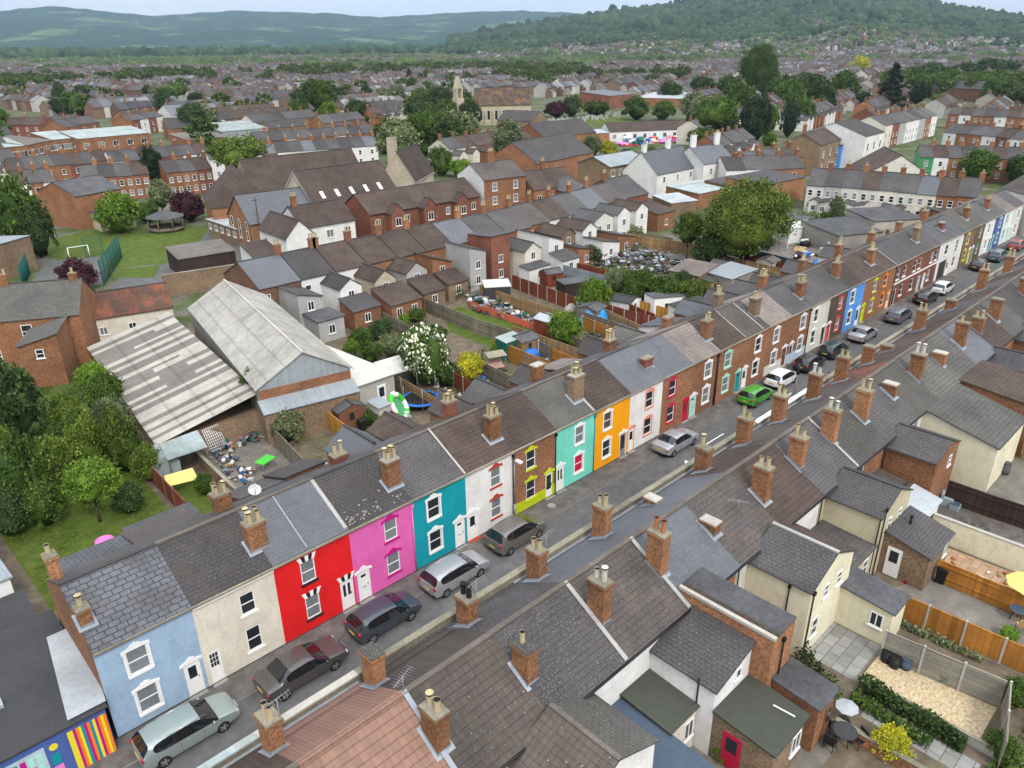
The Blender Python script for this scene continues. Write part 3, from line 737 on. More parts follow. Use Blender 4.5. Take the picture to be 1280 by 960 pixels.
# boundaries, front-slope roof, rear-slope roof, label, coping
NX = [2.7, 7.4, 12.0, 16.6, 21.3, 26.2, 30.9, 35.5, 40.45, 45.2, 49.95, 54.7, 59.45, 64.1, 68.8, 73.6, 78.4, 83.2, 88.0, 92.8, 97.6, 102.4, 107.2, 112.0, 116.8, 121.6, 126.4]
NS = [('tile_brown', 'tile_brown', 'dark red', 'metal_pale'), ('tile_pinkrib', 'tile_pink', 'pink tiled', 'concrete_light'), ('tile_rib', 'tile_speck', 'dark brown speckled tile', 'coping'), ('slate_lichen', 'slate_lichen', 'lichen spotted slate', 'coping'),
      ('slate_smooth', 'slate_mixed', 'smooth grey front and mottled brown rear', 'coping'), ('slate_smooth', 'slate_smooth', 'smooth blue-grey slate', 'coping'), ('slate_smooth', 'slate_mixed', 'mottled slate with a TV aerial', 'coping'), ('tile_brown', 'tile_brown', 'plain dark brown tile', 'coping'),
      ('slate_mixed', 'slate', 'grey slate', 'coping'), ('slate_green', 'slate_green', 'moss tinged slate', 't_white'), ('slate_mixed', 'slate_lichen', 'pale lichened slate', 't_white'), ('tile_orange', 'slate_green', 'reddish front and weathered rear', 'coping'),
      ('tile_brown', 'tile_grey', 'brown tile', 'coping'), ('tile_brown', 'tile_grey', 'brown ribbed tile', 'coping'), ('tile_brown', 'slate_smooth', 'brown front and blue-grey rear', 'coping')] + [(a, b, c, 'coping') for a, b, c in
      [('tile_brown', 'tile_brown', 'brown tile'), ('slate', 'slate_green', 'slate'), ('tile_brown', 'slate_dark', 'dark roof'), ('slate_mixed', 'slate', 'slate'), ('tile_brown', 'tile_brown', 'brown tile'), ('slate', 'slate', 'slate'),
       ('tile_brown', 'tile_brown', 'brown tile'), ('slate', 'slate', 'slate'), ('tile_grey', 'tile_brown', 'grey tile'), ('slate', 'slate', 'slate'), ('slate', 'slate', 'slate')]]
NW = ['p_cream', 'p_cream', 'p_cream', 'p_white', 'p_white', 'brick', 'p_ivory', 'p_white', 'p_beige', 'brick', 'brick', 'p_white', 'p_yell', 'brick', 'brick', 'brick']
NEAR = []
for i in range(len(NX) - 1):
    x0, x1 = NX[i], NX[i + 1]; W = x1 - x0; fr, rr_, lab, cop = NS[i]
    lb = {0: 'terraced house with dark red tiled roof at the bottom left of the near row', 1: 'terraced house with bare pink tiled roof in the near row', 2: 'terraced house with speckled dark brown tiles beside the pink roof',
          3: 'terraced house with heavily lichen-spotted slates in the near row', 4: 'terraced house whose smooth grey front slope meets mottled rear slates', 5: 'terraced house with wholly smooth blue-grey slates beside the brick wing',
          6: 'terraced house with mottled slates and an aerial lying on its rear slope', 7: 'terraced house with plain dark brown tiles right of the mottled slates', 8: 'terraced house with grey slates above the beige rear wing',
          9: 'terraced house with moss-tinged slates behind the white coping', 10: 'terraced house with pale lichened rear slates above the small brick wing', 11: 'terraced house with reddish front slope and weathered rear slates'}.get(i,
          '%s house from the bottom left in the near row, %s' % (ORD[i], lab + (' roof' if 'roof' not in lab else '')))
    t = thing('terraced_house', lb, 'house', (x0, 0, 0), 0, 'terraced houses of the near row'); NEAR.append((x0, x1, t))
    wl = NW[i] if i < len(NW) else R.choice(['brick', 'p_white', 'p_cream'])
    # street front with parapet
    mb = MB(); ops = [(.6 if i % 2 else W - 1.6, .9, .95, 1.45), (.6 if i % 2 else W - 1.6, 3.2, .95, 1.4), (W - 1.0 if i % 2 else .2, .12, .85, 2.05)]
    mb.T = Matrix.Translation((W, NYF - .0, 0)) @ Matrix.Rotation(math.pi, 4, 'Z')
    wall_open(mb, 0, W, 0, NPAR, [(W - a - c, b, c, d) for a, b, c, d in ops], -.22, .11, 1)
    mb.T = None
    mb.face([(0, NYF, NPAR), (0, NYF, NZE), (W, NYF, NZE), (W, NYF, NPAR)][::-1], 2)
    mb.face([(0, NYF + .22, NPAR), (0, NYF, NPAR), (W, NYF, NPAR), (W, NYF + .22, NPAR)], 1)
    for k, x in enumerate((0, W)):
        p = [(x, NYF + .22, 0), (x, NYF + .22, NPAR), (x, NYF, NPAR), (x, NYF, NZE), (x, NYM, NZR), (x, NYR, NZE), (x, NYR, 0)]; mb.face(p if k else p[::-1], 1)
    rops = [(W - 1.75 if i % 2 == 0 else .75, 3.0, .95, 1.3), (W - 1.75 if i % 2 == 0 else .75, .9, .95, 1.3)]
    wall_open(mb, 0, W, 0, NZE, rops, NYR, .12, 0); mb.face([(0, NYR + .4, 0), (W, NYR + .4, 0), (W, NYR + .4, NZE), (0, NYR + .4, NZE)], 0)
    mb.build('wall', [wl, 'brick', 'coping'], t)
    for a, b, c, d in rops: add_window(t, a, b, c, d, 't_white', None, None, 'sash', 'glass_net' if i % 3 else 'glass', y=NYR)
    for a, b, c, d in ops[:2]: add_window(t, a + c, b, c, d, 't_white', None, y=NYF + .22, rz=math.pi)
    add_door(t, ops[2][0] + .85, .12, .85, 2.05, R.choice(['t_white', 't_teal', 't_brown', 't_crimson']), 't_white', None, y=NYF + .22, rz=math.pi)
    c = MB(); c.box(0.004, W - .004, NYF - .09, NYF + .27, NPAR, NPAR + .09); c.build('coping', [cop], t)
    g = MB(); g.face([(0, NYF - .28, NZE + .06), (W, NYF - .28, NZE + .06), (W, NYF - .001, NZE + .14), (0, NYF - .001, NZE + .14)]); g.build('gutter_lining', ['lead' if i not in (2, 3) else 'slate_green'], t)
    mb = MB(); s1 = (NZR - NZE) / (NYM - NYF); u = .10 + R.uniform(-.02, .02)
    mb.slab([(0, NYM, NZR + u), (W, NYM, NZR + u), (W, NYF - .2, NZE + u + .1), (0, NYF - .2, NZE + u + .1)], .08, 0)
    mb.slab([(0, NYR - .22, NZE - .12 + u), (W, NYR - .22, NZE - .12 + u), (W, NYM, NZR + u), (0, NYM, NZR + u)], .08, 1)
    mb.prism([(0, NYM - .13), (W, NYM - .13), (W, NYM + .13), (0, NYM + .13)], NZR + u - .07, NZR + u + .05, 2)
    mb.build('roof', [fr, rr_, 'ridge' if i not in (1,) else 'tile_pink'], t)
    g = MB(); g.tube((0, NYR - .27, NZE - .10), (W, NYR - .27, NZE - .10), .06, .06, 6); g.build('gutter', ['plastic_black'], t)
    if i in (3, 5, 6, 8, 10): downpipe(t, .12, NYR - .1, .1, NZE - .2)
    if i in (2, 4, 5, 9):
        f = MB(); f.slab([(-.12, NYR - .2, NZE + .07), (.1, NYR - .2, NZE + .07), (.1, NYM, NZR + .2), (-.12, NYM, NZR + .2)], .05); f.build('flashing', ['mortar' if i != 2 else 'lead'], t)
NSL = (NZR - NZE) / (NYF - NYM)
def near_root(x):
    for a, b, t in NEAR:
        if a <= x < b: return a, t
    return NEAR[-1][0], NEAR[-1][2]
def near_stack(x, y0, y1, w, zt, n, m='brick_stack', cap='coping', potm='pot_cream', seed=0, aerial=False, rear=True):
    a, t = near_root(x + w / 2)
    if rear: sl = (NZR - NZE) / (NYM - NYR); zb = NZR - sl * (NYM - y0)
    else: sl = -(NZR - NZE) / (NYF - NYM); zb = NZR + sl * (y0 - NYM)
    zlow = min(zb, zb + sl * (y1 - y0))
    chimney(t, x - a, x - a + w, y0, y1, zlow, zt, n, m, cap, potm, seed, (sl, zb + .06), aerial)
for k, (x, y0, zt, n, m, cap, pm) in enumerate([(11.75, -15.3, 7.6, 2, 'brick_stack', 'coping', 'pot_cream'), (16.5, -15.3, 7.5, 1, 'brick_stack', 'slate_green', 'pot_cream'), (21.4, -15.2, 8.0, 2, 'brick_stack', 'coping', 'pot_white'),
     (25.95, -15.1, 8.3, 2, 'brick_orange', 'coping', 'pot_red'), (30.75, -15.1, 6.65, 0, 'brick_stack', 'concrete_light', 'pot_cream'), (35.7, -15.3, 8.0, 2, 'brick_stack', 'coping', 'pot_cream'), (40.5, -15.0, 8.0, 2, 'brick_orange', 'coping', 'pot_cream'),
     (44.9, -15.0, 8.3, 2, 'brick_orange', 'coping', 'pot_white'), (49.6, -15.1, 8.2, 2, 'brick_orange', 'coping', 'pot_cream'), (54.8, -15.0, 7.0, 0, 'brick_stack', 'concrete_light', 'pot_cream'), (59.5, -15.1, 8.0, 2, 'brick_stack', 'coping', 'pot_white'),
     (64.0, -15.3, 6.9, 0, 'brick_orange', 'concrete_light', 'pot_red'), (69.2, -15.1, 8.1, 1, 'brick_stack', 'coping', 'pot_cream'), (78.6, -15.1, 8.0, 0, 'brick_stack', 'coping', 'pot_cream'), (73.8, -15.1, 7.4, 2, 'brick_stack', 'coping', 'pot_cream'), (88.2, -15, 7.9, 2, 'brick_stack', 'coping', 'pot_cream'), (97.8, -15, 7.9, 2, 'brick_stack', 'coping', 'pot_cream')]):
    near_stack(x, y0, y0 + .95, .62, zt, n, m, cap, pm, 50 + k)
for k, (x, zt, n, m, cap, pm) in enumerate([(7.25, 7.4, 2, 'brick_orange', 'coping', 'pot_cream'), (11.85, 7.45, 0, 'brick_orange', 'slate_green', 'pot_cream'), (16.95, 7.25, 2, 'brick_stack', 'coping', 'soot'), (21.5, 7.5, 2, 'brick_stack', 'coping', 'pot_cream'),
     (26.5, 7.7, 2, 'brick_stack', 'coping', 'pot_cream'), (31.1, 6.1, 0, 'brick_stack', 'concrete_light', 'pot_cream'), (36.2, 7.4, 1, 'brick_stack', 'coping', 'pot_cream'), (41.0, 7.7, 2, 'brick_stack', 'coping', 'pot_cream'), (45.6, 7.8, 2, 'brick_stack', 'coping', 'pot_cream'),
     (50.8, 7.8, 2, 'brick_stack', 'coping', 'pot_white'), (55.4, 7.8, 2, 'brick_stack', 'coping', 'pot_cream'), (60.3, 7.3, 0, 'brick', 'coping', 'pot_cream'), (64.3, 6.3, 0, 'brick_stack', 'coping', 'pot_cream'), (71.4, 7.7, 2, 'brick_orange', 'coping', 'pot_cream'),
     (79.5, 6.8, 0, 'brick', 'coping', 'pot_cream'), (88.5, 8.0, 2, 'brick_orange', 'coping', 'pot_cream'), (97.6, 7.7, 2, 'brick_orange', 'coping', 'pot_cream'), (107, 7.8, 2, 'brick_orange', 'coping', 'pot_cream'), (116.5, 7.8, 2, 'brick_orange', 'coping', 'pot_cream')]):
    near_stack(x, -11.05, -10.2, .6, zt, n, m, cap, pm, 80 + k, aerial=(k in (0, 2, 3)), rear=False)
# aerials lying on or standing on roofs
def aerial_obj(x, y, z, rz, lab, tilt=0):
    t = thing('television_aerial', lab, 'aerial', (x, y, z), rz)
    mb = MB(); mb.tube((0, 0, 0), (0, 0, .9), .02, .02, 6); mb.build('mast', ['galv'], t)
    mb = MB(); mb.tube((-.6, 0, .85), (.6, 0, .85), .015, .015, 6)
    for i in range(9): x_ = -.55 + i * .13; mb.tube((x_, -.2, .87), (x_, .2, .87), .008, .008, 4)
    mb.build('boom', ['galv'], t)
aerial_obj(11.95, -13.05, 7.1, rad(200), 'white grid aerial at the pink roof ridge'); 
aerial_obj(33.4, -14.9, 6.05, rad(-60), 'thin aerial on the mottled slates beside the small brick stack'); aerial_obj(49.5, 2.0, 6.4, rad(-30), 'pale aerial on the smooth grey roof above the crimson trimmed house')

# ------------------------------------------------------------ street
KY = -1.72
sheet('ground', [(-8400, -8400), (15400, -8400), (15400, 15400), (-8400, 15400)], 0, 'town_ground')
sheet('road', [(-40, KY), (160, KY), (160, -8.0), (-40, -8.0)], .004, 'asphalt')
mb = MB(); mb.box(-40, 147, KY, .02, 0, .10); mb.face([(-40, KY - .13, .104), (147, KY - .13, .104), (147, KY, .104), (-40, KY, .104)]); 
o = mb.build('pavement', ['pavement']); o['kind'] = 'structure'
mb = MB(); mb.box(-40, 147, KY - .13, KY, 0, .10); o = mb.build('kerb', ['concrete']); o['kind'] = 'structure'
mb = MB(); mb.box(-40, 147, -9.24, -8.0, 0, .10); o = mb.build('pavement', ['pavement']); o['kind'] = 'structure'
mb = MB()
for a, b, y in ((47.5, 51.5, -3.6), (60, 63.0, -3.7)): mb.face([(a, y, .008), (b, y, .008), (b, y + .1, .008), (a, y + .1, .008)])
mb.face([(44.6, -4.4, .008), (45.6, -4.35, .008), (45.5, -3.8, .008)])
for x, w, y, l in ((24, 1.1, -5.2, 5), (55, 1.0, -4.6, 9)): pass
o = mb.build('road_marking', ['t_white']); o['kind'] = 'structure'
mb = MB(); rr = random.Random(3)
for k in range(16):
    x = rr.uniform(4, 120); y = rr.uniform(-7.5, -3.2); w, l = rr.uniform(.5, 1.3), rr.uniform(.8, 4)
    mb.face([(x, y, .0062), (x + l, y, .0062), (x + l, y + w, .0062), (x, y + w, .0062)])
m_plain('asphalt_new', (.10, .10, .102), .9, .2); MATS_P = 'asphalt_new'
o = mb.build('road_patch', ['asphalt_new']); o['kind'] = 'structure'
for k, (x, y) in enumerate(((19.6, -.95), (33.3, -.9), (13.4, -4.9), (70, -4.2))):
    mb = MB(); mb.tube((0, 0, 0), (0, 0, .012), .33 if k != 1 else .3, None, 16); o = mb.build('manhole_cover', ['concrete' if k == 1 else 'felt_dark'], None, (x, y, .1 if y > KY else .004))
    tag(o, ['small pale cover in the pavement by the pink house', 'round pale cover in the pavement below the lime base', 'dark round cover in the road beside the brown saloon', 'dark cover in the road by the parked cars'][k], 'manhole cover')
# lamp posts
def lamp(x, y, lab, h=6.5, arm=1.0, rz=0):
    t = thing('street_lamp', lab, 'street lamp', (x, y, .1), rz)
    mb = MB(); mb.tube((0, 0, 0), (0, 0, 1.2), .09, .09, 8); mb.tube((0, 0, 1.2), (0, 0, h), .06, .045, 8); mb.tube((0, 0, h), (0, -arm, h + .15), .035, .035, 6); mb.build('post', ['galv'], t)
    mb = MB(); mb.box(-.12, .12, -arm - .5, -arm, h + .08, h + .2); mb.build('lamp_head', ['t_white'], t)
lamp(30.3, -.25, 'slim street lamp against the white house beside the lime trimmed one', 4.6, .2)
t = thing('lamp_post', 'dark lamp post standing in front of the green hatchback', 'lamp post', (52.5, -8.6, .1)); mb = MB(); mb.tube((0, 0, 0), (0, 0, 6.6), .1, .07, 8); mb.build('post', ['wood_old'], t); mb = MB(); mb.tube((0, 0, 6.6), (0, 0, 7.4), .14, .1, 8); mb.build('lamp_head', ['plastic_black'], t)
# Christmas-like dark figure by the blue house: a clipped shrub
# ------------------------------------------------------------ cars
def car_proto(kind, L, W, H, paint):
    """stations rear -> front: (x, ztop, zbelt, halfwidth, zbot)"""
    hw = W / 2
    if kind == 'hatch':
        S = [(0, .62, .56, .80, .42), (.03, .92, .84, .90, .30), (.10, 1.02, .94, .95, .25), (.20, 1.17, .96, .975, .22), (.46, 1.41, .98, .99, .2), (.54, 1.43, .98, .99, .2), (1.2, 1.475, .97, 1, .2), (1.32, 1.48, .97, 1, .2), (2.05, 1.48, .95, 1, .2), (2.16, 1.475, .95, 1, .2), (2.45, 1.43, .94, 1, .2),
             (2.98, 1.14, .935, .995, .2), (3.2, 1.01, .93, .99, .2), (3.3, .96, .93, .985, .2), (3.75, .86, .83, .95, .22), (4.0, .72, .68, .88, .26), (4.1, .55, .5, .74, .34)]
        G = (2, 12); win = {2: 'r', 3: 'r'}; ws = (10, 11); pil = (6, 8); Ls = 4.1; Hs = 1.48; side0, side1 = 5, 12
    elif kind == 'estate':
        S = [(0, .62, .56, .82, .42), (.03, .95, .88, .90, .30), (.08, 1.03, .96, .95, .25), (.20, 1.2, .97, .97, .22), (.42, 1.41, .98, .98, .2), (.5, 1.43, .98, .99, .2), (1.3, 1.47, .97, 1, .2), (1.42, 1.475, .97, 1, .2), (2.35, 1.48, .95, 1, .2), (2.46, 1.475, .95, 1, .2), (2.75, 1.42, .94, 1, .2),
             (3.3, 1.12, .935, .995, .2), (3.5, 1.0, .93, .99, .2), (3.6, .955, .925, .985, .2), (4.2, .86, .83, .95, .22), (4.5, .72, .68, .88, .26), (4.62, .55, .5, .74, .34)]
        win = {2: 'r', 3: 'r'}; ws = (10, 11); pil = (6, 8); Ls = 4.62; Hs = 1.48; side0, side1 = 5, 12
    elif kind == 'saloon':
        S = [(0, .60, .55, .80, .42), (.04, .93, .87, .90, .32), (.10, .97, .92, .95, .25), (.62, 1.0, .95, .985, .2), (.74, 1.05, .95, .99, .2), (1.10, 1.27, .95, .99, .2), (1.38, 1.39, .95, 1, .2), (1.5, 1.41, .95, 1, .2), (2.3, 1.43, .94, 1, .2), (2.42, 1.43, .94, 1, .2), (2.68, 1.38, .93, 1, .2),
             (3.22, 1.08, .925, .995, .2), (3.42, .97, .92, .99, .2), (3.52, .94, .915, .985, .2), (4.2, .85, .82, .95, .22), (4.55, .72, .68, .88, .26), (4.7, .55, .5, .74, .34)]
        win = {4: 'r', 5: 'r'}; ws = (10, 11); pil = (6, 8); Ls = 4.7; Hs = 1.43; side0, side1 = 5, 12
    S = [(x * L / Ls, zt * H / Hs, zb * H / Hs, w * hw, z0) for x, zt, zb, w, z0 in S]
    mb = MB(); idx = {}
    V = []
    for (x, zt, zb, w, z0) in S:
        gh = zt - zb; wr = w * (.97 - .42 * min(1, gh / .5) * .5); sgn = 1
        prof = [(0, z0), (w * .82, z0), (w * .985, z0 + .10), (w, min(.62, zb * .72)), (w * .975, zb), (wr, zt - .035 if gh > .1 else (zt + zb) / 2 + .005), (wr * .62, zt + .012), (0, zt + .025)]
        V.append(prof)
    N = len(S); verts = []; faces = []; mi = []
    cx = L / 2
    for i, (s, pr) in enumerate(zip(S, V)):
        for (y, z) in pr: verts.append((s[0] - cx, y, z))
        for (y, z) in pr[1:-1]: verts.append((s[0] - cx, -y, z))
    K = 8; ST = K + K - 2
    def vi(i, j, side):
        if side == 0 or j in (0, K - 1): return i * ST + j
        return i * ST + K + (j - 1)
    # material slots: 0 paint 1 windscreen 2 rear 3 left 4 right 5 black trim
    for i in range(N - 1):
        for side in (0, 1):
            for j in range(K - 1):
                q = [vi(i, j, side), vi(i + 1, j, side), vi(i + 1, j + 1, side), vi(i, j + 1, side)]
                if side == 0: q = q[::-1]
                m = 0
                if i in win and j >= 5: m = 2
                if ws[0] <= i < ws[0] + 2 and j >= 5: m = 1
                if j == 4 and side0 <= i < side1 and i >= side0: m = 3 if side == 0 else 4
                if j <= 1: m = 5
                if i in (0, N - 2) and j <= 2: m = 5
                faces.append(q[::-1]); mi.append(m)
    for i, rev in ((0, False), (N - 1, True)):
        for side in (0, 1):
            f = [vi(i, j, side) for j in range(K)]
            if (side == 0) == rev: f = f[::-1]
            faces.append(f); mi.append(0)
    me = bpy.data.meshes.new('tmp'); me.from_pydata(verts, [], faces); me.polygons.foreach_set('material_index', mi)
    import bmesh
    for k in range(6): me.materials.append(MATS['t_white'])
    bm = bmesh.new(); bm.from_mesh(me); bmesh.ops.remove_doubles(bm, verts=bm.verts, dist=1e-5); bmesh.ops.recalc_face_normals(bm, faces=bm.faces)
    cl = bm.edges.layers.float.get('crease_edge') or bm.edges.layers.float.new('crease_edge')
    for e in bm.edges:
        ms = {f.material_index for f in e.link_faces}
        if len(ms) > 1: e[cl] = .85
    bm.to_mesh(me); bm.free()
    o = bpy.data.objects.new('tmp', me); COL.objects.link(o); md = o.modifiers.new('s', 'SUBSURF'); md.levels = 2; md.render_levels = 2
    bpy.context.view_layer.update(); dg = bpy.context.evaluated_depsgraph_get(); ev = bpy.data.meshes.new_from_object(o.evaluated_get(dg))
    bpy.data.objects.remove(o)
    root = thing('parked_car', 'car', 'car')
    names = {0: 'body', 1: 'windscreen', 2: 'rear_window', 3: 'side_window', 4: 'side_window', 5: 'bumper'}
    V3 = np.array([v.co for v in ev.vertices])
    for k in range(6):
        fs = [tuple(p.vertices) for p in ev.polygons if p.material_index == k]
        if not fs: continue
        groups = [fs]
        if k in (3, 4):
            cxs = lambda f: sum(V3[v][0] for v in f) / len(f)
            cuts = sorted([S[p][0] + (S[p + 1][0] - S[p][0]) / 2 - cx for p in pil])
            groups = [[f for f in fs if lo < cxs(f) <= hi] for lo, hi in zip([-9] + cuts, cuts + [9])]; groups = [g_ for g_ in groups if g_]
        for fs in groups: car_piece(fs, k, names, V3, root, paint)
    car_rest(root, L, W, H, kind, paint, Ls, cx, hw)
    return root
def car_piece(fs, k, names, V3, root, paint):
    used = sorted({v for f in fs for v in f}); mp = {v: n for n, v in enumerate(used)}
    m2 = bpy.data.meshes.new(names[k]); vv = V3[used].copy()
    m2.from_pydata([tuple(v) for v in vv], [], [tuple(mp[v] for v in f) for f in fs])
    m2.polygons.foreach_set('use_smooth', [True] * len(fs)); m2.materials.append(MATS[paint if k == 0 else ('plastic_black' if k == 5 else 'car_glass')]); m2.update()
    link(names[k], m2, root)
def car_rest(root, L, W, H, kind, paint, Ls, cx, hw):
    wb = L * .60; r = .31 if kind != 'suv' else .35; yo = hw - .11
    tm = MB(); tm.tube((0, -.11, 0), (0, .11, 0), r, r, 20, 0)
    tyre = tm.mesh('wheel', ['plastic_black'])
    rm = MB(); rm.tube((0, -.118, 0), (0, -.10, 0), r * .70, r * .70, 16, 0)
    for q in range(5):
        a = 2 * math.pi * q / 5
        ax, az_ = math.cos(a), math.sin(a); bx, bz = -az_ * .035, ax * .035
        rm.face([(bx, -.125, bz), (-bx, -.125, -bz), (ax * r * .66 - bx, -.125, az_ * r * .66 - bz), (ax * r * .66 + bx, -.125, az_ * r * .66 + bz)], 1)
    rim = rm.mesh('rim', ['felt_dark', 'rim_metal'])
    am = MB(); am.tube((0, -.05, 0), (0, .05, 0), r + .07, r + .07, 20, 0); arch = am.mesh('wheel_arch', ['plastic_black'])
    xr = -cx + L * .185
    for x in (xr, xr + wb):
        for sd in (-1, 1):
            w = link('wheel', tyre, root, (x, sd * yo, r), 0 if sd < 0 else math.pi); link('rim', rim, w)
            link('wheel_arch', arch, w, (0, .068, .03))
    # lamps, plates, mirrors, handles
    b = MB(); b.blob((0, 0, 0), (.10, .16, .085), 0, 1, 0, 5); hl = b.mesh('headlight', ['lamp_clear']); b = MB(); b.blob((0, 0, 0), (.09, .13, .10 if kind == 'saloon' else .17), 0, 1, 0, 5); tl = b.mesh('tail_light', ['lamp_red'])
    for sd in (-1, 1):
        link('headlight', hl, root, (cx - .22, sd * hw * .74, .66 * H / 1.47)); link('tail_light', tl, root, (-cx + .075, sd * hw * .80, (.86 if kind != 'saloon' else .80) * H / 1.47))
    b = MB(); b.box(-.012, .012, -.26, .26, -.055, .055); link('number_plate', b.mesh('number_plate', ['t_gold']), root, (-cx - .005, 0, .66)); link('number_plate', b.mesh('number_plate', ['t_white']), root, (cx + .01, 0, .42))
    b = MB(); b.blob((0, 0, 0), (.07, .11, .07), 0, 1, 0, 5); mi_ = b.mesh('mirror', [paint])
    mx = (2.95 if kind == 'hatch' else 3.25) * L / Ls - cx
    for sd in (-1, 1): link('mirror', mi_, root, (mx, sd * (hw + .06), .98 * H / 1.47))
    b = MB(); b.tube((-.3, 0, 0), (.3, 0, 0), .012, .012, 5); b2 = b.mesh('roof_rail', ['rim_metal'])
    if kind == 'estate':
        b = MB(); b.tube((-.85, 0, 0), (.95, 0, 0), .018, .018, 6); rl = b.mesh('roof_rail', ['rim_metal'])
        for sd in (-1, 1): link('roof_rail', rl, root, (-.25, sd * hw * .72, H - .02))
    b = MB(); b.box(-.09, .09, -.012, .012, -.014, .014); dh = b.mesh('door_handle', [paint])
    for sd in (-1, 1):
        for dx in (-.30, .75): link('door_handle', dh, root, (dx, sd * (hw - .004), .80 * H / 1.47))
    # door shut lines
    b = MB()
    for dx in (-.62, .42, 1.2 if kind == 'hatch' else 1.32): b.box(dx - .006, dx + .006, -.004, .004, -.27, .27)
    dl = b.mesh('door_seam', ['plastic_black'])
    for sd in (-1, 1): link('door_seam', dl, root, (0, sd * (hw - .001), .60))
    return root
def m_car(key, c, metal=.3):
    t = NT(key); t.b.inputs['Coat Weight'].default_value = .8; t.b.inputs['Coat Roughness'].default_value = .06
    MATS[key] = t.out(t.grunge(tuple(c), .08, .8, 20), .38, .5, metal)
for k, c, mt in (('cp_silvergreen', (.30, .36, .35), .4), ('cp_brown', (.085, .075, .075), .4), ('cp_slate', (.055, .065, .085), .4), ('cp_silver', (.40, .41, .43), .5), ('cp_taupe', (.16, .145, .13), .4), ('cp_green', (.05, .30, .02), .2),
                 ('cp_white', (.75, .76, .77), 0), ('cp_black', (.012, .014, .016), .1), ('cp_teal', (.008, .035, .04), .2), ('cp_grey', (.13, .145, .175), .4), ('cp_bluegrey', (.09, .14, .18), .3), ('cp_maroon', (.30, .05, .06), .2)): m_car(k, c, mt)
m_plain('car_glass', (.008, .010, .012), .05, 0, .8); m_plain('rim_metal', (.5, .5, .52), .3, .1, .5, .8); m_plain('lamp_red', (.35, .01, .012), .15, 0, .6); m_plain('lamp_clear', (.5, .52, .54), .1, 0, .8)
CARS = [('estate', 4.65, 1.80, 1.47, 'cp_silvergreen', (211, 957), (278.5, 915.5), 'pale silver-green estate car outside the pale blue house'),
        ('saloon', 4.8, 1.84, 1.42, 'cp_brown', (357.5, 875.5), (421, 837), 'dark brown-grey saloon outside the cream and red houses'),
        ('hatch', 4.3, 1.80, 1.46, 'cp_slate', (467, 803.5), (515.6, 775.5), 'dark slate-grey hatchback outside the pink house'),
        ('estate', 4.5, 1.78, 1.50, 'cp_silver', (559.5, 746.5), (600, 721), 'silver estate-like hatchback outside the teal house'),
        ('hatch', 4.38, 1.84, 1.62, 'cp_taupe', (639, 693.8), (673, 673), 'taupe crossover outside the white house with dark red lintels'),
        ('saloon', 4.6, 1.76, 1.43, 'cp_silver', (843, 570.5), (866, 557), 'silver saloon parked beyond the orange house'),
        ('hatch', 4.0, 1.70, 1.46, 'cp_green', (944, 510), (963, 500), 'bright green hatchback behind the dark lamp post'),
        ('hatch', 4.0, 1.72, 1.47, 'cp_white', (976, 488), (995.5, 478), 'white hatchback between the green and black hatchbacks'),
        ('hatch', 4.1, 1.72, 1.44, 'cp_black', (1011.5, 467.5), (1029, 458), 'black hatchback parked behind the white hatchback'),
        ('hatch', 4.1, 1.72, 1.46, 'cp_teal', (1042.5, 450), (1058, 442), 'dark teal hatchback between black hatchback and silver saloon'),
        ('saloon', 4.6, 1.76, 1.42, 'cp_silver', (1080, 429.5), (1094.5, 422), 'silver saloon outside the bright blue house'),
        ('estate', 4.8, 1.82, 1.46, 'cp_grey', (1124.5, 406), (1139, 398), 'blue-grey estate outside the orange trimmed brick house'),
        ('hatch', 4.3, 1.80, 1.5, 'cp_black', (1159, 383), (1171, 376), 'black hatchback outside the white-banded brick houses'),
        ('hatch', 4.1, 1.75, 1.46, 'cp_white', (1180.5, 370), (1191, 364), 'white hatchback outside the white garage house'),
        ('hatch', 4.2, 1.75, 1.46, 'cp_black', (1226, 340), (1235, 335), 'black hatchback far up the street before the blue-grey car'),
        ('hatch', 4.5, 1.85, 1.65, 'cp_bluegrey', (1249, 329), (1258, 324), 'blue-grey off-roader near the far end of the street'),
        ('hatch', 4.3, 1.8, 1.5, 'cp_maroon', (1273, 315), (1282, 310), 'maroon car at the far right end of the street')]
_cp = {}
for (kd, L, W, H, pt, a, b, lab) in CARS:
    A, B = P(*a), P(*b); cx = (A[0] + B[0]) / 2 - L * (.185 + .30 - .5); cy = (A[1] + B[1]) / 2 + W / 2 - .03
    k = (kd, L, W, H, pt)
    if k in _cp: r = dup(_cp[k])
    else: r = _cp[k] = car_proto(kd, L, W, H, pt)
    r.location = (cx, cy, .004); r.rotation_euler = (0, 0, R.uniform(-.015, .015))
    r['label'] = lab; r['group'] = 'cars parked along the far kerb'
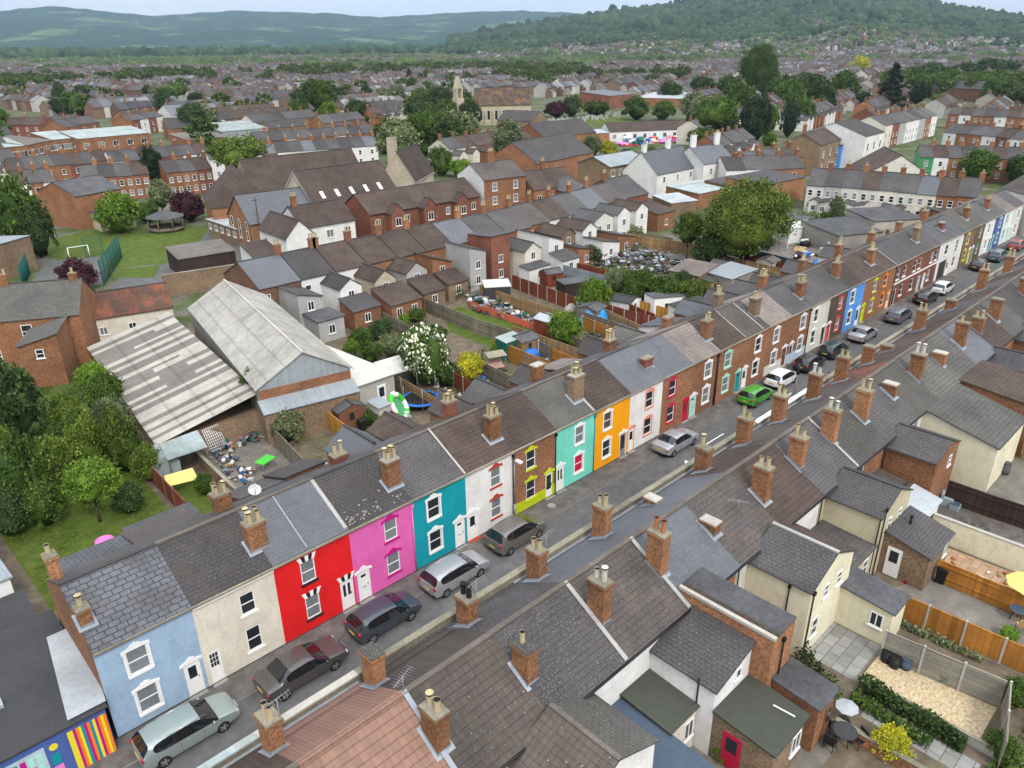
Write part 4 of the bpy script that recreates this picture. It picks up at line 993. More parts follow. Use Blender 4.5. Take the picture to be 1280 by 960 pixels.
# ------------------------------------------------------------ general buildings
def shape(root, W, D, ze, zr, mode, wall, roof, x=0, y=0, zb=0, names=('wall', 'roof'), oh=.15, ridge='ridge_dark', t=.09, roof2=None, edge=None, side=None):
    """walls and roof of one block; front faces -y. mode: x ridge along x, y ridge along y, hip, m+x m-x m+y m-y rising towards, flat"""
    mb = MB(); rb = MB(); X0, X1, Y0, Y1 = x, x + W, y, y + D; xm, ym = x + W / 2, y + D / 2
    c = [(X0, Y0), (X1, Y0), (X1, Y1), (X0, Y1)]
    hz = {'m+x': (ze, zr, zr, ze), 'm-x': (zr, ze, ze, zr), 'm+y': (ze, ze, zr, zr), 'm-y': (zr, zr, ze, ze)}.get(mode, (ze,) * 4)
    for i in range(4):
        j = (i + 1) % 4; p = [(*c[i], zb), (*c[j], zb), (*c[j], hz[j])]
        if mode == 'x' and i == 1: p.append((X1, ym, zr))
        if mode == 'x' and i == 3: p.append((X0, ym, zr))
        if mode == 'y' and i == 0: p.append((xm, Y0, zr))
        if mode == 'y' and i == 2: p.append((xm, Y1, zr))
        p.append((*c[i], hz[i])); mb.face(p, 1 if (side and i in (1, 3)) else 0)
    u = t + .012
    def S(q, m=0): rb.slab([(a, b, z + u) for a, b, z in q], t, m, 2 if edge else m)
    e = oh
    if mode == 'x':
        s = (zr - ze) / (D / 2)
        S([(X0 - e * .6, Y0 - e, ze - s * e), (X1 + e * .6, Y0 - e, ze - s * e), (X1 + e * .6, ym, zr), (X0 - e * .6, ym, zr)])
        S([(X0 - e * .6, ym, zr), (X1 + e * .6, ym, zr), (X1 + e * .6, Y1 + e, ze - s * e), (X0 - e * .6, Y1 + e, ze - s * e)], 1)
        rb.prism([(X0 - e * .6, ym - .11), (X1 + e * .6, ym - .11), (X1 + e * .6, ym + .11), (X0 - e * .6, ym + .11)], zr + u - .07, zr + u + .04, 3)
    elif mode == 'y':
        s = (zr - ze) / (W / 2)
        S([(X0 - e, Y1 + e * .6, ze - s * e), (X0 - e, Y0 - e * .6, ze - s * e), (xm, Y0 - e * .6, zr), (xm, Y1 + e * .6, zr)])
        S([(xm, Y1 + e * .6, zr), (xm, Y0 - e * .6, zr), (X1 + e, Y0 - e * .6, ze - s * e), (X1 + e, Y1 + e * .6, ze - s * e)], 1)
        rb.prism([(xm - .11, Y0 - e * .6), (xm + .11, Y0 - e * .6), (xm + .11, Y1 + e * .6), (xm - .11, Y1 + e * .6)], zr + u - .07, zr + u + .04, 3)
    elif mode == 'hip':
        h = min(W, D) / 2; a, b = X0 - e, X1 + e; f, g = Y0 - e, Y1 + e; z = ze
        if W >= D: r0, r1 = (X0 + h, ym), (X1 - h, ym)
        else: r0, r1 = (xm, Y0 + h), (xm, Y1 - h)
        R0, R1 = (*r0, zr), (*r1, zr)
        if W >= D:
            S([(a, f, z), (b, f, z), R1, R0]); S([(b, g, z), (a, g, z), R0, R1]); S([(a, g, z), (a, f, z), R0]); S([(b, f, z), (b, g, z), R1])
        else:
            S([(a, f, z), (b, f, z), R0]); S([(b, g, z), (a, g, z), R1]); S([(a, g, z), (a, f, z), R0, R1]); S([(b, f, z), (b, g, z), R1, R0])
        rb.tube((r0[0], r0[1], zr + u), (r1[0] + .01, r1[1], zr + u), .09, .09, 6, 3)
    else:
        if mode in ('m+x', 'm-x'):
            s = (hz[1] - hz[0]) / W; zl, zh = hz[0] - s * e, hz[1] + s * e
            S([(X0 - e, Y0 - e, zl), (X1 + e, Y0 - e, zh), (X1 + e, Y1, zh), (X0 - e, Y1, zl)])
        else:
            s = (hz[3] - hz[0]) / D
            S([(X0 - e, Y0 - e, hz[0] - s * e), (X1 + e, Y0 - e, hz[0] - s * e), (X1 + e, Y1, hz[3]), (X0 - e, Y1, hz[3])])
    w = mb.build(names[0], [wall, side or wall], root); r = rb.build(names[1], [roof, roof2 or roof, edge or roof, ridge], root)
    return w, r

_SW = {}
def swin(root, x, z, w, h, y=0, face='f', style='sash', glass='glass', fm='t_white', sill=True):
    """window set on a wall face; f faces -y, l faces -x, r faces +x, b faces +y"""
    k = (round(w, 2), round(h, 2), style, glass, fm, sill)
    if k not in _SW:
        mb = MB(); f = .065; a, b = -.045, .0
        mb.box(0, f, a, b, 0, h); mb.box(w - f, w, a, b, 0, h); mb.box(f, w - f, a, b, 0, f); mb.box(f, w - f, a, b, h - f, h)
        if style == 'sash': mb.box(f, w - f, a + .005, b, h * .5 - .03, h * .5 + .03)
        if style == 'case': mb.box(w / 2 - .03, w / 2 + .03, a + .005, b, f, h - f)
        if sill: mb.box(-.08, w + .08, -.09, .0, -.09, -.002)
        mb.face([(f, -.012, f), (w - f, -.012, f), (w - f, -.012, h - f), (f, -.012, h - f)], 1)
        _SW[k] = mb.mesh('window', [fm, glass])
    rz = {'f': 0, 'l': -math.pi / 2, 'r': math.pi / 2, 'b': math.pi}[face]
    return link('window', _SW[k], root, (x, y, z), rz)
def sdoor(root, x, z, w, h, y=0, face='f', m='t_white'):
    k = ('D', round(w, 2), round(h, 2), m)
    if k not in _SW:
        mb = MB(); mb.box(0, w, -.04, 0, 0, h); mb.box(w * .2, w * .8, -.048, -.041, h * .5, h * .9, 1); _SW[k] = mb.mesh('door', [m, 'glass'])
    return link('door', _SW[k], root, (x, y, z), {'f': 0, 'l': -math.pi / 2, 'r': math.pi / 2, 'b': math.pi}[face])
def ch(root, x, y, zb, zt, n=2, m='brick_stack', w=.8, d=.55, potm='pot_cream', simple=True):
    mb = MB(); mb.box(x - w / 2, x + w / 2, y - d / 2, y + d / 2, zb, zt - .15); mb.box(x - w / 2 - .05, x + w / 2 + .05, y - d / 2 - .05, y + d / 2 + .05, zt - .15, zt); mb.box(x - w / 2 + .05, x + w / 2 - .05, y - d / 2 + .05, y + d / 2 - .05, zt, zt + .05, 1)
    o = mb.build('chimney', [m, 'coping'], root)
    for i in range(n): link('chimney_pot', pot(.13, .55, potm), o, (x + (i - (n - 1) / 2) * w * .5 / max(1, n - 1) * 1.1 if n > 1 else x, y, zt + .02))
    return o
def bld(name, label, cat, A, B, D, ze, zr, mode, wall, roof, group=None, wins=None, lw=None, chs=(), **k):
    """free-standing block: A, B are the ends of the eaves wall that faces the camera, D the depth behind it"""
    W = math.hypot(B[0] - A[0], B[1] - A[1]); rz = math.atan2(B[1] - A[1], B[0] - A[0])
    t = thing(name, label, cat, (A[0], A[1], 0), rz, group); shape(t, W, D, ze, zr, mode, wall, roof, **k)
    if wins:   # (count, rows of sill heights, width, height, style)
        n, rows, ww, wh, st = wins
        for zz in rows:
            for i in range(n): swin(t, W * (i + .5) / n - ww / 2, zz, ww, wh, 0, 'f', st, R.choice(['glass', 'glass', 'glass_net']))
    if lw:
        n, rows, ww, wh, st = lw
        for zz in rows:
            for i in range(n):
                o = swin(t, 0, zz, ww, wh, 0, 'l', st); o.location = (0, D * (i + .5) / n + ww / 2, zz)
    for c in chs: ch(t, *c)
    return t
# ------------------------------------------------------------ rear wings of the near row
def nr(x): a, t = near_root(x); return a, t
def wing(x0, x1, y0, y1, ze, zr, mode, wall, roof, wins=(), own=None, **k):
    """y0 is the end nearest the gardens"""
    a, t = nr((x0 + x1) / 2 if own is None else own)
    k.setdefault('names', ('rear_wing', 'wing_roof'))
    shape(t, x1 - x0, y1 - y0, ze, zr, mode, wall, roof, x=x0 - a, y=y0, **k)
    for w in wins:
        face, p, z, ww, wh = w[:5]; st = w[5] if len(w) > 5 else 'sash'
        if face == 'f': swin(t, x0 - a + p, z, ww, wh, y0, 'f', st)
        elif face == 'd': sdoor(t, x0 - a + p, z, ww, wh, y0, 'f', w[5] if len(w) > 5 else 't_white')
        elif face == 'dl': sdoor(t, x0 - a, z, ww, wh, y1 - p, 'l', w[5] if len(w) > 5 else 't_white')
        else: swin(t, x0 - a, z, ww, wh, y1 - p, 'l', st)
    return a, t
Y = -16.56
wing(14.2, 19.0, -20.0, Y, 4.5, 5.55, 'y', 'p_white', 'tile_speck', [('f', 1.2, 3.0, .8, 1.1), ('f', 3.2, 2.9, .7, 1.0)], own=17.5, roof2='slate_green', ridge='ridge')
wing(9.3, 13.6, -20.2, Y, 4.4, 5.4, 'y', 'p_cream', 'tile_brown', [('f', 1.2, 3.0, .8, 1.1)], own=10)
wing(19.3, 21.2, -21.8, Y, 2.3, 2.5, 'm+y', 'p_lilac', 'felt_blue', own=19.5, names=('lean_to', 'lean_to_roof'))
wing(21.35, 23.4, -19.25, Y, 2.55, 2.75, 'm+y', 'p_cream', 'felt_green', [('f', 1.2, .9, .7, 1.1, 'case')], own=22, names=('lean_to', 'lean_to_roof'))
wing(23.45, 26.4, -20.05, Y, 4.0, 4.85, 'm+x', 'p_white', 'slate', [('f', 1.7, 3.4, .45, .6, 'none')], own=24)
wing(23.5, 26.35, -23.0, -20.07, 2.55, 2.8, 'm+y', 'brick_tan', 'felt_green', [('dl', .6, .1, .9, 2.0, 't_crimson'), ('f', 1.8, .9, .8, 1.1, 'case')], own=24, names=('lean_to', 'lean_to_roof'))
wing(26.45, 28.4, -21.0, -15.9, 5.45, 5.6, 'm+x', 'brick_orange', 'felt', own=27, oh=.02)
a, t = nr(27); mb = MB(); mb.box(26.40 - a, 26.62 - a, -21.05, -15.9, 5.5, 5.66); mb.build('coping', ['concrete_light'], t)
mb = MB(); mb.box(26.63 - a, 26.85 - a, -21.0, -16, 5.6, 5.7); mb.build('ridge_tiles', ['tile_brown'], t)
wing(26.95, 28.6, -23.3, -21.02, 2.75, 2.95, 'm+y', 'brick_orange', 'felt', [('d', .9, .1, .75, 1.95, 't_brown')], own=27, names=('lean_to', 'lean_to_roof'))
a, t = nr(24); downpipe(t, 23.42 - a, -19.2, 2.2, 4.1); a, t = nr(27); downpipe(t, 27.3 - a, -21.08, 3.0, 5.2)
wing(32.1, 37.0, -20.15, Y, 4.45, 5.6, 'y', 'p_yell', 'slate', [('f', 1.6, 3.1, .55, .8), ('f', 3.1, 3.1, .6, .8), ('l', 1.2, .8, .9, 1.3, 'case'), ('f', .8, .9, .7, 1.2)], own=34, roof2='tile_brown', ridge='mortar')
a, t = nr(34); downpipe(t, 32.06 - a, -19.0, .1, 4.3); downpipe(t, 32.3 - a, -20.22, .1, 4.4)
wing(36.2, 38.1, -23.0, -19.9, 2.3, 2.55, 'm+y', 'p_yell', 'felt', [('l', 2.0, 1, .7, .9, 'case')], own=37, names=('lean_to', 'lean_to_roof'))
wing(38.15, 41.3, -19.9, Y, 2.4, 2.6, 'm+y', 'p_beige', 'tile_grey', [('f', 1.7, .9, .7, 1.1)], own=39, names=('lean_to', 'lean_to_roof'))
wing(41.3, 45.7, -19.95, Y, 4.4, 5.45, 'y', 'p_beige', 'slate', [('f', 2.8, 2.9, .5, .8), ('f', 1.2, 3.0, .5, .8)], own=42)
a, t = nr(42); downpipe(t, 41.26 - a, -19.9, .1, 4.3, hopper=False); downpipe(t, 41.6 - a, -20.02, .1, 5.0)
wing(42.4, 46.0, -22.65, -19.97, 2.35, 3.0, 'm+y', 'brick_tan', 'slate', [('dl', .35, .1, .85, 2.0, 't_white'), ('f', 2.6, 1.1, .6, .9, 'case')], own=44, names=('outhouse_wall', 'outhouse_roof'), ridge='ridge')
wing(45.9, 49.8, -19.0, Y, 2.4, 2.7, 'm+y', 'p_white', 'tile_rib', own=46, names=('lean_to', 'lean_to_roof'))
wing(50.2, 54.6, -19.9, Y, 4.4, 5.3, 'y', 'brick', 'slate_lichen', [('f', 2.6, 3.1, .6, .8), ('l', 1.0, .9, .8, 1.2)], own=51)
wing(46.3, 49.4, -20.8, -19.02, 2.3, 2.7, 'm+y', 'p_white', 'roof_pale', [('f', .5, .8, 1.9, 1.1, 'case')], own=47, names=('conservatory', 'conservatory_roof'))
wing(57.0, 63.6, -21.8, Y, 3.6, 4.9, 'm+y', 'p_yell', 'tile_grey', own=60)
wing(64.4, 70.0, -22.0, Y, 4.4, 4.95, 'm+y', 'brick', 'tile_brown', [('l', 2, 2.9, .8, 1.1)], own=66)
wing(72.0, 75.0, -20.5, Y, 4.2, 5.2, 'y', 'p_white', 'felt', own=74); wing(80, 84, -21, Y, 4.2, 5.2, 'y', 'brick', 'slate', own=82); wing(89, 93, -21, Y, 4.2, 5.2, 'y', 'p_white', 'slate', own=91)
for (x0, x1, z0, z1) in ((57.0, 63.6, 4.8, 3.55),):   # white verge of the big cream wing
    a, t = nr(60)
# ------------------------------------------------------------ fences, walls
def fence(name, label, pts, h, m, post=None, step=1.83, cat='fence', th=.045, base=0.0, lattice=False, group=None):
    """panels between posts along a polyline"""
    t = thing(name, label, cat, (pts[0][0], pts[0][1], base), 0, group); ox, oy = pts[0]
    for (a, b) in zip(pts, pts[1:]):
        L = math.hypot(b[0] - a[0], b[1] - a[1]); n = max(1, round(L / step)); rz = math.atan2(b[1] - a[1], b[0] - a[0])
        k = ('pan', round(L / n, 2), round(h, 2), m, post is not None)
        if k not in _SW:
            mb = MB(); w = L / n; g = .05 if post else 0.0; mb.box(g, w - g, -th / 2, th / 2, .04, h); mb.box(g, w - g, -th / 2 - .015, th / 2 + .015, h, h + .04)
            if not post: mb.box(0, w, -th / 2 - .04, -th / 2, h * .3, h * .3 + .08); mb.box(0, w, -th / 2 - .04, -th / 2, h * .8, h * .8 + .08)
            _SW[k] = mb.mesh('panel', [m])
        for i in range(n):
            f = i / n; jz = R.uniform(-.03, .03)
            link('panel', _SW[k], t, (a[0] + (b[0] - a[0]) * f - ox, a[1] + (b[1] - a[1]) * f - oy, jz), rz)
            if post:
                kp = ('post', round(h, 1), post)
                if kp not in _SW: mb = MB(); mb.box(-.055, .055, -.055, .055, 0, h + .12); _SW[kp] = mb.mesh('post', [post])
                link('post', _SW[kp], t, (a[0] + (b[0] - a[0]) * f - ox, a[1] + (b[1] - a[1]) * f - oy, 0), rz)
    return t
def gwall(label, pts, h, m, th=.22, cap='coping', cat='wall', name='garden_wall'):
    t = thing(name, label, cat, (pts[0][0], pts[0][1], 0)); ox, oy = pts[0]; mb = MB(); cb = MB()
    for (a, b) in zip(pts, pts[1:]):
        L = math.hypot(b[0] - a[0], b[1] - a[1]); mb.T = cb.T = Matrix.Translation((a[0] - ox, a[1] - oy, 0)) @ Matrix.Rotation(math.atan2(b[1] - a[1], b[0] - a[0]), 4, 'Z')
        mb.box(0, L, -th / 2, th / 2, 0, h); cb.box(-.02, L + .02, -th / 2 - .03, th / 2 + .03, h, h + .06)
    mb.build('wall', [m], t); cb.build('coping', [cap], t); return t
GY = -28.6
sheet('garden_ground', [(6, -17), (80, -17), (80, -40), (6, -40)], .004, 'dirt')
sheet('yard', [(20, -17), (29, -17), (29, -24), (20, -24)], .009, 'yard')
sheet('patio', [(32.7, -19.4), (36.1, -19.4), (36.1, -22.85), (32.7, -22.85)], .013, 'slabs')
sheet('gravel', [(33.0, -23.0), (36.2, -23.0), (36.2, -28.5), (33.0, -28.5)], .012, 'gravel')
sheet('path', [(30.7, -24), (31.9, -24), (31.9, -29), (30.7, -29)], .011, 'slabs')
sheet('yard', [(39.2, -20), (43.9, -22.7), (43.9, -29.5), (39.2, -29.5)], .010, 'yard')
sheet('patio', [(44.2, -22.7), (48.0, -21.0), (48.3, -31), (44.2, -31)], .013, 'sand_slabs')
sheet('patio', [(48.6, -21), (53.4, -19.5), (53.4, -31), (48.6, -31)], .012, 'pavement')
sheet('patio', [(54, -20), (64, -20), (64, -27), (54, -27)], .013, 'yard')
fence('fence', 'grey horizontal-board fence beside the gravel garden', [(35.3, -23.1), (36.0, -28.6)], 1.75, 'w_gravelboard', 'concrete_light', 1.83)
fence('fence', 'grey board fence closing the far end of the gravel garden', [(36.0, -28.7), (32.0, -29.6)], 1.75, 'w_gravelboard', 'concrete_light', 1.83)
fence('fence', 'orange-brown fence with concrete posts left of the paved yard', [(38.95, -20.2), (39.4, -29.5)], 1.6, 'w_orange', 'concrete_light')
fence('fence', 'orange-brown fence between the paved yard and the sandstone patio', [(44.0, -22.8), (44.2, -31)], 1.5, 'w_orange', None)
fence('fence', 'dark brown fence behind the rattan armchairs', [(53.6, -20.1), (53.9, -31)], 1.7, 'w_dark', None)
fence('fence', 'light brown fence beyond the white conservatory yard', [(64.2, -22.2), (64.5, -30)], 1.7, 'w_tan', None)
gwall('long cream rendered garden wall beside the sandstone patio', [(48.4, -20.9), (48.6, -31)], 1.8, 'p_yell', .22, 'concrete_light')
gwall('low brick wall of the bottom right garden', [(29.0, -23.5), (29.2, -30)], .7, 'brick')
gwall('low concrete edging wall left of the gravel garden', [(32.7, -23.0), (32.7, -29.5)], .5, 'concrete_light', .12)
gwall('rendered wall around the small yard with a red door', [(20.9, -19.4), (23.2, -25.5)], 1.5, 'p_cream', .2)
fence('fence', 'dark fence along the far ends of the near gardens', [(39.4, -29.6), (48.5, -31.3)], 1.7, 'w_grey', None)
# ------------------------------------------------------------ garden things
def rattan(x, y, rz, lab, stool=False):
    t = thing('rattan_stool' if stool else 'rattan_armchair', lab, 'stool' if stool else 'armchair', (x, y, .015), rz, None)
    if stool: mb = MB(); mb.box(-.3, .3, -.3, .3, 0, .38); mb.build('seat', ['rattan'], t); mb = MB(); mb.box(-.27, .27, -.27, .27, .38, .45); mb.build('cushion', ['felt_blue'], t); return
    mb = MB(); mb.box(-.42, .42, -.4, .4, 0, .32); mb.build('seat', ['rattan'], t); mb = MB(); mb.box(-.42, .42, .25, .42, .321, .85); mb.build('backrest', ['rattan'], t)
    for s in (-1, 1): mb = MB(); mb.box(min(s * .42, s * .28), max(s * .42, s * .28), -.4, .249, .321, .6); mb.build('armrest', ['rattan'], t)
    mb = MB(); mb.box(-.27, .27, -.36, .24, .322, .45); mb.build('cushion', ['roof_pale'], t)
m_plain('rattan', (.30, .36, .41), .7, .2, sc2=12)
X = P(1183, 630); rattan(X[0], X[1], rad(10), 'pale blue-grey rattan armchair leftmost by the dark fence'); X = P(1204, 628); rattan(X[0], X[1], rad(0), 'pale blue-grey rattan armchair in the middle by the dark fence'); X = P(1220, 635); rattan(X[0], X[1], rad(-10), 'pale blue-grey rattan armchair rightmost by the dark fence')
X = P(1193, 636); rattan(X[0], X[1], 0, 'low rattan stool in front of the armchairs', True)
def bin_(x, y, lab, m='plastic_black', h=1.05, rz=0, z=.015):
    t = thing('wheelie_bin', lab, 'bin', (x, y, z), rz); mb = MB()
    b0, b1 = .22, .29
    mb.face([(-b0, -b0, .05), (-b0, b0, .05), (b0, b0, .05), (b0, -b0, .05)])
    q = [(-1, -1), (1, -1), (1, 1), (-1, 1)]
    for i in range(4): j = (i + 1) % 4; mb.face([(q[i][0] * b0, q[i][1] * b0, .05), (q[j][0] * b0, q[j][1] * b0, .05), (q[j][0] * b1, q[j][1] * b1, h - .08), (q[i][0] * b1, q[i][1] * b1, h - .08)])
    mb.build('body', [m], t); mb = MB(); mb.slab([(-.31, -.31, h - .02), (.31, -.31, h - .02), (.31, .33, h + .03), (-.31, .33, h + .03)], .06); mb.build('lid', [m], t)
    for s in (-1, 1): mb = MB(); mb.tube((s * .2, .24, .1), (s * .25, .24, .1), .1, .1, 10); mb.build('wheel', ['plastic_black'], t)
X = P(1175, 728); bin_(X[0], X[1], 'black wheelie bin on the paved yard by the orange fence')
def tub(x, y, lab, m='plastic_black', r=.28, h=.7, z=.015, cat='water butt', name='water_butt', lid=True):
    t = thing(name, lab, cat, (x, y, z)); mb = MB(); mb.tube((0, 0, 0), (0, 0, h * .5), r * .85, r, 14, 0, True); mb.tube((0, 0, h * .5), (0, 0, h), r, r * .92, 14, 0, True); mb.build('body', [m], t)
    mb = MB(); mb.tube((0, 0, h), (0, 0, h + .05), r * .98, r * .8, 14); mb.build('lid' if lid else 'rim', [m if lid else 'metal'], t)
for px, py, l in ((1107, 826, 'left one of three dark tubs on the gravel'), (1117, 833, 'middle one of three dark tubs on the gravel'), (1131, 835, 'right one of three dark tubs on the gravel')):
    X = P(px, py); tub(X[0], X[1], l, 'plastic_black' if px < 1130 else 'felt_blue', .3, .62)
X = P(1243, 590); tub(X[0], X[1], 'dark plastic barrel beside the wooden fence at the right edge', 'felt_blue', .35, .9)
X = P(1255, 592); tub(X[0], X[1], 'second plastic barrel right of the dark one at the right edge', 'felt', .35, .9)
def parasol(x, y, lab, m, r=1.3, h=2.2, n=8, tilt=0, z=0.01):
    t = thing('parasol', lab, 'parasol', (x, y, z)); mb = MB(); mb.tube((0, 0, 0), (0, 0, h), .025, .025, 6); mb.build('pole', ['galv'], t)
    mb = MB(); q = [(r * math.cos(2 * math.pi * i / n), r * math.sin(2 * math.pi * i / n), h - r * .28) for i in range(n)]
    for i in range(n): mb.face([q[i], q[(i + 1) % n], (0, 0, h + .05)]); mb.face([q[(i + 1) % n], q[i], (0, 0, h)])
    c = mb.build('canopy', [m], t); mb = MB(); mb.tube((0, 0, 0), (0, 0, .08), .3, .25, 10); mb.build('base', ['plastic_black'], t)
    if tilt: c.rotation_euler = (tilt, 0, 0)
m_plain('cl_yellow', (.72, .50, .16), .8, .1); m_plain('cl_pink', (.50, .30, .27), .8, .15); m_plain('cl_blue', (.02, .15, .50), .6, .2); m_plain('cl_green', (.06, .45, .04), .6, .1); m_plain('cl_greenpale', (.08, .35, .14), .6, .2)
X = P(1276, 765); parasol(X[0] + .3, X[1], 'pale yellow parasol at the right edge above the table', 'cl_yellow', 1.25, 2.1)
def rtable(x, y, lab, m='felt_blue', r=.45, h=.72, z=.015):
    t = thing('garden_table', lab, 'table', (x, y, z)); mb = MB(); mb.tube((0, 0, h), (0, 0, h + .04), r, r, 18); mb.build('tabletop', [m], t)
    for k in range(3): a = k * 2.09; mb = MB(); mb.tube((r * .7 * math.cos(a), r * .7 * math.sin(a), 0), (r * .4 * math.cos(a), r * .4 * math.sin(a), h), .025, .025, 6); mb.build('leg', ['plastic_black'], t)
def gchair(x, y, rz, lab, m='wood_new', z=.015, w=.5):
    t = thing('garden_chair', lab, 'chair', (x, y, z), rz)
    mb = MB(); mb.box(-w / 2, w / 2, -.25, .25, .41, .46); mb.build('seat', [m], t); mb = MB(); mb.box(-w / 2, w / 2, .22, .27, .461, .95); mb.build('backrest', [m], t)
    for a in (-1, 1):
        for b in (-1, 1): mb = MB(); mb.tube((a * w * .45, b * .22, 0), (a * w * .45, b * .22, .41), .022, .022, 5); mb.build('leg', [m], t)
X = P(1269, 775); rtable(X[0], X[1], 'round blue-grey table under the yellow parasol'); X = P(1275, 790); gchair(X[0], X[1], 2, 'wooden chair beside the round blue-grey table')
X = P(1053, 928); rtable(X[0], X[1], 'round dark patterned table in the bottom right garden', 'felt_dark', .55)
for px, py, rz, l in ((1040, 915, .7, 'dark chair on the left of the round patterned table'), (1072, 932, -2, 'dark chair on the right of the round patterned table'), (1036, 935, 1.6, 'dark chair below the round patterned table')): X = P(px, py); gchair(X[0], X[1], rz, l, 'plastic_black')
X = P(1055, 900); parasol(X[0], X[1], 'small white parasol or cover near the brick lean-to', 'roof_pale', .55, 1.0)
X = P(1162, 665, 2.8); 
t = thing('flue_pipe', 'black flue pipe with pale flashing on the outhouse roof', 'flue', (44.3, -20.7, 2.75)); mb = MB(); mb.tube((0, 0, 0), (0, 0, .75), .07, .07, 8); mb.tube((0, 0, .65), (0, 0, .8), .11, .11, 8); mb.build('pipe', ['plastic_black'], t); mb = MB(); mb.box(-.25, .25, -.25, .25, -.05, .03); mb.build('flashing', ['lead'], t)
for k, (px, py, m, w, l) in enumerate(((1042, 700, 'w_tan', .4, 'stray plank leaning in the passage'), )): pass
X = P(1132, 728); t = thing('traffic_cone', 'bright red cone-shaped folded parasol by the outhouse', 'parasol', (X[0], X[1], .01)); mb = MB(); mb.tube((0, 0, 0), (0, 0, 1.1), .22, .03, 8); mb.build('body', ['t_redbright'], t)
X = P(1002, 842); 
def plank(px, py, z, L, rz, lab, m='wood_old', w=.12, tilt=0):
    X = P(px, py, z); mb = MB(); mb.box(-L / 2, L / 2, -w / 2, w / 2, 0, .05); o = mb.build('plank', [m], None, (X[0], X[1], z), rz); tag(o, lab, 'plank')
plank(917, 866, 2.80, 2.2, rad(10), 'pale plank lying on the green felt roof', 'wood_new'); plank(980, 889, 2.86, 1.0, rad(-85), 'white strip lying on the green felt roof edge', 't_white', .05)
# ------------------------------------------------------------ foliage
def leaf_cloud(cx, cr, seed, n_clump, per, ls, squash=.8):
    """points in clumps spread through a lumpy crown; returns quads"""
    rr = np.random.RandomState(seed)
    d = rr.normal(size=(n_clump, 3)); d /= np.linalg.norm(d, axis=1)[:, None]; d[:, 2] = np.where(d[:, 2] < -.35, -d[:, 2], d[:, 2])
    lob = rr.normal(size=(7, 3)); lob /= np.linalg.norm(lob, axis=1)[:, None]
    amp = 1 + .26 * np.max(np.clip(d @ lob.T, 0, 1) ** 3, axis=1) - .16 + rr.uniform(-.08, .06, n_clump)
    rad_ = amp * rr.uniform(.62, 1.0, n_clump) ** .5
    c = d * rad_[:, None] * np.array(cr) + np.array(cx)
    cs = rr.uniform(.5, 1.2, n_clump)
    P0 = np.repeat(c, per, axis=0); S0 = np.repeat(cs, per)
    off = rr.normal(size=(n_clump * per, 3)) * .42
    k = np.mean(cr) * .27
    P0 = P0 + off * (S0 * k)[:, None] * np.array([1, 1, squash])
    n = len(P0); u = rr.normal(size=(n, 3)); u /= np.linalg.norm(u, axis=1)[:, None]; v = rr.normal(size=(n, 3)); v -= (v * u).sum(1)[:, None] * u; v /= np.linalg.norm(v, axis=1)[:, None]
    s = ls * rr.uniform(.6, 1.3, n)[:, None]
    return P0, u * s, v * s * .7
def quads_mesh(name, P0, U, V, mats, mi=None):
    n = len(P0); vs = np.stack([P0 - U, P0 - V, P0 + U, P0 + V], 1).reshape(-1, 3)
    me = bpy.data.meshes.new(name); me.vertices.add(4 * n); me.vertices.foreach_set('co', vs.ravel()); me.loops.add(4 * n); me.loops.foreach_set('vertex_index', np.arange(4 * n)); me.polygons.add(n)
    me.polygons.foreach_set('loop_start', np.arange(n) * 4); me.polygons.foreach_set('loop_total', np.full(n, 4))
    for m in mats: me.materials.append(MATS[m])
    if mi is not None: me.polygons.foreach_set('material_index', mi)
    me.update(calc_edges=True); return me
def core_mesh_add(mb, c, r, seed, m): mb.blob(c, (r[0] * .74, r[1] * .74, r[2] * .74), m, seed, .16, 7)
_T = {}
